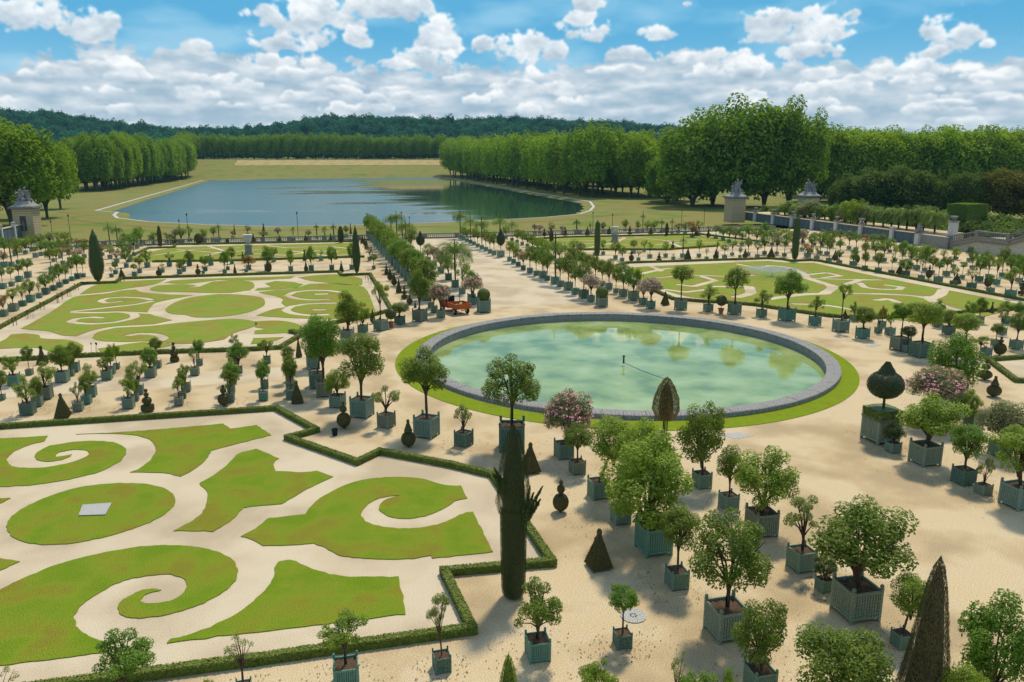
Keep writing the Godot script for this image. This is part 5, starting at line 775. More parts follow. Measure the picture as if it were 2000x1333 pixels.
	potted(55.8, -106.31, 0.49, 0.25, 1.01, 1.28, 3.49, 0.76, 0, "lush", 2, 1, 16)
	potted(55.82, -104.35, 0.43, 0.24, 1, 0.99, 2.48, 0.68, 0, "round", 0, 1, 17)
	potted(56.49, -102.16, 0.66, 0.26, 0.98, 1.28, 2.75, 0.73, 0, "round", 2, 1, 18)
	potted(61.61, -109.87, 0.5, 0.21, 0.97, 1.11, 2.96, 0.64, 0, "spiky", 3, 1, 19)
	potted(57.26, -99.82, 0.46, 0.24, 0.99, 1.34, 2.25, 0.52, 0, "gold", 2, 1, 20)
	potted(58.01, -97.39, 0.67, 0.23, 1, 1.41, 3.44, 0.82, 0, "lush", 5, 1, 21)
	potted(60.85, -100.28, 0.51, 0.22, 0.99, 1.14, 3.1, 0.78, 0, "round", 0, 1, 22)
	potted(58.66, -94.96, 0.66, 0.21, 0.99, 1.51, 3.49, 0.62, 0, "open", 3, 1, 23)
	potted(63.42, -101.62, 0.51, 0.23, 1.01, 1.62, 4, 0.86, 0, "orange", 3, 1, 24)
	potted(63.34, -99.87, 0.55, 0.26, 0.96, 1.27, 3.02, 0.78, 0, "lush", 5, 1, 25)
	potted(62.66, -96.9, 0.54, 0.25, 0.97, 1.36, 3.25, 0.76, 0, "lush", 2, 1, 26)
	potted(61.01, -93.67, 0.43, 0.27, 0.96, 1.2, 2.91, 0.61, 0, "round", 5, 1, 27)
	where = "from the left before the right terrace wall"
	potted(38.57, -155.42, 0.52, 0.22, 1.02, 0.97, 2.16, 0.7, 0, "spiky", 0, 0, 6)
	potted(38.88, -151.43, 0.58, 0.26, 1.04, 1.13, 2.68, 0.97, 0, "feather", 3, 0, 7)
	potted(39.25, -147.61, 0.56, 0.26, 1.05, 0.91, 2.8, 1.04, 0, "lush", 0, 0, 8)
	potted(39.42, -143.97, 0.55, 0.23, 0.95, 1.08, 3.1, 1.02, 0, "orange", 3, 0, 9)
	potted(39.58, -140.5, 0.53, 0.22, 0.98, 1.05, 3.39, 0.99, 0, "feather", 2, 0, 10)
	potted(40.29, -138.82, 0.52, 0.27, 1, 1.04, 3.53, 0.98, 0, "lush", 3, 0, 11)
	potted(43.48, -145.76, 0.55, 0.25, 1.05, 1.09, 3.33, 1.13, 0, "orange", 2, 0, 12)
	potted(43.91, -142.21, 0.53, 0.26, 0.98, 0.88, 3.25, 1.1, 0, "lush", 0, 0, 13)
	potted(44.66, -140.49, 0.53, 0.27, 0.97, 1.05, 4.11, 1.18, 0, "lush", 3, 0, 14)
	potted(45.58, -138.82, 0.52, 0.26, 1.02, 1.04, 3, 1.07, 0, "round", 5, 0, 15)
	potted(47.21, -140.49, 0.52, 0.24, 1.04, 1.23, 3.03, 1, 0, "orange", 5, 0, 16)
	potted(48.09, -138.82, 0.52, 0.24, 0.98, 1.22, 3.18, 1.07, 0, "gold", 5, 0, 17)
	potted(52.18, -142.2, 0.53, 0.23, 1.02, 1.07, 2.71, 1.01, 0, "lush", 0, 0, 18)
	potted(52.94, -138.81, 0.51, 0.28, 0.99, 1.04, 2.47, 0.89, 0, "feather", 5, 0, 19)
	potted(53.75, -137.18, 0.51, 0.21, 1, 1.21, 2.96, 1.06, 0, "lush", 2, 0, 20)
	potted(54.71, -135.58, 0.5, 0.26, 0.97, 1.37, 3.28, 1.05, 0, "round", 3, 0, 21)
	potted(58.1, -140.48, 0.52, 0.25, 1.02, 1.05, 2.67, 1, 0, "orange", 3, 0, 22)
	potted(61.19, -137.17, 0.5, 0.29, 0.96, 0.68, 2.26, 0.88, 0, "autumn", 0, 0, 23)
	potted(61.2, -134.01, 0.49, 0.24, 1.02, 1.01, 2.56, 1.04, 0, "lush", 3, 0, 24)
	potted(61.91, -132.52, 0.55, 0.22, 0.96, 0.99, 2.69, 1.03, 0, "round", 3, 0, 25)
	potted(61.23, -128.09, 0.47, 0.25, 1.03, 0.8, 2.45, 0.99, 0, "lush", 5, 0, 26)
	potted(61.48, -123.98, 0.46, 0.28, 1.02, 0.93, 2.37, 0.88, 0, "lush", 2, 0, 27)
	potted(60.79, -120.12, 0.44, 0.22, 1.01, 0.9, 2.3, 0.85, 0, "round", 2, 0, 28)
	potted(61.74, -118.91, 0.49, 0.25, 1.04, 0.89, 2.43, 1, 0, "gold", 2, 0, 29)
	potted(61.66, -116.51, 0.48, 0.26, 1.01, 0.87, 2.53, 1.06, 0, "round", 3, 0, 30)
	potted(63.09, -115.34, 0.48, 0.25, 1.02, 0.87, 2.06, 0.67, 0, "open", 5, 0, 31)
	potted(66.91, -118.91, 0.49, 0.21, 0.96, 0.58, 1.97, 0.69, 0, "gold", 0, 0, 32)
	potted(67.58, -116.53, 0.53, 0.25, 1.03, 0.72, 2.53, 0.6, 0, "darkbush", 3, 0, 33)
	potted(63.66, -108.83, 0.5, 0.23, 0.95, 0.81, 2.65, 0.63, 0, "lush", 3, 1, 34)
	potted(65.89, -109.86, 0.5, 0.23, 0.98, 0.54, 2.39, 0.85, 0, "orange", 5, 1, 35)
	potted(68.14, -106.8, 0.49, 0.28, 0.99, 0.8, 2.61, 0.76, 0, "round", 3, 1, 36)
	potted(69.19, -106.79, 0.49, 0.27, 1.02, 0.66, 2.19, 0.69, 0, "lush", 2, 1, 37)
	potted(34.78, -159.7, 0.61, 0.28, 1, 0.78, 2.62, 1.03, 0, "open", 3, 0, 3)
	potted(33.89, -161.91, 0.62, 0.25, 0.95, 0.69, 2.24, 0.94, 0, "brown", 0, 0, 2)
	potted(34.83, -153.47, 0.66, 0.23, 1.04, 0.85, 3.3, 1.09, 0, "autumn", 5, 0, 4)
	potted(36.82, -156.5, 0.6, 0.23, 1.04, 1.07, 3.27, 0.9, 0, "spiky", 2, 0, 5)
	potted(32.31, -160.75, 0.54, 0.28, 0.96, 0.79, 2.74, 0.72, 0, "palm", 3, 0, 1)
	where = "from the left before the far balustrade on the right"
	potted(4.5, -158.67, 0.74, 0.24, 0.96, 0.88, 2.29, 0.71, 0, "greyoleander", 3, 0, 1)
	potted(5.56, -159.71, 0.66, 0.23, 1.01, 0.78, 2.01, 1.03, 0, "greyoleander", 0, 0, 2)
	potted(7.57, -154.44, 0.64, 0.21, 0.98, 1.05, 2.83, 0.99, 0, "brown", 2, 0, 3)
	potted(10.08, -159.66, 0.57, 0.22, 1.02, 0.59, 1.81, 0.72, 0, "greyoleander", 5, 0, 4)
	potted(12.98, -159.85, 0.89, 0.26, 1.01, 0.86, 2.81, 0.92, 0, "palm", 2, 0, 6)
	potted(15.84, -160.71, 0.48, 0.27, 1.03, 0.69, 2.54, 0.46, 0, "spiky", 3, 0, 8)
	potted(18.56, -161.91, 0.65, 0.28, 1.03, 0.65, 2.45, 0.83, 0, "feather", 3, 0, 10)
	potted(23.52, -165.33, 0.65, 0.26, 0.98, 0.71, 2.6, 0.85, 0, "round", 0, 0, 12)
	potted(26.18, -165.33, 0.65, 0.25, 1.01, 0.71, 2.39, 0.64, 0, "orange", 2, 0, 14)
	potted(26.96, -164.17, 0.64, 0.26, 1, 1.43, 3.63, 0.74, 0, "palm", 3, 0, 15)
	potted(28.09, -165.28, 0.56, 0.26, 1.01, 0.58, 2.4, 0.85, 0, "gold", 2, 0, 17)
	potted(29.58, -165.28, 0.56, 0.26, 1, 0.58, 2.61, 0.96, 0, "gold", 0, 0, 18)
	potted(30.65, -162.99, 0.55, 0.26, 0.98, 0.7, 2.57, 0.84, 0, "palm", 3, 0, 19)
	potted(10.77, -124.01, 0.5, 0.23, 0.98, 0.61, 2.37, 1.04, 0, "feather", 5, 0, 7)
	potted(9.9, -127.42, 0.52, 0.21, 1.01, 0.71, 2.35, 0.91, 0, "gold", 5, 0, 5)
	potted(13.02, -124.01, 0.5, 0.28, 0.96, 0.53, 1.13, 0.4, 0, "sparse", 3, 0, 9)
	potted(14.46, -125.35, 0.5, 0.28, 1, 0.94, 2.56, 0.57, 0, "gold", 3, 0, 11)
	potted(19.64, -127.42, 0.5, 0.24, 1.04, 1.04, 2.19, 0.82, 0, "round", 2, 0, 13)
	potted(21.63, -129.51, 0.45, 0.22, 1, 0.64, 1.98, 0.59, 0, "open", 0, 0, 16)

func lin(r: float, g: float, b: float) -> Color: return Color(r, g, b).linear_to_srgb()
func at(t: float, u: float, y := 0.0) -> Vector3:
	var p := AX * t + RX * u
	return Vector3(p.x, y, p.y)
func tu(p: Vector2) -> Vector2: return Vector2(p.dot(AX), p.dot(RX))

func numbered(called: String) -> String:
	used[called] = used.get(called, -1) + 1
	return called if used[called] == 0 else "%s_%03d" % [called, used[called]]
func tag(o: Node, label: String, category := "", group := "", kind := ""):
	if label: o.set_meta("label", label)
	if category: o.set_meta("category", category)
	if group: o.set_meta("group", group)
	if kind: o.set_meta("kind", kind)
	return o
func thing(called: String, p: Vector3, turn: float, label: String, category: String, group := "") -> Node3D:
	var o := Node3D.new()
	o.name = numbered(called); add_child(o)
	o.position = p; o.rotation.y = turn
	tag(o, label, category, group)
	return o
func part(called: String, mesh: Mesh, mat: Material, under: Node = null, p := Vector3.ZERO, s := Vector3.ONE, turn := 0.0) -> MeshInstance3D:
	var o := MeshInstance3D.new()
	o.mesh = mesh; o.material_override = mat
	o.name = called if under else numbered(called)
	(under if under else self).add_child(o, true)
	o.position = p; o.rotation.y = turn; o.scale = s
	return o
func structure(called: String, mesh: Mesh, mat: Material) -> MeshInstance3D:
	var o := part(called, mesh, mat)
	o.set_meta("kind", "structure")
	return o

# ---------------------------------------------------------------- materials
func noise_tex(size: int, freq: float, cols: Array, offs: Array, sd: int, oct := 4, type := FastNoiseLite.TYPE_SIMPLEX_SMOOTH) -> NoiseTexture2D:
	var t := NoiseTexture2D.new()
	t.width = size; t.height = size; t.seamless = true; t.seamless_blend_skirt = 0.2
	var f := FastNoiseLite.new()
	f.seed = sd; f.frequency = freq; f.fractal_octaves = oct; f.noise_type = type
	t.noise = f
	if cols:
		var g := Gradient.new()
		g.offsets = PackedFloat32Array(offs); g.colors = PackedColorArray(cols)
		t.color_ramp = g
	return t
func ground_mat(metres: float, cols: Array, offs: Array, patch_metres: float, pcols: Array, poffs: Array, sd: int, bump := 1.0) -> StandardMaterial3D:
	var m := StandardMaterial3D.new()
	m.roughness = 0.95; m.metallic_specular = 0.2
	m.albedo_texture = noise_tex(1024, 0.045, cols, offs, sd, 5)
	m.uv1_triplanar = true; m.uv1_world_triplanar = true
	m.uv1_scale = Vector3.ONE / metres
	m.detail_enabled = true; m.detail_blend_mode = BaseMaterial3D.BLEND_MODE_MUL
	m.detail_uv_layer = BaseMaterial3D.DETAIL_UV_2
	m.detail_albedo = noise_tex(1024, 0.006, pcols, poffs, sd + 1, 6)
	m.uv2_triplanar = true; m.uv2_world_triplanar = true
	m.uv2_scale = Vector3.ONE / patch_metres
	m.heightmap_enabled = true; m.heightmap_scale = bump
	m.heightmap_texture = noise_tex(512, 0.06, [], [], sd + 2, 4)
	return m
func plain(col: Color, rough := 0.8, spec := 0.3, vary := true) -> StandardMaterial3D:
	var m := StandardMaterial3D.new()
	m.albedo_color = col; m.roughness = rough; m.metallic_specular = spec
	m.vertex_color_use_as_albedo = vary
	return m
func worn(col: Color, metres: float, sd: int, amount := 0.35, rough := 0.8) -> StandardMaterial3D:
	var m := plain(col, rough)
	var d := 1.0 - amount
	m.albedo_texture = noise_tex(512, 0.02, [Color(d, d * 1.0, d), Color(0.92, 0.92, 0.92), Color(1, 1, 1)], [0.25, 0.5, 0.75], sd, 6)
	m.uv1_triplanar = true; m.uv1_world_triplanar = true
	m.uv1_scale = Vector3.ONE / metres
	return m
func leafy(col: Color, through := 0.6, shine := 0.42) -> StandardMaterial3D:
	var m := plain(col, 0.5, shine)
	m.backlight_enabled = true
	m.backlight = Color(through, through, through * 0.55)
	return m
func materials():
	var w := Color.WHITE
	M.sand = ground_mat(2.8, [lin(0.43, 0.335, 0.20), lin(0.54, 0.43, 0.265), lin(0.60, 0.485, 0.31), lin(0.68, 0.575, 0.40)], [0.2, 0.45, 0.6, 0.85], 34.0, [Color(0.87, 0.85, 0.82), Color(0.95, 0.93, 0.90), Color(1, 1, 1), Color(1, 0.99, 0.97)], [0.2, 0.42, 0.58, 0.8], 11, 0.8)
	M.path = ground_mat(2.6, [lin(0.47, 0.385, 0.26), lin(0.545, 0.455, 0.315), lin(0.59, 0.495, 0.35), lin(0.64, 0.55, 0.40)], [0.2, 0.45, 0.6, 0.85], 40.0, [Color(0.90, 0.885, 0.87), Color(0.96, 0.95, 0.94), w], [0.25, 0.45, 0.65], 21, 0.6)
	M.lawn_near = ground_mat(2.4, [lin(0.11, 0.135, 0.012), lin(0.18, 0.225, 0.018), lin(0.22, 0.26, 0.028), lin(0.29, 0.30, 0.06)], [0.15, 0.42, 0.62, 0.9], 17.0, [Color(1.0, 0.91, 0.95), Color(1, 0.97, 0.9), Color(0.95, 1, 0.85), Color(0.86, 0.97, 0.7)], [0.24, 0.38, 0.52, 0.78], 31, 3.0)
	M.lawn_mid = ground_mat(3.0, [lin(0.14, 0.165, 0.02), lin(0.225, 0.25, 0.042), lin(0.275, 0.29, 0.065), lin(0.34, 0.33, 0.11)], [0.15, 0.42, 0.62, 0.9], 22.0, [Color(1.0, 0.92, 0.86), Color(1, 0.97, 0.92), Color(0.96, 1, 0.86), Color(0.88, 1.0, 0.76)], [0.22, 0.42, 0.58, 0.75], 41, 3.0)
	M.lawn_ring = ground_mat(1.4, [lin(0.12, 0.165, 0.006), lin(0.215, 0.29, 0.012), lin(0.25, 0.33, 0.018)], [0.2, 0.5, 0.8], 9.0, [Color(1, 0.92, 0.8), w, w], [0.2, 0.36, 0.6], 51, 3.0)
	M.meadow = ground_mat(14.0, [lin(0.14, 0.15, 0.045), lin(0.215, 0.215, 0.075), lin(0.275, 0.25, 0.105)], [0.2, 0.5, 0.8], 120.0, [Color(0.84, 0.94, 0.70), Color(0.95, 0.98, 0.88), Color(1, 0.98, 0.92), Color(1, 0.94, 0.86)], [0.25, 0.42, 0.55, 0.72], 61, 3.0)
	M.dry = ground_mat(9.0, [lin(0.30, 0.23, 0.11), lin(0.40, 0.31, 0.16), lin(0.45, 0.37, 0.21)], [0.2, 0.5, 0.8], 60.0, [Color(0.85, 0.93, 0.7), Color(1, 0.95, 0.9), w], [0.3, 0.45, 0.6], 71, 3.0)
	M.road = ground_mat(3.0, [lin(0.30, 0.27, 0.21), lin(0.38, 0.34, 0.27)], [0.3, 0.7], 30.0, [Color(0.85, 0.85, 0.85), w], [0.3, 0.6], 81, 0.6)
	M.soil = plain(lin(0.11, 0.07, 0.045), 0.95, 0.2)
	M.earth = plain(lin(0.16, 0.13, 0.06), 0.95, 0.2)
	M.bark = worn(lin(0.105, 0.075, 0.05), 0.4, 91, 0.45)
	M.bark_far = plain(lin(0.10, 0.085, 0.065), 0.9)
	M.stone = worn(lin(0.30, 0.285, 0.25), 1.1, 101, 0.6)
	M.coping = worn(lin(0.36, 0.35, 0.33), 0.9, 103, 0.72)
	M.pale_stone = worn(lin(0.62, 0.565, 0.44), 2.2, 105, 0.3)
	M.gold_stone = worn(lin(0.62, 0.50, 0.30), 1.6, 107, 0.35)
	M.grey_stone = worn(lin(0.33, 0.325, 0.30), 1.2, 109, 0.5)
	M.white_stone = worn(lin(0.60, 0.58, 0.52), 1.2, 111, 0.25)
	M.panel = worn(lin(0.115, 0.165, 0.19), 1.6, 113, 0.4)
	M.zinc = worn(lin(0.34, 0.39, 0.40), 2.0, 115, 0.25, 0.45)
	M.iron = plain(lin(0.02, 0.02, 0.022), 0.5, 0.5)
	M.box_green = worn(lin(0.205, 0.30, 0.20), 0.7, 121, 0.22, 0.65)
	M.box_grey = worn(lin(0.28, 0.335, 0.225), 0.7, 123, 0.28, 0.7)
	M.box_blue = worn(lin(0.225, 0.315, 0.235), 0.7, 125, 0.24, 0.65)
	M.box_teal = worn(lin(0.15, 0.30, 0.21), 0.7, 127, 0.18, 0.6)
	M.box_old = worn(lin(0.26, 0.29, 0.20), 0.5, 129, 0.45, 0.75)
	M.box_dark = worn(lin(0.13, 0.215, 0.15), 0.9, 130, 0.3, 0.6)
	M.green = leafy(lin(0.185, 0.265, 0.028), 0.95)
	M.dark = leafy(lin(0.085, 0.125, 0.02), 0.45)
	M.bright = leafy(lin(0.24, 0.35, 0.032), 0.95)
	M.lush = leafy(lin(0.165, 0.30, 0.026), 0.95)
	M.gold = leafy(lin(0.27, 0.385, 0.038), 0.95)
	M.pale = leafy(lin(0.28, 0.33, 0.085), 0.9)
	M.silver = leafy(lin(0.25, 0.28, 0.13), 0.9)
	M.faded = leafy(lin(0.36, 0.31, 0.21), 0.8)
	M.autumn = leafy(lin(0.32, 0.19, 0.04), 0.9)
	M.straw = leafy(lin(0.24, 0.19, 0.065), 0.8)
	M.palm = leafy(lin(0.175, 0.265, 0.05), 0.9)
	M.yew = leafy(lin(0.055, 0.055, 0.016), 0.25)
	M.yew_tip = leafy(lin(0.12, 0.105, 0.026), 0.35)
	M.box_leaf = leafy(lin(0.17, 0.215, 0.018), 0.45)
	M.box_ball = leafy(lin(0.11, 0.155, 0.016), 0.4)
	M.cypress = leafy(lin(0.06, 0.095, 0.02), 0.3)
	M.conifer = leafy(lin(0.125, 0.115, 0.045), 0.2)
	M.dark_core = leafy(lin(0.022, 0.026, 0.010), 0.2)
	M.tree_bright = leafy(lin(0.31, 0.45, 0.05), 0.95, 0.15)
	M.tree = leafy(lin(0.22, 0.345, 0.045), 0.95, 0.15)
	M.tree_dark = leafy(lin(0.13, 0.19, 0.045), 0.85, 0.12)
	M.tree_olive = leafy(lin(0.18, 0.17, 0.035), 0.85, 0.12)
	M.forest = leafy(lin(0.035, 0.135, 0.085), 0.8, 0.1)
	M.forest_ground = plain(lin(0.03, 0.05, 0.02), 0.95)
	M.pink = leafy(lin(0.85, 0.40, 0.44), 0.5)
	M.pale_pink = leafy(lin(0.80, 0.54, 0.50), 0.5)
	M.orange_paint = worn(lin(0.55, 0.13, 0.03), 0.5, 131, 0.4, 0.5)
	M.red_paint = worn(lin(0.30, 0.02, 0.02), 0.5, 133, 0.3, 0.45)
	M.rubber = plain(lin(0.018, 0.018, 0.018), 0.8, 0.3)
	M.wood = plain(lin(0.42, 0.32, 0.16), 0.8)
	M.terracotta = plain(lin(0.30, 0.12, 0.06), 0.85)
	M.concrete = worn(lin(0.50, 0.49, 0.45), 0.6, 135, 0.3)
	M.white = plain(lin(0.72, 0.72, 0.70), 0.6)
	var p := StandardMaterial3D.new()
	p.roughness = 0.02; p.metallic_specular = 0.6
	p.albedo_texture = noise_tex(1024, 0.008, [lin(0.17, 0.24, 0.07), lin(0.25, 0.335, 0.10), lin(0.31, 0.39, 0.13), lin(0.38, 0.46, 0.20)], [0.22, 0.42, 0.6, 0.85], 141, 5)
	p.uv1_triplanar = true; p.uv1_world_triplanar = true; p.uv1_scale = Vector3.ONE / 40.0
	M.pond = p
	var q := StandardMaterial3D.new()
	q.albedo_color = lin(0.028, 0.078, 0.056); q.roughness = 0.04; q.metallic_specular = 0.5
	q.metallic_specular = 0.72
	q.roughness = 1.0
	var im := Image.create(256, 256, false, Image.FORMAT_RGB8)
	var n := FastNoiseLite.new()
	n.seed = 9; n.frequency = 0.05; n.fractal_octaves = 4
	for i in 256:              # breeze on the open water, calm under the trees on the far right
		for j in 256:
			var x := (j / 256.0 - 0.5) * 1200.0
			var z := (i / 256.0 - 0.5) * 1200.0
			var t := x * AX.x + z * AX.y
			var u := x * RX.x + z * RX.y
			var calm := smoothstep(22.0, 44.0, u + n.get_noise_2d(u * 0.15, t * 0.9) * 26.0)
			calm = maxf(calm, 0.8 * smoothstep(0.16, 0.34, n.get_noise_2d(u * 0.10 + 90.0, t * 0.55)) * smoothstep(-70.0, 0.0, u))
			var r := lerpf(0.30, 0.05, calm)
			im.set_pixel(j, i, Color(r, r, r))
	q.roughness_texture = ImageTexture.create_from_image(im)
	q.heightmap_enabled = true; q.heightmap_scale = 0.03
	q.uv1_triplanar = true; q.uv1_world_triplanar = true; q.uv1_scale = Vector3.ONE / 1200.0; q.uv1_offset = Vector3.ONE * 0.5
	q.heightmap_enabled = false
	M.lake = q
# ---------------------------------------------------------------- sky
var cl: Array = []
var edge: Array = []
var n_edge := FastNoiseLite.new()
var n_puff := FastNoiseLite.new()
var n_soft := FastNoiseLite.new()
var n_wisp := FastNoiseLite.new()
func sky_setup():
	n_edge.seed = 5; n_edge.frequency = 0.10; n_edge.fractal_octaves = 5; n_edge.fractal_gain = 0.55
	n_puff.seed = 8; n_puff.noise_type = FastNoiseLite.TYPE_SIMPLEX_SMOOTH; n_puff.fractal_type = FastNoiseLite.FRACTAL_RIDGED; n_puff.frequency = 0.17; n_puff.fractal_octaves = 5; n_puff.fractal_gain = 0.55
	n_soft.seed = 13; n_soft.frequency = 0.16; n_soft.fractal_octaves = 5
	n_wisp.seed = 17; n_wisp.frequency = 0.05; n_wisp.fractal_octaves = 5
	for q in CLOUDS: cl.append(q)
	var r := RandomNumberGenerator.new()
	r.seed = 77
	for i in 260:
		var a := r.randf_range(35.0, 325.0)
		var e := 5.0 + 60.0 * pow(r.randf(), 1.5)
		var k := 0.7 + e * 0.09
		cl.append([a if a < 180.0 else a - 360.0, e, r.randf_range(1.2, 3.4) * k, r.randf_range(0.5, 1.2) * k])
	for i in 40:      # overhead and above the frame
		var e := r.randf_range(17.0, 60.0)
		cl.append([r.randf_range(-36.0, 36.0), e, r.randf_range(1.2, 3.4) * (0.7 + e * 0.09), r.randf_range(0.5, 1.2) * (0.7 + e * 0.09)])
	edge = EDGE
	for i in 560:     # heaped tops all along the bank
		var a := r.randf_range(-180.0, 180.0)
		var top := edge_at(a)
		var e := lerpf(1.4, top - 0.55, pow(r.randf(), 0.8))
		var k := 0.35 + e * 0.16
		cl.append([a, e, r.randf_range(0.9, 2.1) * k, r.randf_range(0.38, 0.72) * k, 1.0])
func edge_at(a: float) -> float:
	if a <= edge[0][0] or a >= edge[-1][0]: return 6.0 + 0.8 * n_wisp.get_noise_1d(a * 3.0)
	for i in edge.size() - 1:
		if a <= edge[i + 1][0]:
			return lerpf(edge[i][1], edge[i + 1][1], (a - edge[i][0]) / (edge[i + 1][0] - edge[i][0]))
	return 6.0
func sky_rgb(a: float, e: float, near: Array) -> Vector3:
	var blue := Vector3(0.80, 0.885, 0.93).lerp(Vector3(0.36, 0.665, 0.835), smoothstep(0.0, 9.0, e)).lerp(Vector3(0.22, 0.47, 0.74), smoothstep(8.0, 45.0, e))
	var x := a * (1.0 if e < 30.0 else cos(deg_to_rad(e)) / 0.866)
	var k := 1.0 if e < 14.0 else 14.0 / e
	var ed0 := n_soft.get_noise_2d(x * k * 2.0, e * k * 2.0 + 70.0)
	var wisp := n_wisp.get_noise_2d(x * 1.2, e * 4.0)
	var c := blue.lerp(Vector3(0.88, 0.93, 0.96), clampf(wisp * 0.8 - 0.02, 0.0, 0.35))
	var wx := x * k + ed0 * 0.5
	var wy := e * k * 1.3 + n_soft.get_noise_2d(x * k * 2.0 - 30.0, e * k * 2.0) * 0.5
	var pf := 0.45 - n_puff.get_noise_2d(wx, wy)          # billows
	var ed := n_edge.get_noise_2d(x * k * 5.0, e * k * 6.0)
	var up := 0.45 - n_puff.get_noise_2d(wx + 0.05, wy + 0.20)
	# the far bank of cloud along the horizon
	var top := edge_at(a)
	var d := top - e + pf * 0.75 + ed * 1.0
	var al := smoothstep(0.0, 0.30, d)
	if al > 0.0:
		var depth := clampf((top - e) / 4.5, 0.0, 1.0)
		var strip := n_soft.get_noise_2d(x * 1.3, e * 5.5)
		var lump := n_soft.get_noise_2d(x * 4.2 + 40.0, e * 8.0)
		var lit := 0.50 - 0.16 * depth + strip * 0.75 + lump * 0.22
		var col := Vector3(0.60, 0.685, 0.755).lerp(Vector3(0.90, 0.92, 0.94), clampf(lit, 0.0, 1.0))
		col = col.lerp(Vector3(0.765, 0.835, 0.88), 0.75 * smoothstep(2.6, 0.4, e + strip * 0.9))
		c = c.lerp(col, al * clampf(0.93 + strip * 0.25, 0.0, 1.0))
	for q in near:
		var qx: float = (a - q[0]) / q[2]
		if absf(qx) > 1.6: continue
		var bank: bool = q.size() > 4
		var qy: float = (e - q[1]) / (q[3] * (1.0 if e > q[1] else 0.6))
		var g := 1.0 - qx * qx - qy * qy + (pf - 0.25) * 0.8 + ed * 1.1
		var ga := smoothstep(0.02, 0.45, g)
		if ga <= 0.0: continue
		var high: float = (e - q[1]) / q[3]
		var lit2: float = 0.66 + 0.36 * high + (pf - up) * 0.5 + n_soft.get_noise_2d(x * 2.0 * k, e * 3.0 * k) * 0.5 - 0.16 * smoothstep(0.4, 1.3, g)
		if bank: ga *= smoothstep(-0.75, 0.25, high) * (0.55 + 0.45 * smoothstep(1.0, 4.5, e))
		c = c.lerp(Vector3(0.57, 0.66, 0.74).lerp(Vector3(0.965, 0.972, 0.975), clampf(lit2, 0.0, 1.0)), ga * 0.96)
	return c
func near_clouds(e: float, a0 := -400.0, a1 := 400.0) -> Array:
	return cl.filter(func(q): return absf(e - q[1]) < q[3] * 1.7 and q[0] + q[2] * 1.6 > a0 and q[0] - q[2] * 1.6 < a1)
func make_sky() -> Image:
	sky_setup()
	var W := 4096
	var H := 2048
	var small := Image.create(512, 128, false, Image.FORMAT_RGB8)     # the whole upper half, coarse
	for i in 128:
		var e := 90.0 - (i + 0.5) / 128.0 * 90.0
		for b in 16:
			var a0: float = b * 22.5 if b < 8 else b * 22.5 - 360.0
			var nc := near_clouds(e, a0, a0 + 22.5)
			for j in 32: 
				var s := sky_rgb(a0 + (j + 0.5) * 22.5 / 32.0, e, nc)
				small.set_pixel(b * 32 + j, i, Color(s.x, s.y, s.z))
	small.resize(W, H / 2, Image.INTERPOLATE_CUBIC)
	var im := Image.create(W, H, false, Image.FORMAT_RGB8)
	im.fill(Color(0.36, 0.40, 0.30))
	im.blit_rect(small, Rect2i(0, 0, W, H / 2), Vector2i.ZERO)
	var blocks := 13
	var rows := int(H * 13.5 / 180.0)
	for i in rows:                                                     # fine where the camera looks
		var y := H / 2 - 1 - i
		var e := 90.0 - (y + 0.5) / H * 180.0
		for b in range(-blocks, blocks):
			var nc := near_clouds(e, b * 32 * 360.0 / W, (b + 1) * 32 * 360.0 / W)
			for j in range(b * 32, b * 32 + 32):
				var s := sky_rgb((j + 0.5) / W * 360.0, e, nc)
				im.set_pixel((j + W) % W, y, Color(s.x, s.y, s.z))
	return im
# ---------------------------------------------------------------- leaves and crowns, shared and scaled per plant
func dir(lo := -1.0, hi := 1.0) -> Vector3:
	var y := rng.randf_range(lo, hi)
	var a := rng.randf() * TAU
	var r := sqrt(maxf(0.0, 1.0 - y * y))
	return Vector3(r * cos(a), y, r * sin(a))
func tint(clump: float) -> Color:
	var k := clump * rng.randf_range(0.68, 1.38)
	var warm := rng.randf_range(-0.12, 0.22)
	return Color(k * (1.0 + warm), k, k * (1.0 - warm))
func scatter_leaf(g: Geo, p: Vector3, out: Vector3, l: float, w: float, col: Color, droop := 0.0):
	var nn := (out * 0.55 + Vector3(0, 0.85, 0) + dir() * 0.7).normalized()
	var t := nn.cross(dir()).normalized()
	if droop != 0.0:
		t = (t + Vector3(0, droop, 0) + out * 0.4).normalized()
		nn = (nn - t * nn.dot(t)).normalized()
	g.leaf(p, t, nn, l, w, col)
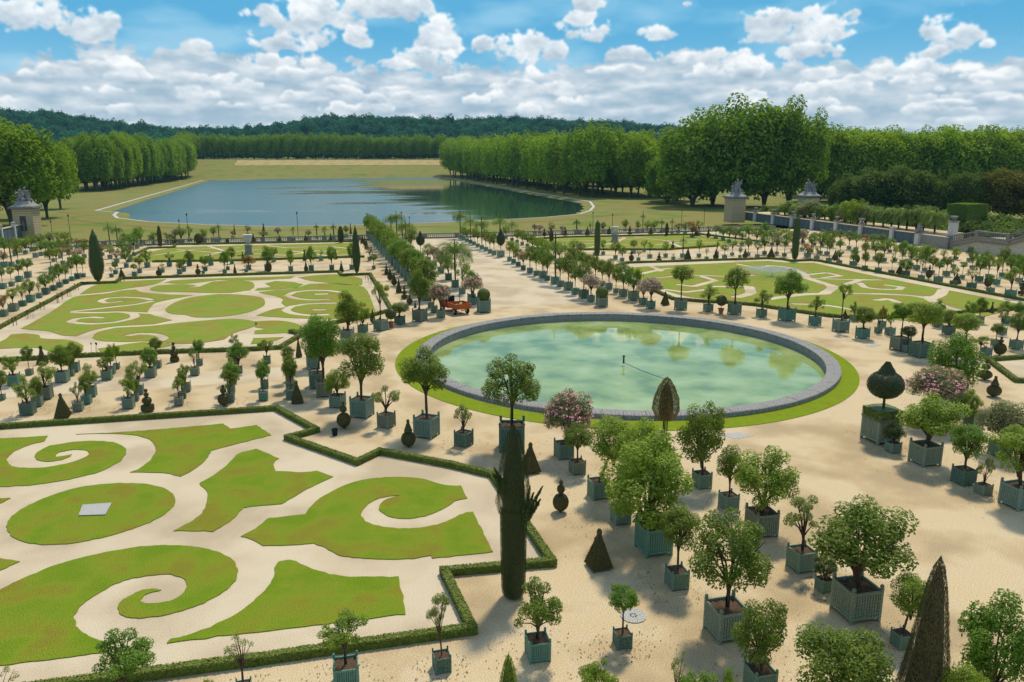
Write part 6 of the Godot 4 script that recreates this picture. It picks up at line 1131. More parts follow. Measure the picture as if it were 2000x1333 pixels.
# clumps: [centre, radius] inside the unit ball; each is a loose shell of leaves on the end of a branch
func clumps_of(count: int, lo: float, hi: float, rad0: float, rad1: float, shell0: float, shell1: float) -> Array:
	var out := []
	var tries := 0
	while out.size() < count and tries < count * 30:
		tries += 1
		var d := dir(lo, hi)
		var r := rng.randf_range(rad0, rad1)
		var c := d * rng.randf_range(shell0, shell1)
		var ok := true
		for q in out:
			if q[0].distance_to(c) < (q[1] + r) * 0.48: ok = false
		if ok or tries > count * 20: out.append([c, r])
	return out
func crown(sd: int, cs: Array, leaves: int, l: float, w: float, droop := 0.0, fill := 0.25) -> ArrayMesh:
	rng.seed = sd
	var g := Geo.new()
	g.flat = true
	var total := 0.0
	for q in cs: total += q[1] * q[1]
	for q in cs:
		var k := rng.randf_range(0.8, 1.22)
		var many := int(leaves * q[1] * q[1] / total)
		for i in many:
			var d := dir(-0.85, 1.0)
			var p: Vector3 = q[0] + d * q[1] * (rng.randf_range(0.80, 1.08) if rng.randf() > fill else rng.randf_range(0.3, 0.85))
			if p.length() > 1.18: p *= rng.randf_range(0.95, 1.16) / p.length()
			scatter_leaf(g, p, d, l * rng.randf_range(0.7, 1.3), w * rng.randf_range(0.75, 1.25), tint(k), droop)
	return g.mesh()
func limbs(sd: int, cs: Array, r: float, most := 14) -> ArrayMesh:
	rng.seed = sd
	var g := Geo.new()
	for q in cs.slice(0, most):
		var e: Vector3 = q[0]
		var m := Vector3(e.x * 0.35, lerpf(-1.0, e.y, 0.5), e.z * 0.35) + dir() * 0.06
		g.tube([Vector3(0, -1.15, 0), Vector3(e.x * 0.08, -0.9, e.z * 0.08), m, e], [r, r * 0.8, r * 0.55, r * 0.22], 5, Color.WHITE, false)
	return g.mesh()
func petals(sd: int, cs: Array, many: int, l: float) -> ArrayMesh:
	rng.seed = sd
	var g := Geo.new()
	g.flat = true
	for i in many:
		var q: Array = cs[rng.randi() % cs.size()]
		var d := dir(-0.2, 1.0)
		var p: Vector3 = q[0] + d * q[1] * 1.08
		var k := rng.randf_range(0.75, 1.25)
		for j in 4:
			scatter_leaf(g, p + dir() * l * 0.8, d, l, l * 0.85, Color(k, k * rng.randf_range(0.8, 1.25), k * rng.randf_range(0.85, 1.2)))
	return g.mesh()
func frond(g: Geo, base: Vector3, heading: float, rise: float, reach: float, pairs: int, leaflet: float, col: Color):
	var o := Vector3(cos(heading), 0, sin(heading))
	var side := Vector3(-o.z, 0, o.x)
	var last := base
	for i in pairs:
		var s := (i + 1.0) / pairs
		var p := base + o * reach * s * (1.0 - 0.18 * s * s) + Vector3(0, reach * (rise * s - (0.55 + rise * 0.62) * s * s), 0)
		var t := (p - last).normalized()
		var up := side.cross(t).normalized()
		if up.y < 0.0: up = -up
		g.leaf((p + last) * 0.5, t, up, p.distance_to(last) * 1.15, reach * 0.022, Color(col.r * 1.5, col.g * 1.3, col.b * 1.2))
		for e in [-1.0, 1.0]:
			var ld: Vector3 = (t * 0.75 + side * e * 0.9 + up * 0.25).normalized()
			var ln := leaflet * reach * (0.5 + sin(PI * clampf(s * 0.9 + 0.1, 0.0, 1.0)) * 0.75)
			g.leaf(p + ld * ln * 0.5, ld, (up - ld * up.dot(ld)).normalized(), ln, reach * 0.03, col * rng.randf_range(0.75, 1.3))
		last = p
func palm_head(sd: int, fronds: int, pairs: int, leaflet: float) -> ArrayMesh:
	rng.seed = sd
	var g := Geo.new()
	g.flat = true
	for i in fronds:
		var k := float(i) / fronds
		frond(g, Vector3(0, -0.35, 0), i * 2.39996 + rng.randf_range(-0.2, 0.2), lerpf(1.75, 0.15, k) + rng.randf_range(-0.1, 0.1), rng.randf_range(0.86, 1.1), pairs, leaflet, Color.WHITE * rng.randf_range(0.75, 1.25))
	return g.mesh()
# clipped shapes: fuzz of small leaves over turned or square solids. pieces: [kind, y0, y1, r0, r1] in a unit-high, unit-wide box
func clipped(sd: int, pieces: Array, leaves: int, l: float) -> Array:
	rng.seed = sd
	var core := Geo.new()
	var g := Geo.new()
	g.flat = true
	var areas := []
	var total := 0.0
	for q in pieces:
		var h: float = q[2] - q[1]
		var ar: float = (q[3] + q[4]) * maxf(h, q[3])
		if q[0] == "ball": ar = q[3] * h * 2.0
		areas.append(ar); total += ar
	for n in pieces.size():
		var q: Array = pieces[n]
		var y0: float = q[1]
		var y1: float = q[2]
		var r0: float = q[3]
		var r1: float = q[4]
		var mid := Vector3(0, (y0 + y1) * 0.5, 0)
		if q[0] == "ball":
			core.ball(mid, Vector3(r0, (y1 - y0) * 0.5, r0) * 0.97, 14, 9)
		elif q[0] == "square":
			core.box(mid, Vector3(r0 * 1.9, y1 - y0, r0 * 1.9), Basis(), Color.WHITE, r1 / r0)
		else:
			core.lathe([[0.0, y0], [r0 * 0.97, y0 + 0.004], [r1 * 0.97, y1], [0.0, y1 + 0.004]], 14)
		for i in int(leaves * areas[n] / total):
			var p: Vector3
			var o: Vector3
			var k := 1.0
			if q[0] == "ball":
				o = dir()
				p = mid + o * Vector3(r0, (y1 - y0) * 0.5, r0)
			elif q[0] == "square":
				var s := 1.0 - sqrt(rng.randf()) if r1 < r0 * 0.6 else rng.randf()
				var r := lerpf(r0, r1, s)
				var f := rng.randi() % 4
				o = Vector3(0, 0, 1).rotated(Vector3.UP, f * PI / 2)
				p = Vector3(0, lerpf(y0, y1, s), 0) + o * r * 0.97 + o.cross(Vector3.UP) * r * rng.randf_range(-1, 1)
			else:
				var s := rng.randf()
				var a := rng.randf() * TAU
				o = Vector3(cos(a), 0.2, sin(a))
				p = Vector3(cos(a), 0, sin(a)) * lerpf(r0, r1, s) + Vector3(0, lerpf(y0, y1, s), 0)
				if rng.randf() < 0.3:
					var top := rng.randf() < 0.7
					p = Vector3(cos(a), 0, sin(a)) * sqrt(rng.randf()) * (r1 if top else r0) + Vector3(0, y1 if top else y0, 0)
					o = Vector3.UP if top else Vector3.DOWN
			var nn := (o + dir() * 0.7).normalized()
			g.leaf(p, nn.cross(dir()).normalized(), nn, l * rng.randf_range(0.7, 1.3), l * 0.6, tint(k))
	return [core.mesh(), g.mesh()]
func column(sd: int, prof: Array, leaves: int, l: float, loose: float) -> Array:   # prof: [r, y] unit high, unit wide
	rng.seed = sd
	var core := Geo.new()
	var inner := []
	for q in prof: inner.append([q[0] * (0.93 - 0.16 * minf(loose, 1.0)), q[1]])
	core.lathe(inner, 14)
	var g := Geo.new()
	g.flat = true
	var acc := []
	var total := 0.0
	for i in prof.size() - 1:
		total += (prof[i][0] + prof[i + 1][0]) * absf(prof[i + 1][1] - prof[i][1]) + 0.002
		acc.append(total)
	for i in leaves:
		var x := rng.randf() * total
		var k := 0
		while acc[k] < x: k += 1
		var s := rng.randf()
		var r: float = lerpf(prof[k][0], prof[k + 1][0], s)
		var y: float = lerpf(prof[k][1], prof[k + 1][1], s)
		var a := rng.randf() * TAU
		var o := Vector3(cos(a), 0, sin(a))
		r *= 1.0 + loose * (0.7 * absf(n_soft.get_noise_3d(o.x * 9.0, y * 30.0, o.z * 9.0)) + rng.randf_range(-0.2, 0.3))
		var t := (Vector3(0, 1, 0) + o * rng.randf_range(0.1, 0.6) + dir() * 0.35).normalized()
		var on := o + dir() * 0.55
		var nn := (on - t * on.dot(t)).normalized()
		g.leaf(o * r + Vector3(0, y, 0), t, nn, l * rng.randf_range(0.7, 1.4), l * 0.4, tint(1.0 + 0.5 * n_soft.get_noise_2d(a * 6.0, y * 30.0)))
	return [core.mesh(), g.mesh()]
func shared_plants():
	# lod 2: by the terrace, 1: round the pond, 0: beyond
	var spec := {"orange": [30, -0.75, 1.0, 0.18, 0.36, 0.4, 0.92], "round": [36, -0.85, 1.0, 0.18, 0.32, 0.5, 0.84], "open": [20, -0.65, 1.0, 0.15, 0.30, 0.4, 0.95], "sparse": [13, -0.5, 1.0, 0.14, 0.26, 0.4, 0.85],
		"bare": [12, -0.3, 1.0, 0.10, 0.2, 0.4, 0.95], "feather": [26, -0.7, 1.0, 0.22, 0.34, 0.4, 0.75], "oleander": [24, -0.4, 1.0, 0.24, 0.36, 0.45, 0.72], "spiky": [11, -0.2, 1.0, 0.18, 0.28, 0.5, 0.82]}
	var many := {"orange": 7400, "round": 7800, "open": 4400, "sparse": 2300, "bare": 650, "feather": 6500, "oleander": 6500, "spiky": 3000}
	var sd := 100
	for k in spec:
		L[k] = []
		for v in 4:
			sd += 10
			rng.seed = sd
			var q: Array = spec[k]
			var cs := clumps_of(q[0], q[1], q[2], q[3], q[4], q[5], q[6])
			if v % 2 == 1:      # some lean and bulge
				for c in cs: c[0] += Vector3(0.08, 0.0, -0.06) * c[0].y
			var slim: bool = k in ["feather", "oleander", "spiky"]
			var one := {}
			for d in 3:
				if v > 2 and d == 2: continue
				var f: float = [0.11, 0.34, 1.0][d]
				var l: float = [0.20, 0.135, 0.09][d] * (1.35 if slim else 1.0)
				one[d] = crown(sd + d, cs, int(many[k] * f), l, l * (0.26 if slim else 0.52), 0.5 if k == "oleander" or k == "spiky" else (-0.5 if k == "feather" else 0.0))
			if not one.has(2): one[2] = L[k][0][2]
			one["limbs"] = limbs(sd + 5, cs, 0.045)
			if k == "oleander":
				one["petals"] = petals(sd + 6, cs, 380, 0.07)
				one["petals_far"] = petals(sd + 7, cs, 130, 0.12)
			L[k].append(one)
	L.palm = [palm_head(301, 34, 22, 0.30), palm_head(302, 30, 22, 0.30), palm_head(303, 26, 14, 0.34)]
	L.ball = clipped(311, [["ball", -1.0, 1.0, 1.0, 1.0]], 5200, 0.075)
	L.dome = clipped(312, [["ball", -1.0, 0.5, 1.0, 1.0], ["turned", -0.25, 0.98, 0.94, 0.12]], 6000, 0.07)
	L.hedge_top = clipped(313, [["square", -0.5, 0.5, 0.5, 0.5], ["turned", 0.49, 0.5, 0.5, 0.48]], 3600, 0.05)
	L.yew = {
		"pyramid": clipped(321, [["square", 0.06, 0.85, 0.5, 0.09], ["ball", 0.83, 1.0, 0.11, 0.11]], 2600, 0.06),
		"drum": clipped(322, [["turned", 0.08, 0.28, 0.5, 0.5], ["ball", 0.33, 0.64, 0.37, 0.37], ["ball", 0.66, 0.84, 0.19, 0.19], ["ball", 0.86, 1.0, 0.13, 0.13]], 2600, 0.06),
		"balls": clipped(323, [["ball", 0.06, 0.58, 0.5, 0.5], ["ball", 0.6, 0.86, 0.24, 0.24], ["ball", 0.87, 1.0, 0.12, 0.12]], 2600, 0.06),
		"balls2": clipped(324, [["turned", 0.06, 0.24, 0.5, 0.46], ["ball", 0.22, 0.62, 0.42, 0.42], ["ball", 0.62, 0.82, 0.22, 0.22], ["ball", 0.84, 1.0, 0.17, 0.17]], 2600, 0.06),
		"skirt": clipped(325, [["turned", 0.05, 0.34, 0.5, 0.3], ["turned", 0.4, 0.8, 0.24, 0.1], ["ball", 0.8, 1.0, 0.14, 0.14]], 2400, 0.06),
		"slimcone": clipped(326, [["turned", 0.05, 0.86, 0.5, 0.08], ["ball", 0.85, 1.0, 0.2, 0.2]], 2000, 0.06),
		"ballcone": clipped(327, [["ball", 0.05, 0.56, 0.5, 0.5], ["turned", 0.58, 0.9, 0.3, 0.07], ["ball", 0.89, 1.0, 0.1, 0.1]], 2600, 0.06),
		"ballball": clipped(328, [["ball", 0.06, 0.66, 0.5, 0.5], ["ball", 0.68, 0.86, 0.2, 0.2], ["ball", 0.87, 1.0, 0.11, 0.11]], 2400, 0.06),
		"oval": clipped(329, [["ball", 0.06, 0.46, 0.5, 0.5], ["ball", 0.5, 0.74, 0.3, 0.3], ["ball", 0.77, 0.9, 0.11, 0.11], ["ball", 0.9, 1.0, 0.09, 0.09]], 2600, 0.06),
		"mushroom": clipped(330, [["ball", 0.1, 1.0, 0.5, 0.5]], 2000, 0.07),
	}
	L.column = column(331, [[0.0, 0.02], [0.38, 0.04], [0.5, 0.3], [0.42, 0.7], [0.2, 0.93], [0.0, 1.0]], 3000, 0.05, 0.1)
	L.yew.column = L.column
	L.spindle = column(332, [[0.0, 0.02], [0.22, 0.05], [0.46, 0.22], [0.5, 0.36], [0.38, 0.65], [0.2, 0.88], [0.0, 1.0]], 4200, 0.035, 0.06)
	L.pencil = column(333, [[0.0, 0.02], [0.30, 0.04], [0.46, 0.14], [0.5, 0.4], [0.46, 0.75], [0.34, 0.93], [0.0, 1.0]], 3600, 0.035, 0.08)
	L.big_tree = []
	for v in 4:
		rng.seed = 400 + v
		var cs := clumps_of(80, -0.95, 1.0, 0.17, 0.29, 0.5, 0.82)
		for c in cs:      # fuller shoulders than a ball: planes grow as tall domes
			var d: Vector3 = c[0]
			var fr := Vector2(d.x, d.z).length()
			var f := minf(1.28, 0.74 / maxf(fr, 0.42))
			c[0] = Vector3(d.x * f, minf(d.y, 0.80 - 0.22 * fr * fr - 0.08 * rng.randf()), d.z * f)
		L.big_tree.append({"crown": crown(410 + v, cs, 11000, 0.085, 0.056, 0.0, 0.3), "far": crown(420 + v, cs, 2600, 0.13, 0.085, 0.0, 0.2), "limbs": limbs(430 + v, cs, 0.035)})
	rng.seed = 450
	L.far_tree = []
	for v in 3:
		var cs := clumps_of(20, -0.3, 1.0, 0.24, 0.4, 0.4, 0.72)
		L.far_tree.append(crown(460 + v, cs, 420, 0.26, 0.19, 0.0, 0.1))
	var tr := Geo.new()
	tr.tube([Vector3(0, 0, 0), Vector3(0.25, 0.3, 0.1), Vector3(-0.1, 0.65, 0.2), Vector3(0, 1, 0)], [1.15, 0.95, 0.9, 0.85], 8)
	L.trunk = tr.mesh()
	var cyl := Geo.new()
	cyl.lathe([[1.25, 0.0], [1.0, 0.12], [0.9, 1.0]], 10)
	L.post = cyl.mesh()
# ---------------------------------------------------------------- wooden boxes
func shared_boxes():
	var g := Geo.new()                      # one side, unit wide, facing +z, standing at z = 0
	var rail := 0.075
	g.box(Vector3(0, 0.16, 0.0), Vector3(0.86, rail, 0.05))
	g.box(Vector3(0, 0.955, 0.0), Vector3(0.86, rail, 0.05))
	g.box(Vector3(0, 0.30, 0.004), Vector3(0.86, 0.028, 0.05))
	for i in 10:
		var x := -0.43 + 0.86 * (i + 0.5) / 10.0
		g.box(Vector3(x, 0.558, 0.0), Vector3(0.86 / 10.0 - 0.024, 0.72, 0.028), Basis(), Color.WHITE * [1.0, 0.93, 1.06, 0.97][i % 4])
	g.box(Vector3(0, 0.558, -0.025), Vector3(0.86, 0.72, 0.012), Basis(), Color(0.36, 0.36, 0.36))
	L.side_panel = g.mesh()
	g = Geo.new()
	g.box(Vector3(0, 0.52, 0), Vector3(0.085, 1.04, 0.085))
	g.box(Vector3(0, 1.05, 0), Vector3(0.10, 0.025, 0.10))
	g.ball(Vector3(0, 1.125, 0), Vector3(0.062, 0.07, 0.062), 8, 6)
	L.corner_post = g.mesh()
	g = Geo.new()
	g.box(Vector3(0, 0.13, 0), Vector3(0.88, 0.05, 0.88))
	for k in 4:
		var b := Basis(Vector3.UP, k * PI / 2)
		g.box(b * Vector3(0, 0.52, 0.425), Vector3(0.88, 0.78, 0.02), b)
	L.box_liner = g.mesh()
	g = Geo.new()
	for k in 4:
		var b := Basis(Vector3.UP, k * PI / 2)
		g.box(b * Vector3(0, 0.55, 0.455), Vector3(0.86, 0.84, 0.03), b)
		g.box(b * Vector3(0, 0.93, 0.475), Vector3(0.86, 0.07, 0.03), b)
		g.box(b * Vector3(0, 0.17, 0.475), Vector3(0.86, 0.07, 0.03), b)
		g.box(b * Vector3(0.455, 0.53, 0.455), Vector3(0.085, 1.06, 0.085), b)
		g.ball(b * Vector3(0.455, 1.12, 0.455), Vector3(0.06, 0.065, 0.06), 6, 4)
	L.far_box = g.mesh()
	g = Geo.new()
	rng.seed = 71
	for i in 10:
		for j in 10:
			var q := []
			for e in [[0, 0], [0, 1], [1, 1], [1, 0]]:
				var x: float = -0.43 + 0.086 * (i + e[0])
				var z: float = -0.43 + 0.086 * (j + e[1])
				q.append(Vector3(x, 0.90 + 0.03 * sin(x * 23.0 + z * 11.0) + 0.035 * exp(-(x * x + z * z) * 14.0), z))
			g.quad(q[0], q[1], q[2], q[3], Color.WHITE * rng.randf_range(0.75, 1.25))
	L.soil = g.mesh()
func planter(o: Node3D, s: float, hr: float, mat: Material, near: bool):
	var k := Vector3(s, s * hr, s)
	if not near:
		part("planter_box", L.far_box, mat, o, Vector3.ZERO, k)
		part("soil", L.soil, M.soil, o, Vector3.ZERO, k)
		return
	var b := part("planter_box", L.box_liner, mat, o, Vector3.ZERO, k)
	for i in 4:
		var a := i * PI / 2
		part("side_panel", L.side_panel, mat, b, Basis(Vector3.UP, a) * Vector3(0, 0, 0.47), Vector3.ONE, a)
		part("corner_post", L.corner_post, mat, b, Basis(Vector3.UP, a) * Vector3(0.455, 0, 0.455))
	part("soil", L.soil, M.soil, o, Vector3.ZERO, k)
const SHAPE := {"orange": ["orange", "green"], "tallorange": ["orange", "lush"], "gold": ["orange", "gold"], "lush": ["round", "lush"], "round": ["round", "green"], "open": ["open", "bright"], "openlush": ["open", "lush"],
	"bigopen": ["orange", "green"], "sparse": ["sparse", "pale"], "bare": ["bare", "pale"], "darkbush": ["round", "dark"], "feather": ["feather", "silver"], "oleander": ["oleander", "silver"], "greyoleander": ["oleander", "faded"],
	"spiky": ["spiky", "bright"], "autumn": ["orange", "autumn"], "brown": ["open", "straw"]}
const NAMES := {"oleander": "potted_oleander", "greyoleander": "potted_oleander", "palm": "potted_palm", "bigpalm": "potted_palm", "ball": "potted_box_topiary", "dome": "potted_box_topiary", "darkbush": "potted_shrub", "feather": "potted_shrub", "autumn": "potted_shrub", "brown": "potted_shrub", "sparse": "potted_young_tree", "bare": "potted_young_tree", "spiky": "potted_young_tree"}
var count := 0
var where := ""      # ends the labels of the row being set out
# x, z, box side, turn, box height / side, crown bottom, crown top, crown radius, crown shift
func potted(x: float, z: float, s: float, turn: float, hr: float, cb: float, ct: float, rx: float, dx: float, kind: String, paint: int, lod: int, label):
	count += 1
	rng.seed = 9000 + count
	var o := thing(NAMES.get(kind, "potted_orange_tree"), Vector3(x, 0, z), turn, label if label is String else "%s, %s %s" % [DESC[kind], ORD[label - 1], where], CATEGORY.get(kind, "orange tree"), "boxed plants on the gravel walks")
	planter(o, s, hr, [M.box_green, M.box_grey, M.box_blue, M.box_teal, M.box_old, M.box_dark][paint], lod > 0)
	var inv := Basis(Vector3.UP, -turn)
	var off := inv * Vector3(dx, 0, 0)
	var top := s * hr * 0.88
	var mid := (cb + ct) * 0.5
	var ry := maxf((ct - cb) * 0.5, 0.15)
	if kind == "ball":
		rx = (ct - cb) * 0.55
		part("clipped_ball", L.ball[0], M.box_ball, o, Vector3(0, s * hr + rx * 0.72, 0), Vector3.ONE * rx)
		part("leaves", L.ball[1], M.box_ball, o, Vector3(0, s * hr + rx * 0.72, 0), Vector3.ONE * rx)
		return
	if kind == "dome":
		part("trunk", L.trunk, M.bark, o, Vector3(0, top, 0), Vector3(s * 0.05, maxf(mid - top, 0.2), s * 0.05))
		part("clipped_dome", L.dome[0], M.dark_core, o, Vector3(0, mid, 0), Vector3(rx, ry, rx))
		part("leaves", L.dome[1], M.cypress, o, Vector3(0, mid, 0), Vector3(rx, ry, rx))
		if lod > 0:
			part("hedge_collar", L.hedge_top[0], M.box_ball, o, Vector3(0, s * hr * 1.12, 0), Vector3(s * 1.04, s * 0.42, s * 1.04))
			part("leaves", L.hedge_top[1], M.box_ball, o, Vector3(0, s * hr * 1.12, 0), Vector3(s * 1.04, s * 0.42, s * 1.04))
		return
	if kind == "palm" or kind == "bigpalm":
		var h := ct - rx * 0.5
		part("trunk", L.trunk, M.bark, o, Vector3(0, top, 0), Vector3(s * 0.14, maxf(h - top, 0.1), s * 0.14))
		part("fronds", L.palm[(0 if kind == "bigpalm" else 1 + count % 2)], M.palm, o, Vector3(0, h + rx * 0.2, 0), Vector3(rx, rx * 0.95, rx), rng.randf() * TAU)
		return
	var sh: Array = SHAPE[kind]
	var v: Dictionary = L[sh[0]][rng.randi() % 4]
	var r := rng.randf() * TAU
	var tone: String = sh[1]
	if tone == "green" and rng.randf() < 0.3: tone = "lush" if rng.randf() < 0.5 else "bright"
	if tone == "bright" and rng.randf() < 0.3: tone = "green"
	var tr := clampf(rx * 0.055, 0.025, 0.085)
	var th := maxf(mid - ry * 0.85 - top, 0.08)
	var tk := part("trunk", L.trunk, M.bark, o, Vector3(0, top, 0), Vector3(tr, th, tr), rng.randf() * TAU)
	if dx != 0.0:
		tk.transform = Transform3D(Basis(Vector3(tr, 0, 0), Vector3(off.x * 0.6, th, off.z * 0.6), Vector3(0, 0, tr)), Vector3(0, top, 0))
	var k := Vector3(rx, ry, rx)
	part("branches", v.limbs, M.bark, o, Vector3(0, mid, 0) + off, k, r)
	part("crown", v[lod], M[tone], o, Vector3(0, mid, 0) + off, k, r)
	if v.has("petals"):
		part("blossoms", v.petals if lod > 0 else v.petals_far, M.pale_pink if kind == "greyoleander" else M.pink, o, Vector3(0, mid, 0) + off, k, r)
func topiary(x: float, z: float, w: float, h: float, typ: String, label: String):
	var o := thing("clipped_yew", Vector3(x, 0, z), -YAW * 0.0 + 0.32, label, "topiary", "clipped yews")
	var q: Array = L.yew[typ]
	var k := Vector3(w, h, w)
	part("stem", L.post, M.bark, o, Vector3.ZERO, Vector3(0.045, h * 0.7, 0.045))
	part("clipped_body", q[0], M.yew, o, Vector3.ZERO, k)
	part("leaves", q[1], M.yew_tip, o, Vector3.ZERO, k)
func cypress(x: float, z: float, w: float, h: float, typ: String, label: String):
	var o := thing("cypress", Vector3(x, 0, z), 0.0, label, "cypress")
	var q: Array = L[typ]
	part("trunk", L.post, M.bark, o, Vector3.ZERO, Vector3(w * 0.12, h * 0.3, w * 0.12))
	part("inner_foliage", q[0], M.cypress, o, Vector3(0, 0, 0), Vector3(w, h, w))
	part("foliage", q[1], M.cypress, o, Vector3(0, 0, 0), Vector3(w, h, w))
func tree_row(label: String, group: String, far: bool, l: Array):
	for i in l.size():
		var q: Array = l[i]
		big_tree(q[0], q[1], q[2], q[3], q[4], q[5], ["tree_bright", "tree"][int(q[6])], label % ORD[i], group, far)
# base x, y, z, height, crown width, clear stem share, tone
var trees := 0
func big_tree(x: float, y: float, z: float, h: float, w: float, clear: float, tone: String, label: String, group: String, far := false):
	trees += 1
	rng.seed = 20000 + trees
	var o := thing("tree", Vector3(x, y, z), 0.0, label, "tree", group)
	var v: Dictionary = L.big_tree[rng.randi() % 4]
	var ry := h * (1.0 - clear) * 0.5
	var mid := h - ry
	var tr := 0.016 * h
	part("trunk", L.post, M.bark_far, o, Vector3(0, -0.5, 0), Vector3(tr, h * clear + ry * 0.5, tr))
	var r := rng.randf() * TAU
	var k := Vector3(w * 0.5, ry, w * 0.5)
	if not far: part("branches", v.limbs, M.bark_far, o, Vector3(0, mid, 0), k, r)
	part("crown", v.far if far else v.crown, M[tone], o, Vector3(0, mid, 0), k, r)
# ---------------------------------------------------------------- lie of the land
func hill(u: float) -> float:
	if u <= RIDGE[0][0]: return RIDGE[0][1]
	for i in RIDGE.size() - 1:
		if u <= RIDGE[i + 1][0]:
			return lerpf(RIDGE[i][1], RIDGE[i + 1][1], (u - RIDGE[i][0]) / float(RIDGE[i + 1][0] - RIDGE[i][0]))
	return RIDGE[-1][1]
func terrain(t: float, u: float) -> float:
	var h := -0.35 - 0.65 * smoothstep(152.0, 168.0, t)
	h += 14.5 * smoothstep(640.0, 830.0, t)
	h += (hill(u) - 14.0) * smoothstep(1000.0, 1600.0, t)
	return h
var lake_poly := PackedVector2Array()
func ground_height(t: float, u: float) -> float:
	var h := terrain(t, u)
	if absf(u) < 186.0: h -= 1.4 * smoothstep(148.0, 138.0, t)
	if t > 190.0 and t < 720.0 and absf(u) < 130.0:
		var p := AX * t + RX * u
		if Geometry2D.is_point_in_polygon(p, lake_poly):
			var d := 1e9
			for i in lake_poly.size():
				d = minf(d, p.distance_to(Geometry2D.get_closest_point_to_segment(p, lake_poly[i], lake_poly[(i + 1) % lake_poly.size()])))
			h -= 1.6 * smoothstep(0.0, 9.0, d)
		elif t < 716.0:
			h = minf(h, -1.0 + 0.06 * maxf(0.0, t - 640.0))
	return h
func sheet(ts: Array, us: Array, f: Callable) -> ArrayMesh:
	var st := SurfaceTool.new()
	st.begin(Mesh.PRIMITIVE_TRIANGLES)
	for t in ts:
		for u in us:
			st.add_vertex(at(t, u, f.call(t, u)))
	var k := us.size()
	for i in ts.size() - 1:
		for j in k - 1:
			var a := i * k + j
			for e in [a, a + k, a + 1, a + 1, a + k, a + k + 1]: st.add_index(e)
	st.generate_normals()
	return st.commit()
func span(a: float, b: float, k: int) -> Array:
	var o := []
	for i in k: o.append(a + (b - a) * i / float(k - 1))
	return o
# a flat area with an edge, from an outline on the ground
func slab(g: Geo, poly: PackedVector2Array, y: float, drop: float):
	var q := poly
	if Geometry2D.is_polygon_clockwise(q): q.reverse()
	var tri := Geometry2D.triangulate_polygon(q)
	for i in range(0, tri.size(), 3):
		var a := Vector3(q[tri[i]].x, y, q[tri[i]].y)
		var b := Vector3(q[tri[i + 1]].x, y, q[tri[i + 1]].y)
		var d := Vector3(q[tri[i + 2]].x, y, q[tri[i + 2]].y)
		if (b - a).cross(d - a).y > 0.0: g.tri(a, b, d)
		else: g.tri(a, d, b)
	for i in q.size():
		var a := q[i]
		var b := q[(i + 1) % q.size()]
		g.quad(Vector3(b.x, y - drop, b.y), Vector3(a.x, y - drop, a.y), Vector3(a.x, y, a.y), Vector3(b.x, y, b.y), Color(0.7, 0.6, 0.45))
# rounds an outline except where it turns sharply
func rounded(p: Array, closed := true) -> PackedVector2Array:
	var o := PackedVector2Array()
	var n := p.size()
	for i in n if closed else n - 1:
		var a: Vector2 = p[(i - 1 + n) % n] if closed or i > 0 else p[0]
		var b: Vector2 = p[i]
		var d: Vector2 = p[(i + 1) % n]
		var e: Vector2 = p[(i + 2) % n] if closed or i < n - 2 else p[n - 1]
		var sharp0 := absf((b - a).angle_to(d - b)) > 0.75
		var sharp1 := absf((d - b).angle_to(e - d)) > 0.75
		var m0 := (d - b) if sharp0 else (d - a) * 0.5
		var m1 := (d - b) if sharp1 else (e - b) * 0.5
		m0 = m0.limit_length(b.distance_to(d) * 1.2); m1 = m1.limit_length(b.distance_to(d) * 1.2)
		var steps := 4
		for k in steps:
			var s := float(k) / steps
			o.append((2 * s * s * s - 3 * s * s + 1) * b + (s * s * s - 2 * s * s + s) * m0 + (-2 * s * s * s + 3 * s * s) * d + (s * s * s - s * s) * m1)
	if not closed: o.append(p[n - 1])
	return o
func pairs(l: Array) -> Array:
	var o := []
	for i in range(0, l.size(), 2): o.append(Vector2(l[i], l[i + 1]))
	return o
func ragged(p: PackedVector2Array) -> PackedVector2Array:      # turf edges are never quite true
	var o := PackedVector2Array()
	for i in p.size():
		var a := p[i]
		var b := p[(i + 1) % p.size()]
		var n := clampi(int(a.distance_to(b) / (0.22 if -a.y < 55.0 else 0.9)), 1, 40)
		for k in n:
			var q := a.lerp(b, float(k) / n)
			o.append(q + Vector2(n_soft.get_noise_2d(q.x * 14.0, q.y * 14.0), n_soft.get_noise_2d(q.y * 14.0, q.x * 14.0 + 50.0)) * 0.075)
	return o if not Geometry2D.triangulate_polygon(o).is_empty() else p
func lawns(outlines: Array, ribbons: Array, mat: Material, called: String):
	var cut := []
	for r in ribbons:
		cut.append_array(Geometry2D.offset_polyline(rounded(pairs(r[1]), false), r[0] * 0.5, Geometry2D.JOIN_ROUND, Geometry2D.END_ROUND))
	for o in outlines:
		var left := [rounded(pairs(o))]
		for c in cut:
			var next := []
			for p in left:
				var got := Geometry2D.clip_polygons(p, c)
				var holes := got.filter(func(e): return Geometry2D.is_polygon_clockwise(e))
				if holes.is_empty(): next.append_array(got)
				elif p.size() > 2:   # an island: split it across the middle of the cut first
					var mid := Vector2.ZERO
					for e in holes[0]: mid += e / holes[0].size()
					for s in [-1.0, 1.0]:
						var x: Vector2 = RX * s * 400.0
						var half := PackedVector2Array([mid - AX * 400.0, mid + AX * 400.0, mid + AX * 400.0 + x, mid - AX * 400.0 + x])
						for w in Geometry2D.intersect_polygons(p, half): next.append_array(Geometry2D.clip_polygons(w, c))
			left = next
		for p in left:
			if p.size() < 3: continue
			var g := Geo.new()
			slab(g, ragged(p), 0.04, 0.045)
			structure(called, g.mesh(), mat)
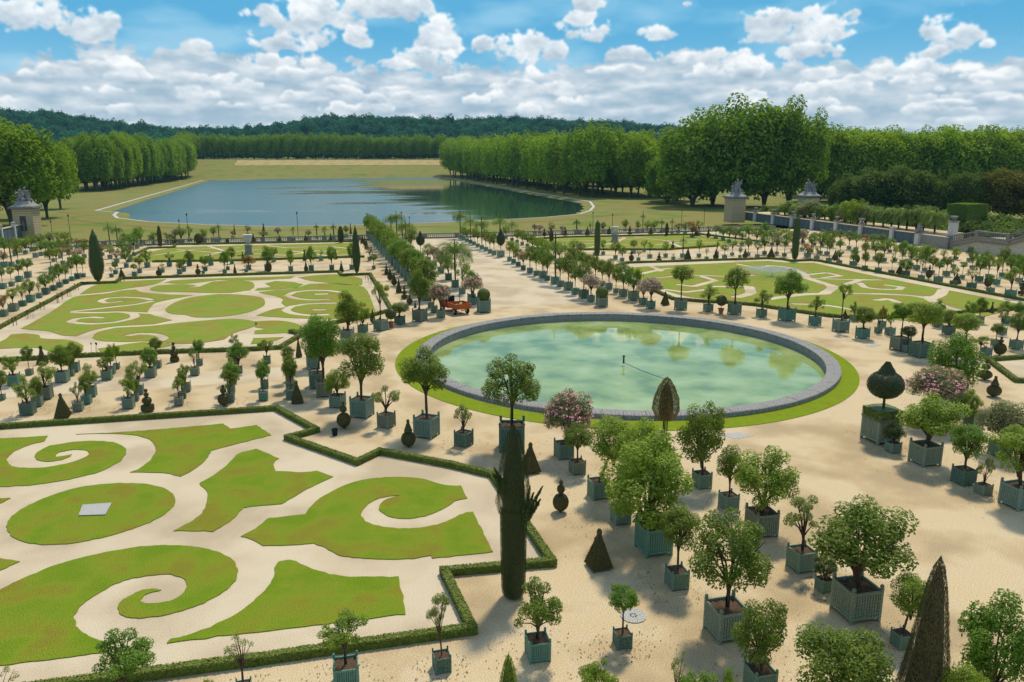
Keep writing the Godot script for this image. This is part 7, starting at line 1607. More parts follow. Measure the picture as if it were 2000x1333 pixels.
func hedge(outline: Array, w: float, h: float, per_metre: int, label: String, closed := false):
	rng.seed = outline.size() * 31 + int(absf(outline[0]) * 10.0)
	var pts := pairs(outline)
	if closed: pts.append(pts[0])
	var core := Geo.new()
	var g := Geo.new()
	g.flat = true
	var o := thing("box_hedge", Vector3.ZERO, 0.0, label, "hedge")
	for i in pts.size() - 1:
		var a: Vector2 = pts[i]
		var b: Vector2 = pts[i + 1]
		var d := (b - a).normalized()
		var s := Vector2(-d.y, d.x)
		var n := maxi(1, int(a.distance_to(b) / 0.5))
		for k in n:
			var p := a.lerp(b, (k + 0.5) / n)
			var hh := h * rng.randf_range(0.93, 1.0)
			core.box(Vector3(p.x, hh * 0.5, p.y), Vector3(a.distance_to(b) / n + (w if k == 0 or k == n - 1 else 0.02), hh, w * rng.randf_range(0.86, 0.95)), Basis(Vector3.UP, -d.angle()))
		for k in int(a.distance_to(b) * per_metre):
			var p := a.lerp(b, rng.randf_range(-0.5 * w / a.distance_to(b), 1.0 + 0.5 * w / a.distance_to(b)))
			var f := rng.randf()
			var q := Vector3(p.x, 0, p.y)
			var out := Vector3.UP
			if f < 0.45: q += Vector3(s.x, 0, s.y) * w * rng.randf_range(-0.5, 0.5) + Vector3(0, h * rng.randf_range(0.94, 1.06), 0)
			else:
				var e := 1.0 if f < 0.72 else -1.0
				out = Vector3(s.x, 0.2, s.y) * e
				q += Vector3(s.x, 0, s.y) * e * w * rng.randf_range(0.46, 0.54) + Vector3(0, h * rng.randf_range(0.05, 1.0), 0)
			var l := clampf(1.9 / sqrt(per_metre), 0.055, 0.2)
			scatter_leaf(g, q, out, l * rng.randf_range(0.7, 1.3), l * 0.6, tint(1.0))
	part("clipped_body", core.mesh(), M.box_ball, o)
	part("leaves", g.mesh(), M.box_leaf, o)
func ring(r0: float, y0: float, r1: float, y1: float, k: int, g: Geo, c := Vector3.ZERO):
	for i in k:
		var a := TAU * i / k
		var b := TAU * (i + 1) / k
		g.quad(c + Vector3(cos(b) * r0, y0, sin(b) * r0), c + Vector3(cos(a) * r0, y0, sin(a) * r0), c + Vector3(cos(a) * r1, y1, sin(a) * r1), c + Vector3(cos(b) * r1, y1, sin(b) * r1))
func pond():
	var c := Vector3(POND[0], 0, POND[1])
	var r: float = POND[2]
	var g := Geo.new()
	ring(r + 1.2, 0.03, r - 0.4, 0.03, 160, g, Vector3(-0.25, 0, 0.55)); ring(r + 1.2, -0.02, r + 1.2, 0.03, 160, g, Vector3(-0.25, 0, 0.55))
	var gr := structure("grass_ring", g.mesh(), M.lawn_ring)
	gr.position = c
	var o := thing("pond_rim", c, 0.0, "weathered grey stone rim round the circular green pond", "pond rim")
	g = Geo.new()
	ring(r - 0.98, 0.26, r - 0.98, -1.0, 160, g)
	part("inner_wall", g.mesh(), M.coping, o)
	var n := 76
	var made := []
	rng.seed = 5
	for v in 4:
		g = Geo.new()
		var half := PI / n * 0.985
		var steps := 3
		var prof := [[r - 1.02, 0.24], [r - 0.99, 0.30 + 0.012 * (v % 2)], [r - 0.52, 0.335], [r - 0.45, 0.345 + 0.01 * (v % 3)], [r - 0.06, 0.33], [r, 0.29], [r, 0.0]]
		for i in steps:
			var a := -half + 2 * half * i / steps
			var b := -half + 2 * half * (i + 1) / steps
			for k in prof.size() - 1:
				var p: Array = prof[k]
				var q: Array = prof[k + 1]
				g.quad(Vector3(cos(a) * p[0], p[1], sin(a) * p[0]), Vector3(cos(a) * q[0], q[1], sin(a) * q[0]), Vector3(cos(b) * q[0], q[1], sin(b) * q[0]), Vector3(cos(b) * p[0], p[1], sin(b) * p[0]))
		for e in [-half, half]:
			for k in prof.size() - 1:
				var p: Array = prof[k]
				var q: Array = prof[k + 1]
				g.quad(Vector3(cos(e) * p[0], p[1], sin(e) * p[0]), Vector3(cos(e) * p[0], 0, sin(e) * p[0]), Vector3(cos(e) * q[0], 0, sin(e) * q[0]), Vector3(cos(e) * q[0], q[1], sin(e) * q[0]))
		made.append(g.mesh())
	for i in n:
		part("coping_stone", made[rng.randi() % 4], M.coping, o, Vector3(0, rng.randf_range(-0.012, 0.012), 0), Vector3.ONE, TAU * i / n)
	var w := CylinderMesh.new()
	w.top_radius = r - 0.97; w.bottom_radius = r - 0.97; w.height = 0.3; w.radial_segments = 160; w.rings = 1
	var wt := structure("pond_water", w, M.pond)
	wt.position = c + Vector3(0, -0.52, 0)
	var f := thing("fountain_pipe", Vector3(NOZZLE[0], -0.2, NOZZLE[1]), 0.0, "short dark fountain pipe standing in the middle of the pond", "fountain pipe")
	g = Geo.new()
	g.lathe([[0.10, 0.0], [0.07, 0.06], [0.06, 0.5], [0.11, 0.52], [0.11, 0.60], [0.0, 0.6]], 10)
	part("nozzle", g.mesh(), M.iron, f)
	g = Geo.new()
	var e := Vector3(2.6, 0.045, 5.2)
	g.tube([Vector3(0, 0.045, 0), Vector3(0.9, 0.045, 2.1), e], [0.025, 0.025, 0.025], 5)
	part("feed_hose", g.mesh(), M.panel, f)
func lake():
	for q in pairs(LAKE): lake_poly.append(q)
	var g := Geo.new()
	slab(g, lake_poly, -1.5, 0.2)
	structure("lake_water", g.mesh(), M.lake)
	if Geometry2D.is_polygon_clockwise(lake_poly): lake_poly.reverse()
	var wide := Geometry2D.offset_polygon(lake_poly, 0.9)[0]
	var rim := Geo.new()
	var bank := Geo.new()
	var n := lake_poly.size()
	for i in n:
		var ps := []
		for k in [i, (i + 1) % n]:
			var a := lake_poly[(k - 1 + n) % n]
			var b := lake_poly[k]
			var d := lake_poly[(k + 1) % n]
			var nn := ((b - a).normalized() + (d - b).normalized()).normalized()
			ps.append([b, Vector2(nn.y, -nn.x)])
		var f := func(k: int, off: float, y: float) -> Vector3:
			var q: Vector2 = ps[k][0] + ps[k][1] * off
			return Vector3(q.x, y, q.y)
		rim.quad(f.call(0, 0.0, -1.9), f.call(1, 0.0, -1.9), f.call(1, 0.0, -0.92), f.call(0, 0.0, -0.92))
		rim.quad(f.call(0, 0.0, -0.92), f.call(1, 0.0, -0.92), f.call(1, 0.9, -0.9), f.call(0, 0.9, -0.9))
		bank.quad(f.call(0, 0.9, -0.93), f.call(1, 0.9, -0.93), f.call(1, 11.0, -0.95), f.call(0, 11.0, -0.95))
	structure("lake_edge", rim.mesh(), M.white_stone)
	structure("lake_bank", bank.mesh(), M.meadow)
func ground():
	structure("terrain", sheet(span(-60, 190, 30) + span(194, 730, 100) + span(745, 1000, 24) + span(1030, 1700, 24) + [1900.0, 2600.0, 4200.0], span(-2600, -420, 16) + span(-380, -150, 14) + span(-144, 144, 60) + span(152, 420, 16) + span(500, 3000, 18), ground_height), M.meadow)
	var g := Geo.new()
	var disc := PackedVector2Array()
	for i in 96: disc.append(Vector2(POND[0], POND[1]) + Vector2.from_angle(TAU * i / 96) * (POND[2] - 0.5))
	var mid := tu(Vector2(POND[0], POND[1]))
	for e in [[-190.0, mid.y], [mid.y, 190.0]]:
		for piece in Geometry2D.clip_polygons(PackedVector2Array([AX * -30 + RX * e[0], AX * 151.4 + RX * e[0], AX * 151.4 + RX * e[1], AX * -30 + RX * e[1]]), disc):
			slab(g, piece, 0.0, 0.02)
	structure("gravel", g.mesh(), M.sand)
	g = Geo.new()
	for q in [[155.0, 164.0, -200.0, 200.0, -0.55]]:
		g.quad(at(q[0], q[2], q[4] - 0.0), at(q[0], q[3], q[4]), at(q[1], q[3], -0.80), at(q[1], q[2], -0.80))
	structure("road", g.mesh(), M.road)
	# the browned slope beyond the lake
	var f := func(t, u): return ground_height(t, u) + 0.12
	structure("dry_slope", sheet(span(752, 800, 10), span(-62, 150, 20), f), M.dry)
	# smoother walks laid through the gravel, and the raked sand inside the lawns
	for o in BEDS:
		g = Geo.new()
		slab(g, PackedVector2Array(pairs(o)), 0.006, 0.01)
		structure("lawn_walk", g.mesh(), M.path)
	for q in WALKS:
		g = Geo.new()
		g.quad(at(q[0], q[2], 0.004), at(q[0], q[3], 0.004), at(q[1], q[3], 0.004), at(q[1], q[2], 0.004))
		structure("walk", g.mesh(), M.path)
func forest():
	rng.seed = 600
	var spots := []
	for i in 9000:
		var t := rng.randf_range(900.0, 1680.0)
		var u := rng.randf_range(-1500.0, 1900.0)
		if absf(u / t) > 1.35: continue
		spots.append([t, u])
	for i in 1500:
		var t := rng.randf_range(1560.0, 1660.0)
		spots.append([t, rng.randf_range(-1200.0, 1900.0)])
	for i in 1500:      # the wood closing the sides of the meadow
		var t := rng.randf_range(420.0, 960.0)
		spots.append([t, rng.randf_range(150.0, 900.0)])
		if i % 2 == 0: spots.append([t, rng.randf_range(-700.0, -140.0)])
	var cols := []
	for v in 3:
		var mm := MultiMesh.new()
		mm.transform_format = MultiMesh.TRANSFORM_3D
		mm.use_colors = true
		mm.mesh = L.far_tree[v]
		var mine := spots.filter(func(q): return int(absf(q[1]) * 7.0) % 3 == v)
		mm.instance_count = mine.size()
		for i in mine.size():
			var q: Array = mine[i]
			var w := rng.randf_range(7.5, 14.0)
			var h := rng.randf_range(7.0, 12.0)
			if rng.randf() < 0.10: h *= 1.35; 
			mm.set_instance_transform(i, Transform3D(Basis(Vector3.UP, rng.randf() * TAU).scaled_local(Vector3(w, h, w)), at(q[0], q[1], terrain(q[0], q[1]) + h * 0.55)))
			var k := rng.randf_range(0.6, 1.7)
			mm.set_instance_color(i, Color(k * rng.randf_range(0.85, 1.35), k, k * rng.randf_range(0.8, 1.2)))
		var o := MultiMeshInstance3D.new()
		o.name = numbered("forest"); o.multimesh = mm; o.material_override = M.forest
		add_child(o)
		tag(o, ["dark wooded hills closing the view beyond the lake", "paler woods on the far hills beyond the lake", "deep green woods on the far hills behind the tree rows"][v], "forest", "", "stuff")
# ---------------------------------------------------------------- stonework and small things
func baluster_row(o: Node3D, a: Vector3, b: Vector3, h: float, step: float, w: float, mat: Material):
	var g := Geo.new()
	var d := b - a
	var flat := Vector3(d.x, 0, d.z)
	var n := int(flat.length() / step)
	for i in n:
		var p := a + d * (i + 0.5) / n
		g.lathe([[w * 0.28, 0.0], [w * 0.30, h * 0.08], [w * 0.16, h * 0.16], [w * 0.46, h * 0.40], [w * 0.18, h * 0.75], [w * 0.30, h * 0.92], [w * 0.3, h]], 6, p)
	var x := part("balusters", g.mesh(), mat, o)
	x.set_meta("kind", "stuff")
func beam(g: Geo, a: Vector3, b: Vector3, w: float, h: float):      # a level-topped rail from a to b (bottom centre line)
	var f := Vector3(b.x - a.x, 0, b.z - a.z).normalized()
	var s := Vector3(f.z, 0, -f.x) * w * 0.5
	var u := Vector3(0, h, 0)
	var q := [a + s, a - s, b - s, b + s]
	g.quad(q[0] + u, q[3] + u, q[2] + u, q[1] + u)
	g.quad(q[1], q[2], q[3], q[0])
	g.quad(q[0], q[3], q[3] + u, q[0] + u); g.quad(q[2], q[1], q[1] + u, q[2] + u)
	g.quad(q[1], q[0], q[0] + u, q[1] + u); g.quad(q[3], q[2], q[2] + u, q[3] + u)
func far_balustrade(t: float, u0: float, u1: float):
	var o := thing("stone_balustrade", Vector3.ZERO, 0.0, "long low stone balustrade closing the garden before the lake", "balustrade")
	var g := Geo.new()
	beam(g, at(t, u0), at(t, u1), 0.42, 0.22)
	part("plinth", g.mesh(), M.stone, o)
	g = Geo.new()
	beam(g, at(t, u0, 0.82), at(t, u1, 0.82), 0.40, 0.16)
	part("hand_rail", g.mesh(), M.stone, o)
	var n := int((u1 - u0) / 6.2)
	for i in n + 1:
		var u := lerpf(u0, u1, float(i) / n)
		var b := BoxMesh.new()
		b.size = Vector3(0.9, 0.66, 0.36)
		part("pier", b, M.stone, o, at(t, u, 0.535), Vector3.ONE, -YAW)
		if i < n: baluster_row(o, at(t, u + 0.5, 0.22), at(t, lerpf(u0, u1, float(i + 1) / n) - 0.5, 0.22), 0.6, 0.40, 0.26, M.pale_stone)
	g = Geo.new()
	beam(g, at(t + 0.6, u0 - 60.0, -1.2), at(t + 0.6, u1 + 60.0, -1.2), 0.7, 1.18)
	structure("retaining_wall", g.mesh(), M.stone)
func figures(sd: int, many: int, w: float, h: float) -> ArrayMesh:     # a carved group: seated and reaching bodies over trophies
	rng.seed = sd
	var g := Geo.new()
	for i in many:
		var p := Vector3(lerpf(-0.5, 0.5, (i + 0.5) / many) * w * 0.8, 0.0, rng.randf_range(-0.2, 0.2) * w)
		var k := h * (1.0 - absf(p.x) / w) * rng.randf_range(0.85, 1.1)
		var lean := Vector3(rng.randf_range(-0.15, 0.15) * w, 0, 0)
		g.tube([p, p + lean * 0.3 + Vector3(0, k * 0.35, 0), p + lean + Vector3(0, k * 0.72, 0), p + lean + Vector3(0, k * 0.82, 0)], [k * 0.20, k * 0.17, k * 0.13, k * 0.05], 7)
		g.ball(p + lean + Vector3(0, k * 0.91, 0), Vector3.ONE * k * 0.075, 7, 5)
		for s in [-1.0, 1.0]:
			var sh := p + lean + Vector3(s * k * 0.1, k * 0.7, 0)
			var hand := sh + Vector3(s * k * rng.randf_range(0.12, 0.26), k * rng.randf_range(-0.3, 0.28), rng.randf_range(0, 0.15) * k)
			g.tube([sh, sh.lerp(hand, 0.5) + Vector3(s * k * 0.05, -k * 0.04, 0), hand], [k * 0.05, k * 0.042, k * 0.03], 5)
			var knee := p + Vector3(s * k * 0.14, k * 0.26, k * 0.22)
			g.tube([p + Vector3(s * k * 0.06, k * 0.22, 0), knee, knee + Vector3(0, -k * 0.26, k * 0.05)], [k * 0.085, k * 0.07, k * 0.04], 5)
	for i in 9:
		var q := Vector3(rng.randf_range(-0.5, 0.5) * w, h * rng.randf_range(0.05, 0.22), rng.randf_range(-0.3, 0.35) * w)
		g.ball(q, Vector3(rng.randf_range(0.08, 0.16), rng.randf_range(0.06, 0.13), rng.randf_range(0.08, 0.14)) * w, 7, 5)
	return g.mesh()
func gate_pier(p: Vector3, w: float, h: float, sculpt: float, turn: float, sd: int, label: String):
	var o := thing("gate_pier", p, turn, label, "gate pier", "gate piers with carved groups")
	var courses := int(h / 0.42)
	var b := BoxMesh.new()
	b.size = Vector3(w * 0.94, h, w * 0.94)
	part("core", b, M.stone, o, Vector3(0, h * 0.5, 0))
	var c := Geo.new()
	c.box(Vector3.ZERO, Vector3(w, h / courses - 0.06, w))
	var cm := c.mesh()
	for i in courses:
		part("stone_course", cm, M.gold_stone, o, Vector3(0, h * (i + 0.5) / courses, 0))
	var g := Geo.new()
	g.box(Vector3(0, h + 0.10, 0), Vector3(w * 1.08, 0.2, w * 1.08))
	g.box(Vector3(0, h + 0.32, 0), Vector3(w * 1.26, 0.24, w * 1.26))
	g.box(Vector3(0, h + 0.50, 0), Vector3(w * 1.18, 0.12, w * 1.18))
	part("cornice", g.mesh(), M.stone, o)
	g = Geo.new()
	g.lathe([[w * 0.76, h + 0.56], [w * 0.52, h + 1.0], [w * 0.44, h + 1.5], [0.0, h + 1.5]], 4, Vector3.ZERO, Color.WHITE, PI / 4)
	part("stepped_top", g.mesh(), M.grey_stone, o)
	part("statue_group", figures(sd, 4, w * 0.66, sculpt), M.grey_stone, o, Vector3(0, h + 1.35, 0))
	if sd == 3:
		g = Geo.new()
		g.box(Vector3(0, h * 0.52, w * 0.5), Vector3(w * 0.30, h * 0.5, 0.06), Basis(), Color(0.3, 0.3, 0.3))
		g.lathe([[0.3, 0.0], [0.22, 0.5], [0.34, 0.9], [0.2, 1.5], [0.14, 1.75], [0.0, 1.95]], 8, Vector3(0, h * 0.28, w * 0.54), Color(0.6, 0.6, 0.6))
		part("niche", g.mesh(), M.grey_stone, o)
func urn(p: Vector3, s: float, label: String, cat := "urn"):
	var o := thing("stone_urn", p, -YAW, label, cat, "stone urns")
	var g := Geo.new()
	g.box(Vector3(0, 0.12 * s, 0), Vector3(0.9, 0.24, 0.9) * s)
	g.box(Vector3(0, 0.62 * s, 0), Vector3(0.7, 0.78, 0.7) * s)
	g.box(Vector3(0, 1.05 * s, 0), Vector3(0.86, 0.1, 0.86) * s)
	part("pedestal", g.mesh(), M.grey_stone, o)
	g = Geo.new()
	g.lathe([[0.26 * s, 1.1 * s], [0.14 * s, 1.22 * s], [0.36 * s, 1.5 * s], [0.42 * s, 1.75 * s], [0.40 * s, 2.1 * s], [0.56 * s, 2.22 * s], [0.5 * s, 2.26 * s], [0.0, 2.2 * s]], 14)
	part("vase", g.mesh(), M.white_stone, o)
func post(p: Vector3, w: float, h: float, topped: int, label: String, turn: float):
	var o := thing("stone_post", p, turn, label, "stone post", "stone posts of the side walls")
	var g := Geo.new()
	g.box(Vector3(0, h * 0.5, 0), Vector3(w, h, w))
	part("shaft", g.mesh(), M.white_stone, o)
	g = Geo.new()
	g.box(Vector3(0, h + 0.06, 0), Vector3(w * 1.25, 0.12, w * 1.25))
	g.lathe([[w * 0.8, h + 0.12], [w * 0.2, h + 0.4], [0.0, h + 0.4]], 4, Vector3.ZERO, Color.WHITE, PI / 4)
	part("cap", g.mesh(), M.stone, o)
	g = Geo.new()
	if topped == 1:
		g.lathe([[w * 0.2, h + 0.3], [w * 0.12, h + 0.42], [w * 0.42, h + 0.7], [w * 0.46, h + 0.9], [w * 0.62, h + 1.0], [0.0, h + 1.05]], 10)
		part("small_urn", g.mesh(), M.grey_stone, o)
	elif topped == 2:
		part("statue_group", figures(7, 2, 1.5, 2.0), M.grey_stone, o, Vector3(0, h + 0.25, 0))
	elif topped == 3:
		g.box(Vector3(0, h + 0.95, 0), Vector3(0.75, 0.45, 0.75), Basis(), Color.WHITE, 1.2)
		g.box(Vector3(0, h + 0.55, 0), Vector3(0.3, 0.5, 0.3))
		part("lantern_head", g.mesh(), M.grey_stone, o)
func lamp_post(p: Vector3, h: float, label: String):
	var o := thing("lamp_post", p, 0.0, label, "lamp post", "black posts along the road")
	var g := Geo.new()
	g.lathe([[0.09, 0.0], [0.06, 0.3], [0.045, h * 0.92]], 6)
	part("mast", g.mesh(), M.iron, o)
	g = Geo.new()
	g.lathe([[0.05, h * 0.92], [0.14, h * 0.96], [0.16, h], [0.0, h * 1.04]], 6)
	part("lamp_head", g.mesh(), M.iron, o)
func cart():
	var o := thing("garden_cart", Vector3(CART[0], 0, CART[1]), 0.55, "orange red garden utility cart parked among the boxed trees", "utility cart")
	o.scale = Vector3.ONE * 1.25
	var g := Geo.new()
	g.box(Vector3(0, 0.50, 0.75), Vector3(1.25, 0.06, 1.35))
	part("cargo_floor", g.mesh(), M.orange_paint, o)
	for q in [[Vector3(0, 0.70, 1.43), Vector3(1.35, 0.38, 0.06), 0.0], [Vector3(0, 0.70, 0.07), Vector3(1.35, 0.38, 0.06), 0.0], [Vector3(0.66, 0.70, 0.75), Vector3(0.06, 0.38, 1.42), -0.18], [Vector3(-0.66, 0.70, 0.75), Vector3(0.06, 0.38, 1.42), 0.18]]:
		g = Geo.new()
		g.box(Vector3.ZERO, q[1], Basis(Vector3.BACK, q[2]))
		part("cargo_side", g.mesh(), M.orange_paint, o, q[0])
	g = Geo.new()
	for i in 14:
		g.ball(Vector3(sin(i * 2.4) * 0.42, 0.62 + 0.05 * (i % 3), 0.75 + cos(i * 3.7) * 0.5), Vector3(0.16, 0.09, 0.14), 6, 4, [Color(1, 0.5, 0.3), Color(0.5, 0.8, 0.3), Color(1.2, 1.1, 0.9)][i % 3])
	part("garden_waste", g.mesh(), M.wood, o)
	g = Geo.new()
	g.box(Vector3(0, 0.52, -0.75), Vector3(1.1, 0.32, 1.3))
	g.box(Vector3(0, 0.72, -1.25), Vector3(1.0, 0.30, 0.4), Basis(), Color.WHITE, 0.85)
	part("cab_body", g.mesh(), M.red_paint, o)
	g = Geo.new()
	g.box(Vector3(-0.2, 0.78, -0.45), Vector3(0.5, 0.14, 0.45)); g.box(Vector3(-0.2, 1.05, -0.22), Vector3(0.48, 0.5, 0.12))
	part("driver_seat", g.mesh(), M.rubber, o)
	g = Geo.new()
	g.tube([Vector3(-0.2, 0.7, -1.15), Vector3(-0.2, 1.12, -0.95)], [0.025, 0.025], 6)
	for i in 12:
		var a := TAU * i / 12
		var b := TAU * (i + 1) / 12
		g.tube([Vector3(-0.2 + cos(a) * 0.17, 1.12 + sin(a) * 0.09, -0.95 - sin(a) * 0.14), Vector3(-0.2 + cos(b) * 0.17, 1.12 + sin(b) * 0.09, -0.95 - sin(b) * 0.14)], [0.018, 0.018], 5, Color.WHITE, false)
	part("steering_wheel", g.mesh(), M.rubber, o)
	g = Geo.new()
	for x in [-0.5, 0.5]: g.tube([Vector3(x, 0.6, -0.15), Vector3(x, 1.75, -0.15)], [0.025, 0.025], 6)
	g.tube([Vector3(-0.5, 1.75, -0.15), Vector3(0.5, 1.75, -0.15)], [0.025, 0.025], 6)
	part("roll_bar", g.mesh(), M.iron, o)
	for q in [[-0.55, 1.0, 0.27], [0.55, 1.0, 0.27], [-0.52, -1.1, 0.24], [0.52, -1.1, 0.24]]:
		g = Geo.new()
		g.lathe([[0.0, -0.08], [q[2] * 0.9, -0.08], [q[2], -0.04], [q[2], 0.04], [q[2] * 0.9, 0.08], [0.0, 0.08]], 16)
		var wh := part("wheel", g.mesh(), M.rubber, o, Vector3(q[0], q[2], q[1]))
		wh.rotation.z = PI / 2
		g = Geo.new()
		g.lathe([[0.0, -0.085], [q[2] * 0.5, -0.085], [q[2] * 0.5, 0.085], [0.0, 0.085]], 12)
		part("hub", g.mesh(), M.concrete, wh)
	g = Geo.new()
	g.box(Vector3(0, 0.40, 1.48), Vector3(0.5, 0.10, 0.03))
	part("number_plate", g.mesh(), M.wood, o)
func terrace_wall(us: float, t_far: float, t_near: float, h: float, out: float, label: String):
	var o := thing("terrace_wall", Vector3.ZERO, 0.0, label, "wall")
	var g := Geo.new()
	beam(g, at(t_far, us + 0.3 * out), at(t_near, us + 0.3 * out), 0.5, h)
	part("panel_face", g.mesh(), M.panel, o)
	var n := int(absf(t_far - t_near) / 1.9)
	for i in n:
		var b := BoxMesh.new()
		b.size = Vector3(0.07, h * 0.86, absf(t_far - t_near) / n - 0.12)
		part("panel", b, M.panel, o, at(lerpf(t_far, t_near, (i + 0.5) / n), us + 0.02 * out, h * 0.48), Vector3.ONE, -YAW)
	g = Geo.new()
	beam(g, at(t_far, us + 0.3 * out, h), at(t_near, us + 0.3 * out, h), 0.8, 0.12)
	part("coping", g.mesh(), M.gold_stone, o)
func pot_bush(p: Vector3, s: float, label: String):
	var o := thing("potted_bush", p, 0.0, label, "potted bush", "clipped bushes in clay pots")
	var g := Geo.new()
	g.lathe([[0.14 * s, 0.0], [0.22 * s, 0.36 * s], [0.25 * s, 0.37 * s], [0.25 * s, 0.44 * s], [0.2 * s, 0.44 * s], [0.0, 0.40 * s]], 12)
	part("clay_pot", g.mesh(), M.terracotta, o)
	part("stem", L.post, M.bark, o, Vector3(0, 0.4 * s, 0), Vector3(0.03, 0.5 * s, 0.03))
	part("clipped_ball", L.ball[0], M.yew, o, Vector3(0, 1.05 * s, 0), Vector3.ONE * 0.42 * s)
	part("leaves", L.ball[1], M.box_ball, o, Vector3(0, 1.05 * s, 0), Vector3.ONE * 0.42 * s)
func flat_stone(p: Array, h: float, called: String, mat: Material, label: String, cat: String, cover := false):
	var o := thing(called, Vector3.ZERO, 0.0, label, cat)
	var g := Geo.new()
	slab(g, PackedVector2Array(pairs(p)), h, h)
	part("slab", g.mesh(), mat, o)
	if cover:
		var c := Vector2.ZERO
		for q in pairs(p): c += q / (p.size() / 2.0)
		g = Geo.new()
		for i in 7:
			g.box(Vector3(c.x + 0.10 * cos(i * 0.9), h + 0.006, c.y + 0.10 * sin(i * 0.9)), Vector3(0.05, 0.012, 0.04), Basis(Vector3.UP, i * 0.7), Color(0.25, 0.25, 0.25))
		part("drain_holes", g.mesh(), M.iron, o)
func bucket(p: Vector3):
	var o := thing("bucket", p, 0.0, "black plastic bucket standing alone on the gravel", "bucket")
	var g := Geo.new()
	g.lathe([[0.0, 0.02], [0.13, 0.0], [0.165, 0.34], [0.185, 0.345], [0.185, 0.375], [0.155, 0.375], [0.125, 0.05], [0.0, 0.05]], 16)
	part("body", g.mesh(), M.rubber, o)
func house(p: Vector3):
	var o := thing("garden_house", p, -YAW, "low house with pale zinc hipped roof among the dark trees", "house")
	var g := Geo.new()
	g.box(Vector3(0, 1.3, 0), Vector3(8.6, 2.6, 5.0))
	part("walls", g.mesh(), M.pale_stone, o)
	g = Geo.new()
	var e := [Vector3(-4.9, 2.6, 2.9), Vector3(4.9, 2.6, 2.9), Vector3(4.9, 2.6, -2.9), Vector3(-4.9, 2.6, -2.9)]
	var r := [Vector3(-3.2, 4.1, 0), Vector3(3.2, 4.1, 0)]
	g.quad(e[0], e[1], r[1], r[0]); g.quad(e[2], e[3], r[0], r[1]); g.tri(e[1], e[2], r[1]); g.tri(e[3], e[0], r[0]); g.quad(e[3], e[2], e[1], e[0])
	var rf := part("roof", g.mesh(), M.zinc, o)
	g = Geo.new()
	for i in 15: g.box(Vector3(-4.2 + i * 0.6, 3.32, 1.45), Vector3(0.05, 0.05, 3.1), Basis(Vector3.RIGHT, 0.477))
	part("standing_seams", g.mesh(), M.zinc, rf)
	for q in [[-1.3, 4.4, 0.45], [1.9, 4.6, 0.9]]:
		g = Geo.new()
		g.box(Vector3(q[0], q[1], 0.3), Vector3(q[2], 1.3, 0.6)); g.box(Vector3(q[0], q[1] + 0.7, 0.3), Vector3(q[2] + 0.15, 0.12, 0.75))
		part("chimney", g.mesh(), M.white_stone, rf)
	for x in [-2.6, 0.0, 2.6]:
		g = Geo.new()
		g.box(Vector3(x, 1.35, 2.5), Vector3(0.9, 1.5, 0.08), Basis(), Color(0.4, 0.4, 0.45))
		part("window", g.mesh(), M.panel, o)
func stairs():
	# flank of the great stair: a wall that climbs in stages, with a balustrade along its top
	var o := thing("stair_flank", Vector3.ZERO, 0.0, "pale stone flank of a great staircase with climbing balustrade", "staircase")
	var u: float = STAIR_U
	var g := Geo.new()
	for i in STAIR.size() - 1:
		var a: Array = STAIR[i]
		var b: Array = STAIR[i + 1]
		var q := [at(a[0], u), at(b[0], u), at(b[0], u, b[1]), at(a[0], u, a[1])]
		var k := [at(a[0], u + 6.0), at(b[0], u + 6.0), at(b[0], u + 6.0, b[1]), at(a[0], u + 6.0, a[1])]
		g.quad(q[0], q[1], q[2], q[3]); g.quad(q[3], q[2], k[2], k[3]); g.quad(k[1], k[0], k[3], k[2])
		if i == 0: g.quad(k[0], q[0], q[3], k[3])
	part("flank_wall", g.mesh(), M.pale_stone, o)
	for i in STAIR.size() - 1:
		var a: Array = STAIR[i]
		var b: Array = STAIR[i + 1]
		g = Geo.new()
		beam(g, at(a[0], u - 0.12, a[1] - 0.62), at(b[0], u - 0.12, b[1] - 0.62), 0.5, 0.18)
		beam(g, at(a[0], u - 0.05, a[1] - 0.05), at(b[0], u - 0.05, b[1] - 0.05), 0.55, 0.30)
		part("string_course", g.mesh(), M.stone, o)
		g = Geo.new()
		beam(g, at(a[0], u, a[1] + 0.98), at(b[0], u, b[1] + 0.98), 0.45, 0.18)
		part("hand_rail", g.mesh(), M.stone, o)
		baluster_row(o, at(a[0], u, a[1] + 0.25), at(b[0], u, b[1] + 0.25), 0.74, 0.36, 0.26, M.stone)
		var bx := BoxMesh.new()
		bx.size = Vector3(0.62, 1.35, 0.62)
		part("pier", bx, M.stone, o, at(a[0], u, a[1] + 0.56), Vector3.ONE, -YAW)
func sprinkler(p: Vector3):
	var o := thing("lawn_sprinkler", p, 0.0, "sprinkler throwing white spray over the right lawn", "sprinkler")
	var g := Geo.new()
	g.lathe([[0.04, 0.0], [0.03, 0.3], [0.05, 0.32], [0.0, 0.38]], 8)
	part("sprinkler_head", g.mesh(), M.iron, o)
	rng.seed = 808
	g = Geo.new()
	g.flat = true
	for i in 34000:
		var a := rng.randf() * TAU
		var s := pow(rng.randf(), 1.1)
		var reach := 5.2 * rng.randf_range(0.75, 1.0)
		var r := reach * s
		var y := 0.35 + r * 0.55 * (1.0 - s) + rng.randf_range(-0.1, 0.12) * (0.3 + s)
		var q := Vector3(cos(a) * r, maxf(y, 0.07), sin(a) * r)
		var d := dir()
		var l := rng.randf_range(0.016, 0.042)
		g.leaf(q, d, d.cross(dir()).normalized(), l, l, Color.WHITE)
	var w := part("water_spray", g.mesh(), M.white, o)
	w.set_meta("kind", "stuff")
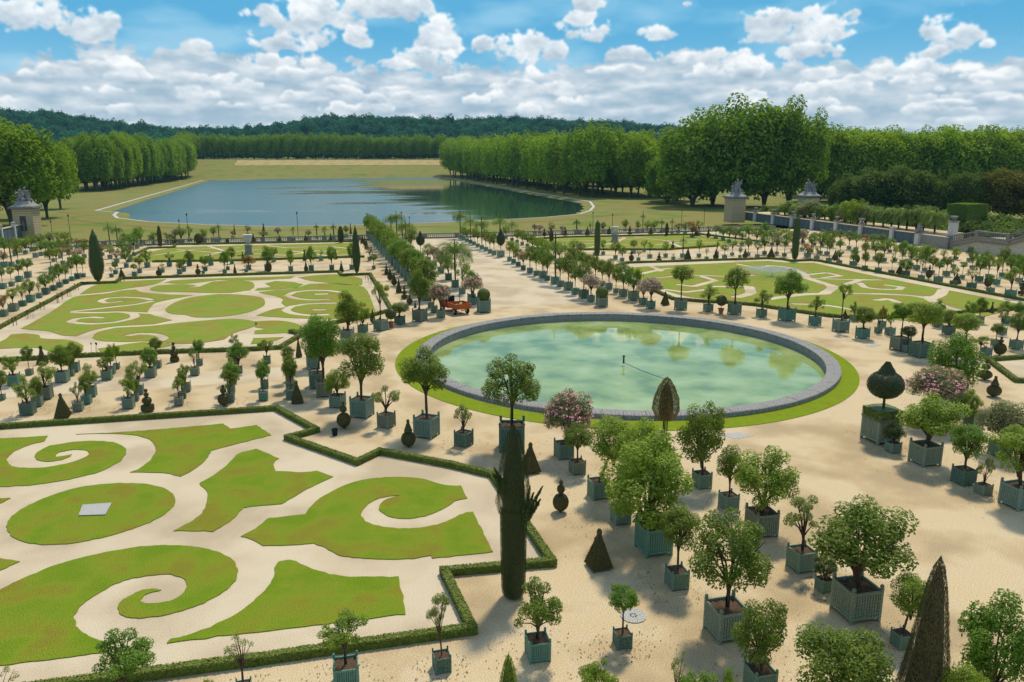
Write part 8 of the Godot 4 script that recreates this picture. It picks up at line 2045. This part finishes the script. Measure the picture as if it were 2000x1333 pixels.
func terrace_plant(x: float, y: float, z: float, h: float, w: float, kind: String, i: int, label: String):
	rng.seed = 31000 + i
	if kind == "palm":
		terrace_palm(x, y, z, h, w, i, label)
		return
	var o := thing("shrub", Vector3(x, y, z), 0.0, label, "shrub", "shrubs on the terrace")
	var sh: Array = SHAPE[kind]
	var v: Dictionary = L[sh[0]][i % 4]
	var k := Vector3(w, h * 0.56, w)
	part("branches", v.limbs, M.bark, o, Vector3(0, h * 0.5, 0), k, i * 1.3)
	part("crown", v[1], M[sh[1]], o, Vector3(0, h * 0.5, 0), k, i * 1.3)
func terrace_palm(x: float, y: float, z: float, h: float, w: float, i: int, label: String):
	var o := thing("palm_tree", Vector3(x, y, z), 0.0, label, "palm", "palms on the terrace")
	part("trunk", L.trunk, M.bark, o, Vector3.ZERO, Vector3(0.2, h * 0.6, 0.2))
	part("fronds", L.palm[i % 3], M.palm, o, Vector3(0, h * 0.66, 0), Vector3(w, w * 0.95, w), i * 1.7)
func crown_bush(x: float, z: float, w: float, h: float, label: String):
	var o := thing("hedge_block", Vector3(x, 0, z), 0.4, label, "hedge")
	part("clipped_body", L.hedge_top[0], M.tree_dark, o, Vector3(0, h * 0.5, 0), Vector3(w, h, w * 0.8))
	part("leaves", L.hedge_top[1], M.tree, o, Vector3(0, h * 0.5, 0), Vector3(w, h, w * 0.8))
func far_statue(p: Vector3, h: float):
	var o := thing("rider_statue", p, 0.0, "small white rider statue on a pedestal at the head of the lake", "statue")
	var g := Geo.new()
	g.box(Vector3(0, h * 0.22, 0), Vector3(h * 0.45, h * 0.44, h * 0.35))
	part("pedestal", g.mesh(), M.white_stone, o)
	g = Geo.new()
	var k := h * 0.56
	var y := h * 0.44
	g.tube([Vector3(-0.25 * k, y + 0.35 * k, 0), Vector3(0.0, y + 0.42 * k, 0), Vector3(0.2 * k, y + 0.5 * k, 0), Vector3(0.32 * k, y + 0.72 * k, 0), Vector3(0.42 * k, y + 0.66 * k, 0)], [0.10 * k, 0.14 * k, 0.13 * k, 0.07 * k, 0.04 * k], 8)
	for q in [[-0.22, -0.28], [-0.14, -0.2], [0.2, 0.3], [0.16, 0.42]]:
		g.tube([Vector3(q[0] * k, y + 0.38 * k, 0.05 * k), Vector3(q[1] * k, y + 0.2 * k, 0.05 * k), Vector3(q[1] * k, y, 0.05 * k)], [0.06 * k, 0.04 * k, 0.03 * k], 5)
	g.tube([Vector3(0, y + 0.5 * k, 0), Vector3(-0.02 * k, y + 0.8 * k, 0), Vector3(0, y + 0.86 * k, 0)], [0.10 * k, 0.09 * k, 0.04 * k], 7)
	g.ball(Vector3(0, y + 0.93 * k, 0), Vector3.ONE * 0.06 * k, 7, 5)
	part("rider_and_horse", g.mesh(), M.white_stone, o)
func tall_cypress(x: float, z: float, w: float, h: float):
	var o := thing("cypress", Vector3(x, 0, z), 0.0, "tall clipped cypress with shaggy top and side branch inside the hedge", "cypress")
	part("trunk", L.post, M.bark, o, Vector3.ZERO, Vector3(w * 0.13, h * 0.3, w * 0.13))
	var q := column(701, [[0.0, 0.012], [0.34, 0.015], [0.44, 0.04], [0.46, 0.15], [0.5, 0.52], [0.0, 0.53]], 15000, 0.018, 0.06)
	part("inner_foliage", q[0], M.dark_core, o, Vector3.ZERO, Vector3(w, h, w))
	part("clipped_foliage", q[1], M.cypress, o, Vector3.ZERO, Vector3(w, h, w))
	q = column(702, [[0.0, 0.45], [0.50, 0.5], [0.56, 0.57], [0.54, 0.66], [0.46, 0.76], [0.34, 0.86], [0.18, 0.95], [0.0, 1.0]], 18000, 0.017, 0.34)
	part("inner_foliage", q[0], M.dark_core, o, Vector3.ZERO, Vector3(w * 0.86, h, w * 0.86))
	part("shaggy_foliage", q[1], M.cypress, o, Vector3.ZERO, Vector3(w, h, w))
	rng.seed = 703
	for e in [[0.48, 0.44, 0.34, 0.75], [-0.38, 0.60, 0.17, 0.45]]:      # plumes that escaped the shears
		var g := Geo.new()
		g.flat = true
		for k in 7:
			var a := Vector3(e[0] * w * 0.8, h * e[1] + rng.randf_range(0, 0.05) * h, rng.randf_range(-0.2, 0.3) * w)
			var b := a + Vector3(signf(e[0]) * rng.randf_range(0.15, e[3]) * w, h * e[2] * rng.randf_range(0.35, 0.75), rng.randf_range(-0.25, 0.25) * w)
			for i in 700:
				var s := rng.randf()
				var p := a.lerp(b, s) + dir() * w * 0.16 * (1.15 - s) * rng.randf()
				var t := ((b - a).normalized() + dir() * 0.6).normalized()
				g.leaf(p, t, t.cross(dir()).normalized(), 0.085 * rng.randf_range(0.6, 1.3), 0.035, tint(1.2))
		part("side_branch", g.mesh(), M.cypress, o)
func conifer(x: float, z: float, w: float, h: float, called: String, label: String):
	var o := thing(called, Vector3(x, 0, z), 0.0, label, "conifer")
	var brown := called == "brown_conifer"
	var q := column(711, [[0.0, 0.01], [0.40, 0.02], [0.43, 0.1], [0.35, 0.32], [0.27, 0.5], [0.205, 0.68], [0.13, 0.86], [0.07, 0.95], [0.0, 1.0]], 34000 if brown else 6000, 0.016 if brown else 0.035, 0.30)
	part("trunk", L.post, M.bark, o, Vector3.ZERO, Vector3(w * 0.08, h * 0.4, w * 0.08))
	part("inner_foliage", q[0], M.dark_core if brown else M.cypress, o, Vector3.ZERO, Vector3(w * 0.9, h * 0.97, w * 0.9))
	part("foliage", q[1], M.conifer if brown else M.bright, o, Vector3.ZERO, Vector3(w, h, w))
func egg_cypress(x: float, z: float, cb: float, ct: float, r: float):
	var o := thing("boxed_cypress", Vector3(x, 0, z), -YAW, "egg shaped brownish conifer on thin stems before the pond", "conifer")
	planter(o, 0.8, 1.0, M.box_green, true)
	for i in 3:
		part("stem", L.trunk, M.bark, o, Vector3(cos(i * 2.1) * 0.1, 0.75, sin(i * 2.1) * 0.1), Vector3(0.035, cb - 0.1, 0.035), i * 2.0)
	var q := column(721, [[0.0, 0.0], [0.36, 0.06], [0.5, 0.28], [0.46, 0.5], [0.30, 0.78], [0.12, 0.95], [0.0, 1.0]], 11000, 0.035, 0.22)
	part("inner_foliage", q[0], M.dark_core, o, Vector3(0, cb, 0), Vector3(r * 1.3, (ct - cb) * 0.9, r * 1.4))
	part("foliage", q[1], M.straw, o, Vector3(0, cb, 0), Vector3(r * 2.0, ct - cb, r * 2.0))
func seedling(p: Vector3, i: int, label: String):
	var o := thing("young_shoots", p, i * 1.1, label, "seedling", "young shoots along the middle lawn")
	var g := Geo.new()
	rng.seed = 500 + i
	for k in 4:
		var b := Vector3(rng.randf_range(-0.3, 0.3), 0, rng.randf_range(-0.3, 0.3))
		g.tube([b, b + Vector3(0.02, 0.35, 0.01), b + Vector3(-0.02, 0.7, 0.03)], [0.018, 0.014, 0.01], 4)
		g.ball(b + Vector3(-0.02, 0.72, 0.03), Vector3(0.05, 0.09, 0.05), 5, 4, Color(0.6, 0.7, 0.5))
	part("shoots", g.mesh(), M.bark, o)
func undergrowth(t0: float, t1: float, u0: float, u1: float, many: int):
	rng.seed = 909
	var mm := MultiMesh.new()
	mm.transform_format = MultiMesh.TRANSFORM_3D
	mm.use_colors = true
	mm.mesh = L.far_tree[1]
	mm.instance_count = many
	for i in many:
		var s := rng.randf_range(1.3, 2.8)
		mm.set_instance_transform(i, Transform3D(Basis(Vector3.UP, rng.randf() * TAU).scaled_local(Vector3(s, s * 0.8, s)), at(rng.randf_range(t0, t1), rng.randf_range(u0, u1), s * 0.4)))
		mm.set_instance_color(i, Color.WHITE * rng.randf_range(0.6, 1.5))
	var o := MultiMeshInstance3D.new()
	o.name = numbered("undergrowth"); o.multimesh = mm; o.material_override = M.tree_dark
	add_child(o)
	tag(o, "dark undergrowth between the terrace planting and the tall wood", "undergrowth", "", "stuff")
func litter(many: int):
	rng.seed = 4242
	var g := Geo.new()
	g.flat = true
	for i in many:
		var q: Array = NEAR[rng.randi() % NEAR.size()]
		var r: float = q[2] * (0.4 + 1.6 * sqrt(rng.randf()))
		var a := rng.randf() * TAU
		var d := dir()
		d.y *= 0.2
		g.leaf(Vector3(q[0] + cos(a) * r, 0.02, q[1] + sin(a) * r), d.normalized(), Vector3(0.2 * d.z, 1, -0.2 * d.x).normalized(), rng.randf_range(0.04, 0.09), rng.randf_range(0.025, 0.045), [Color(0.5, 0.4, 0.3), Color(1, 0.8, 0.5), Color(0.7, 0.9, 0.4), Color(0.35, 0.3, 0.25)][rng.randi() % 4] * rng.randf_range(0.6, 1.2))
	var o := part("fallen_leaves", g.mesh(), M.straw)
	tag(o, "scattered fallen leaves on the gravel under the front trees", "leaf litter", "", "stuff")
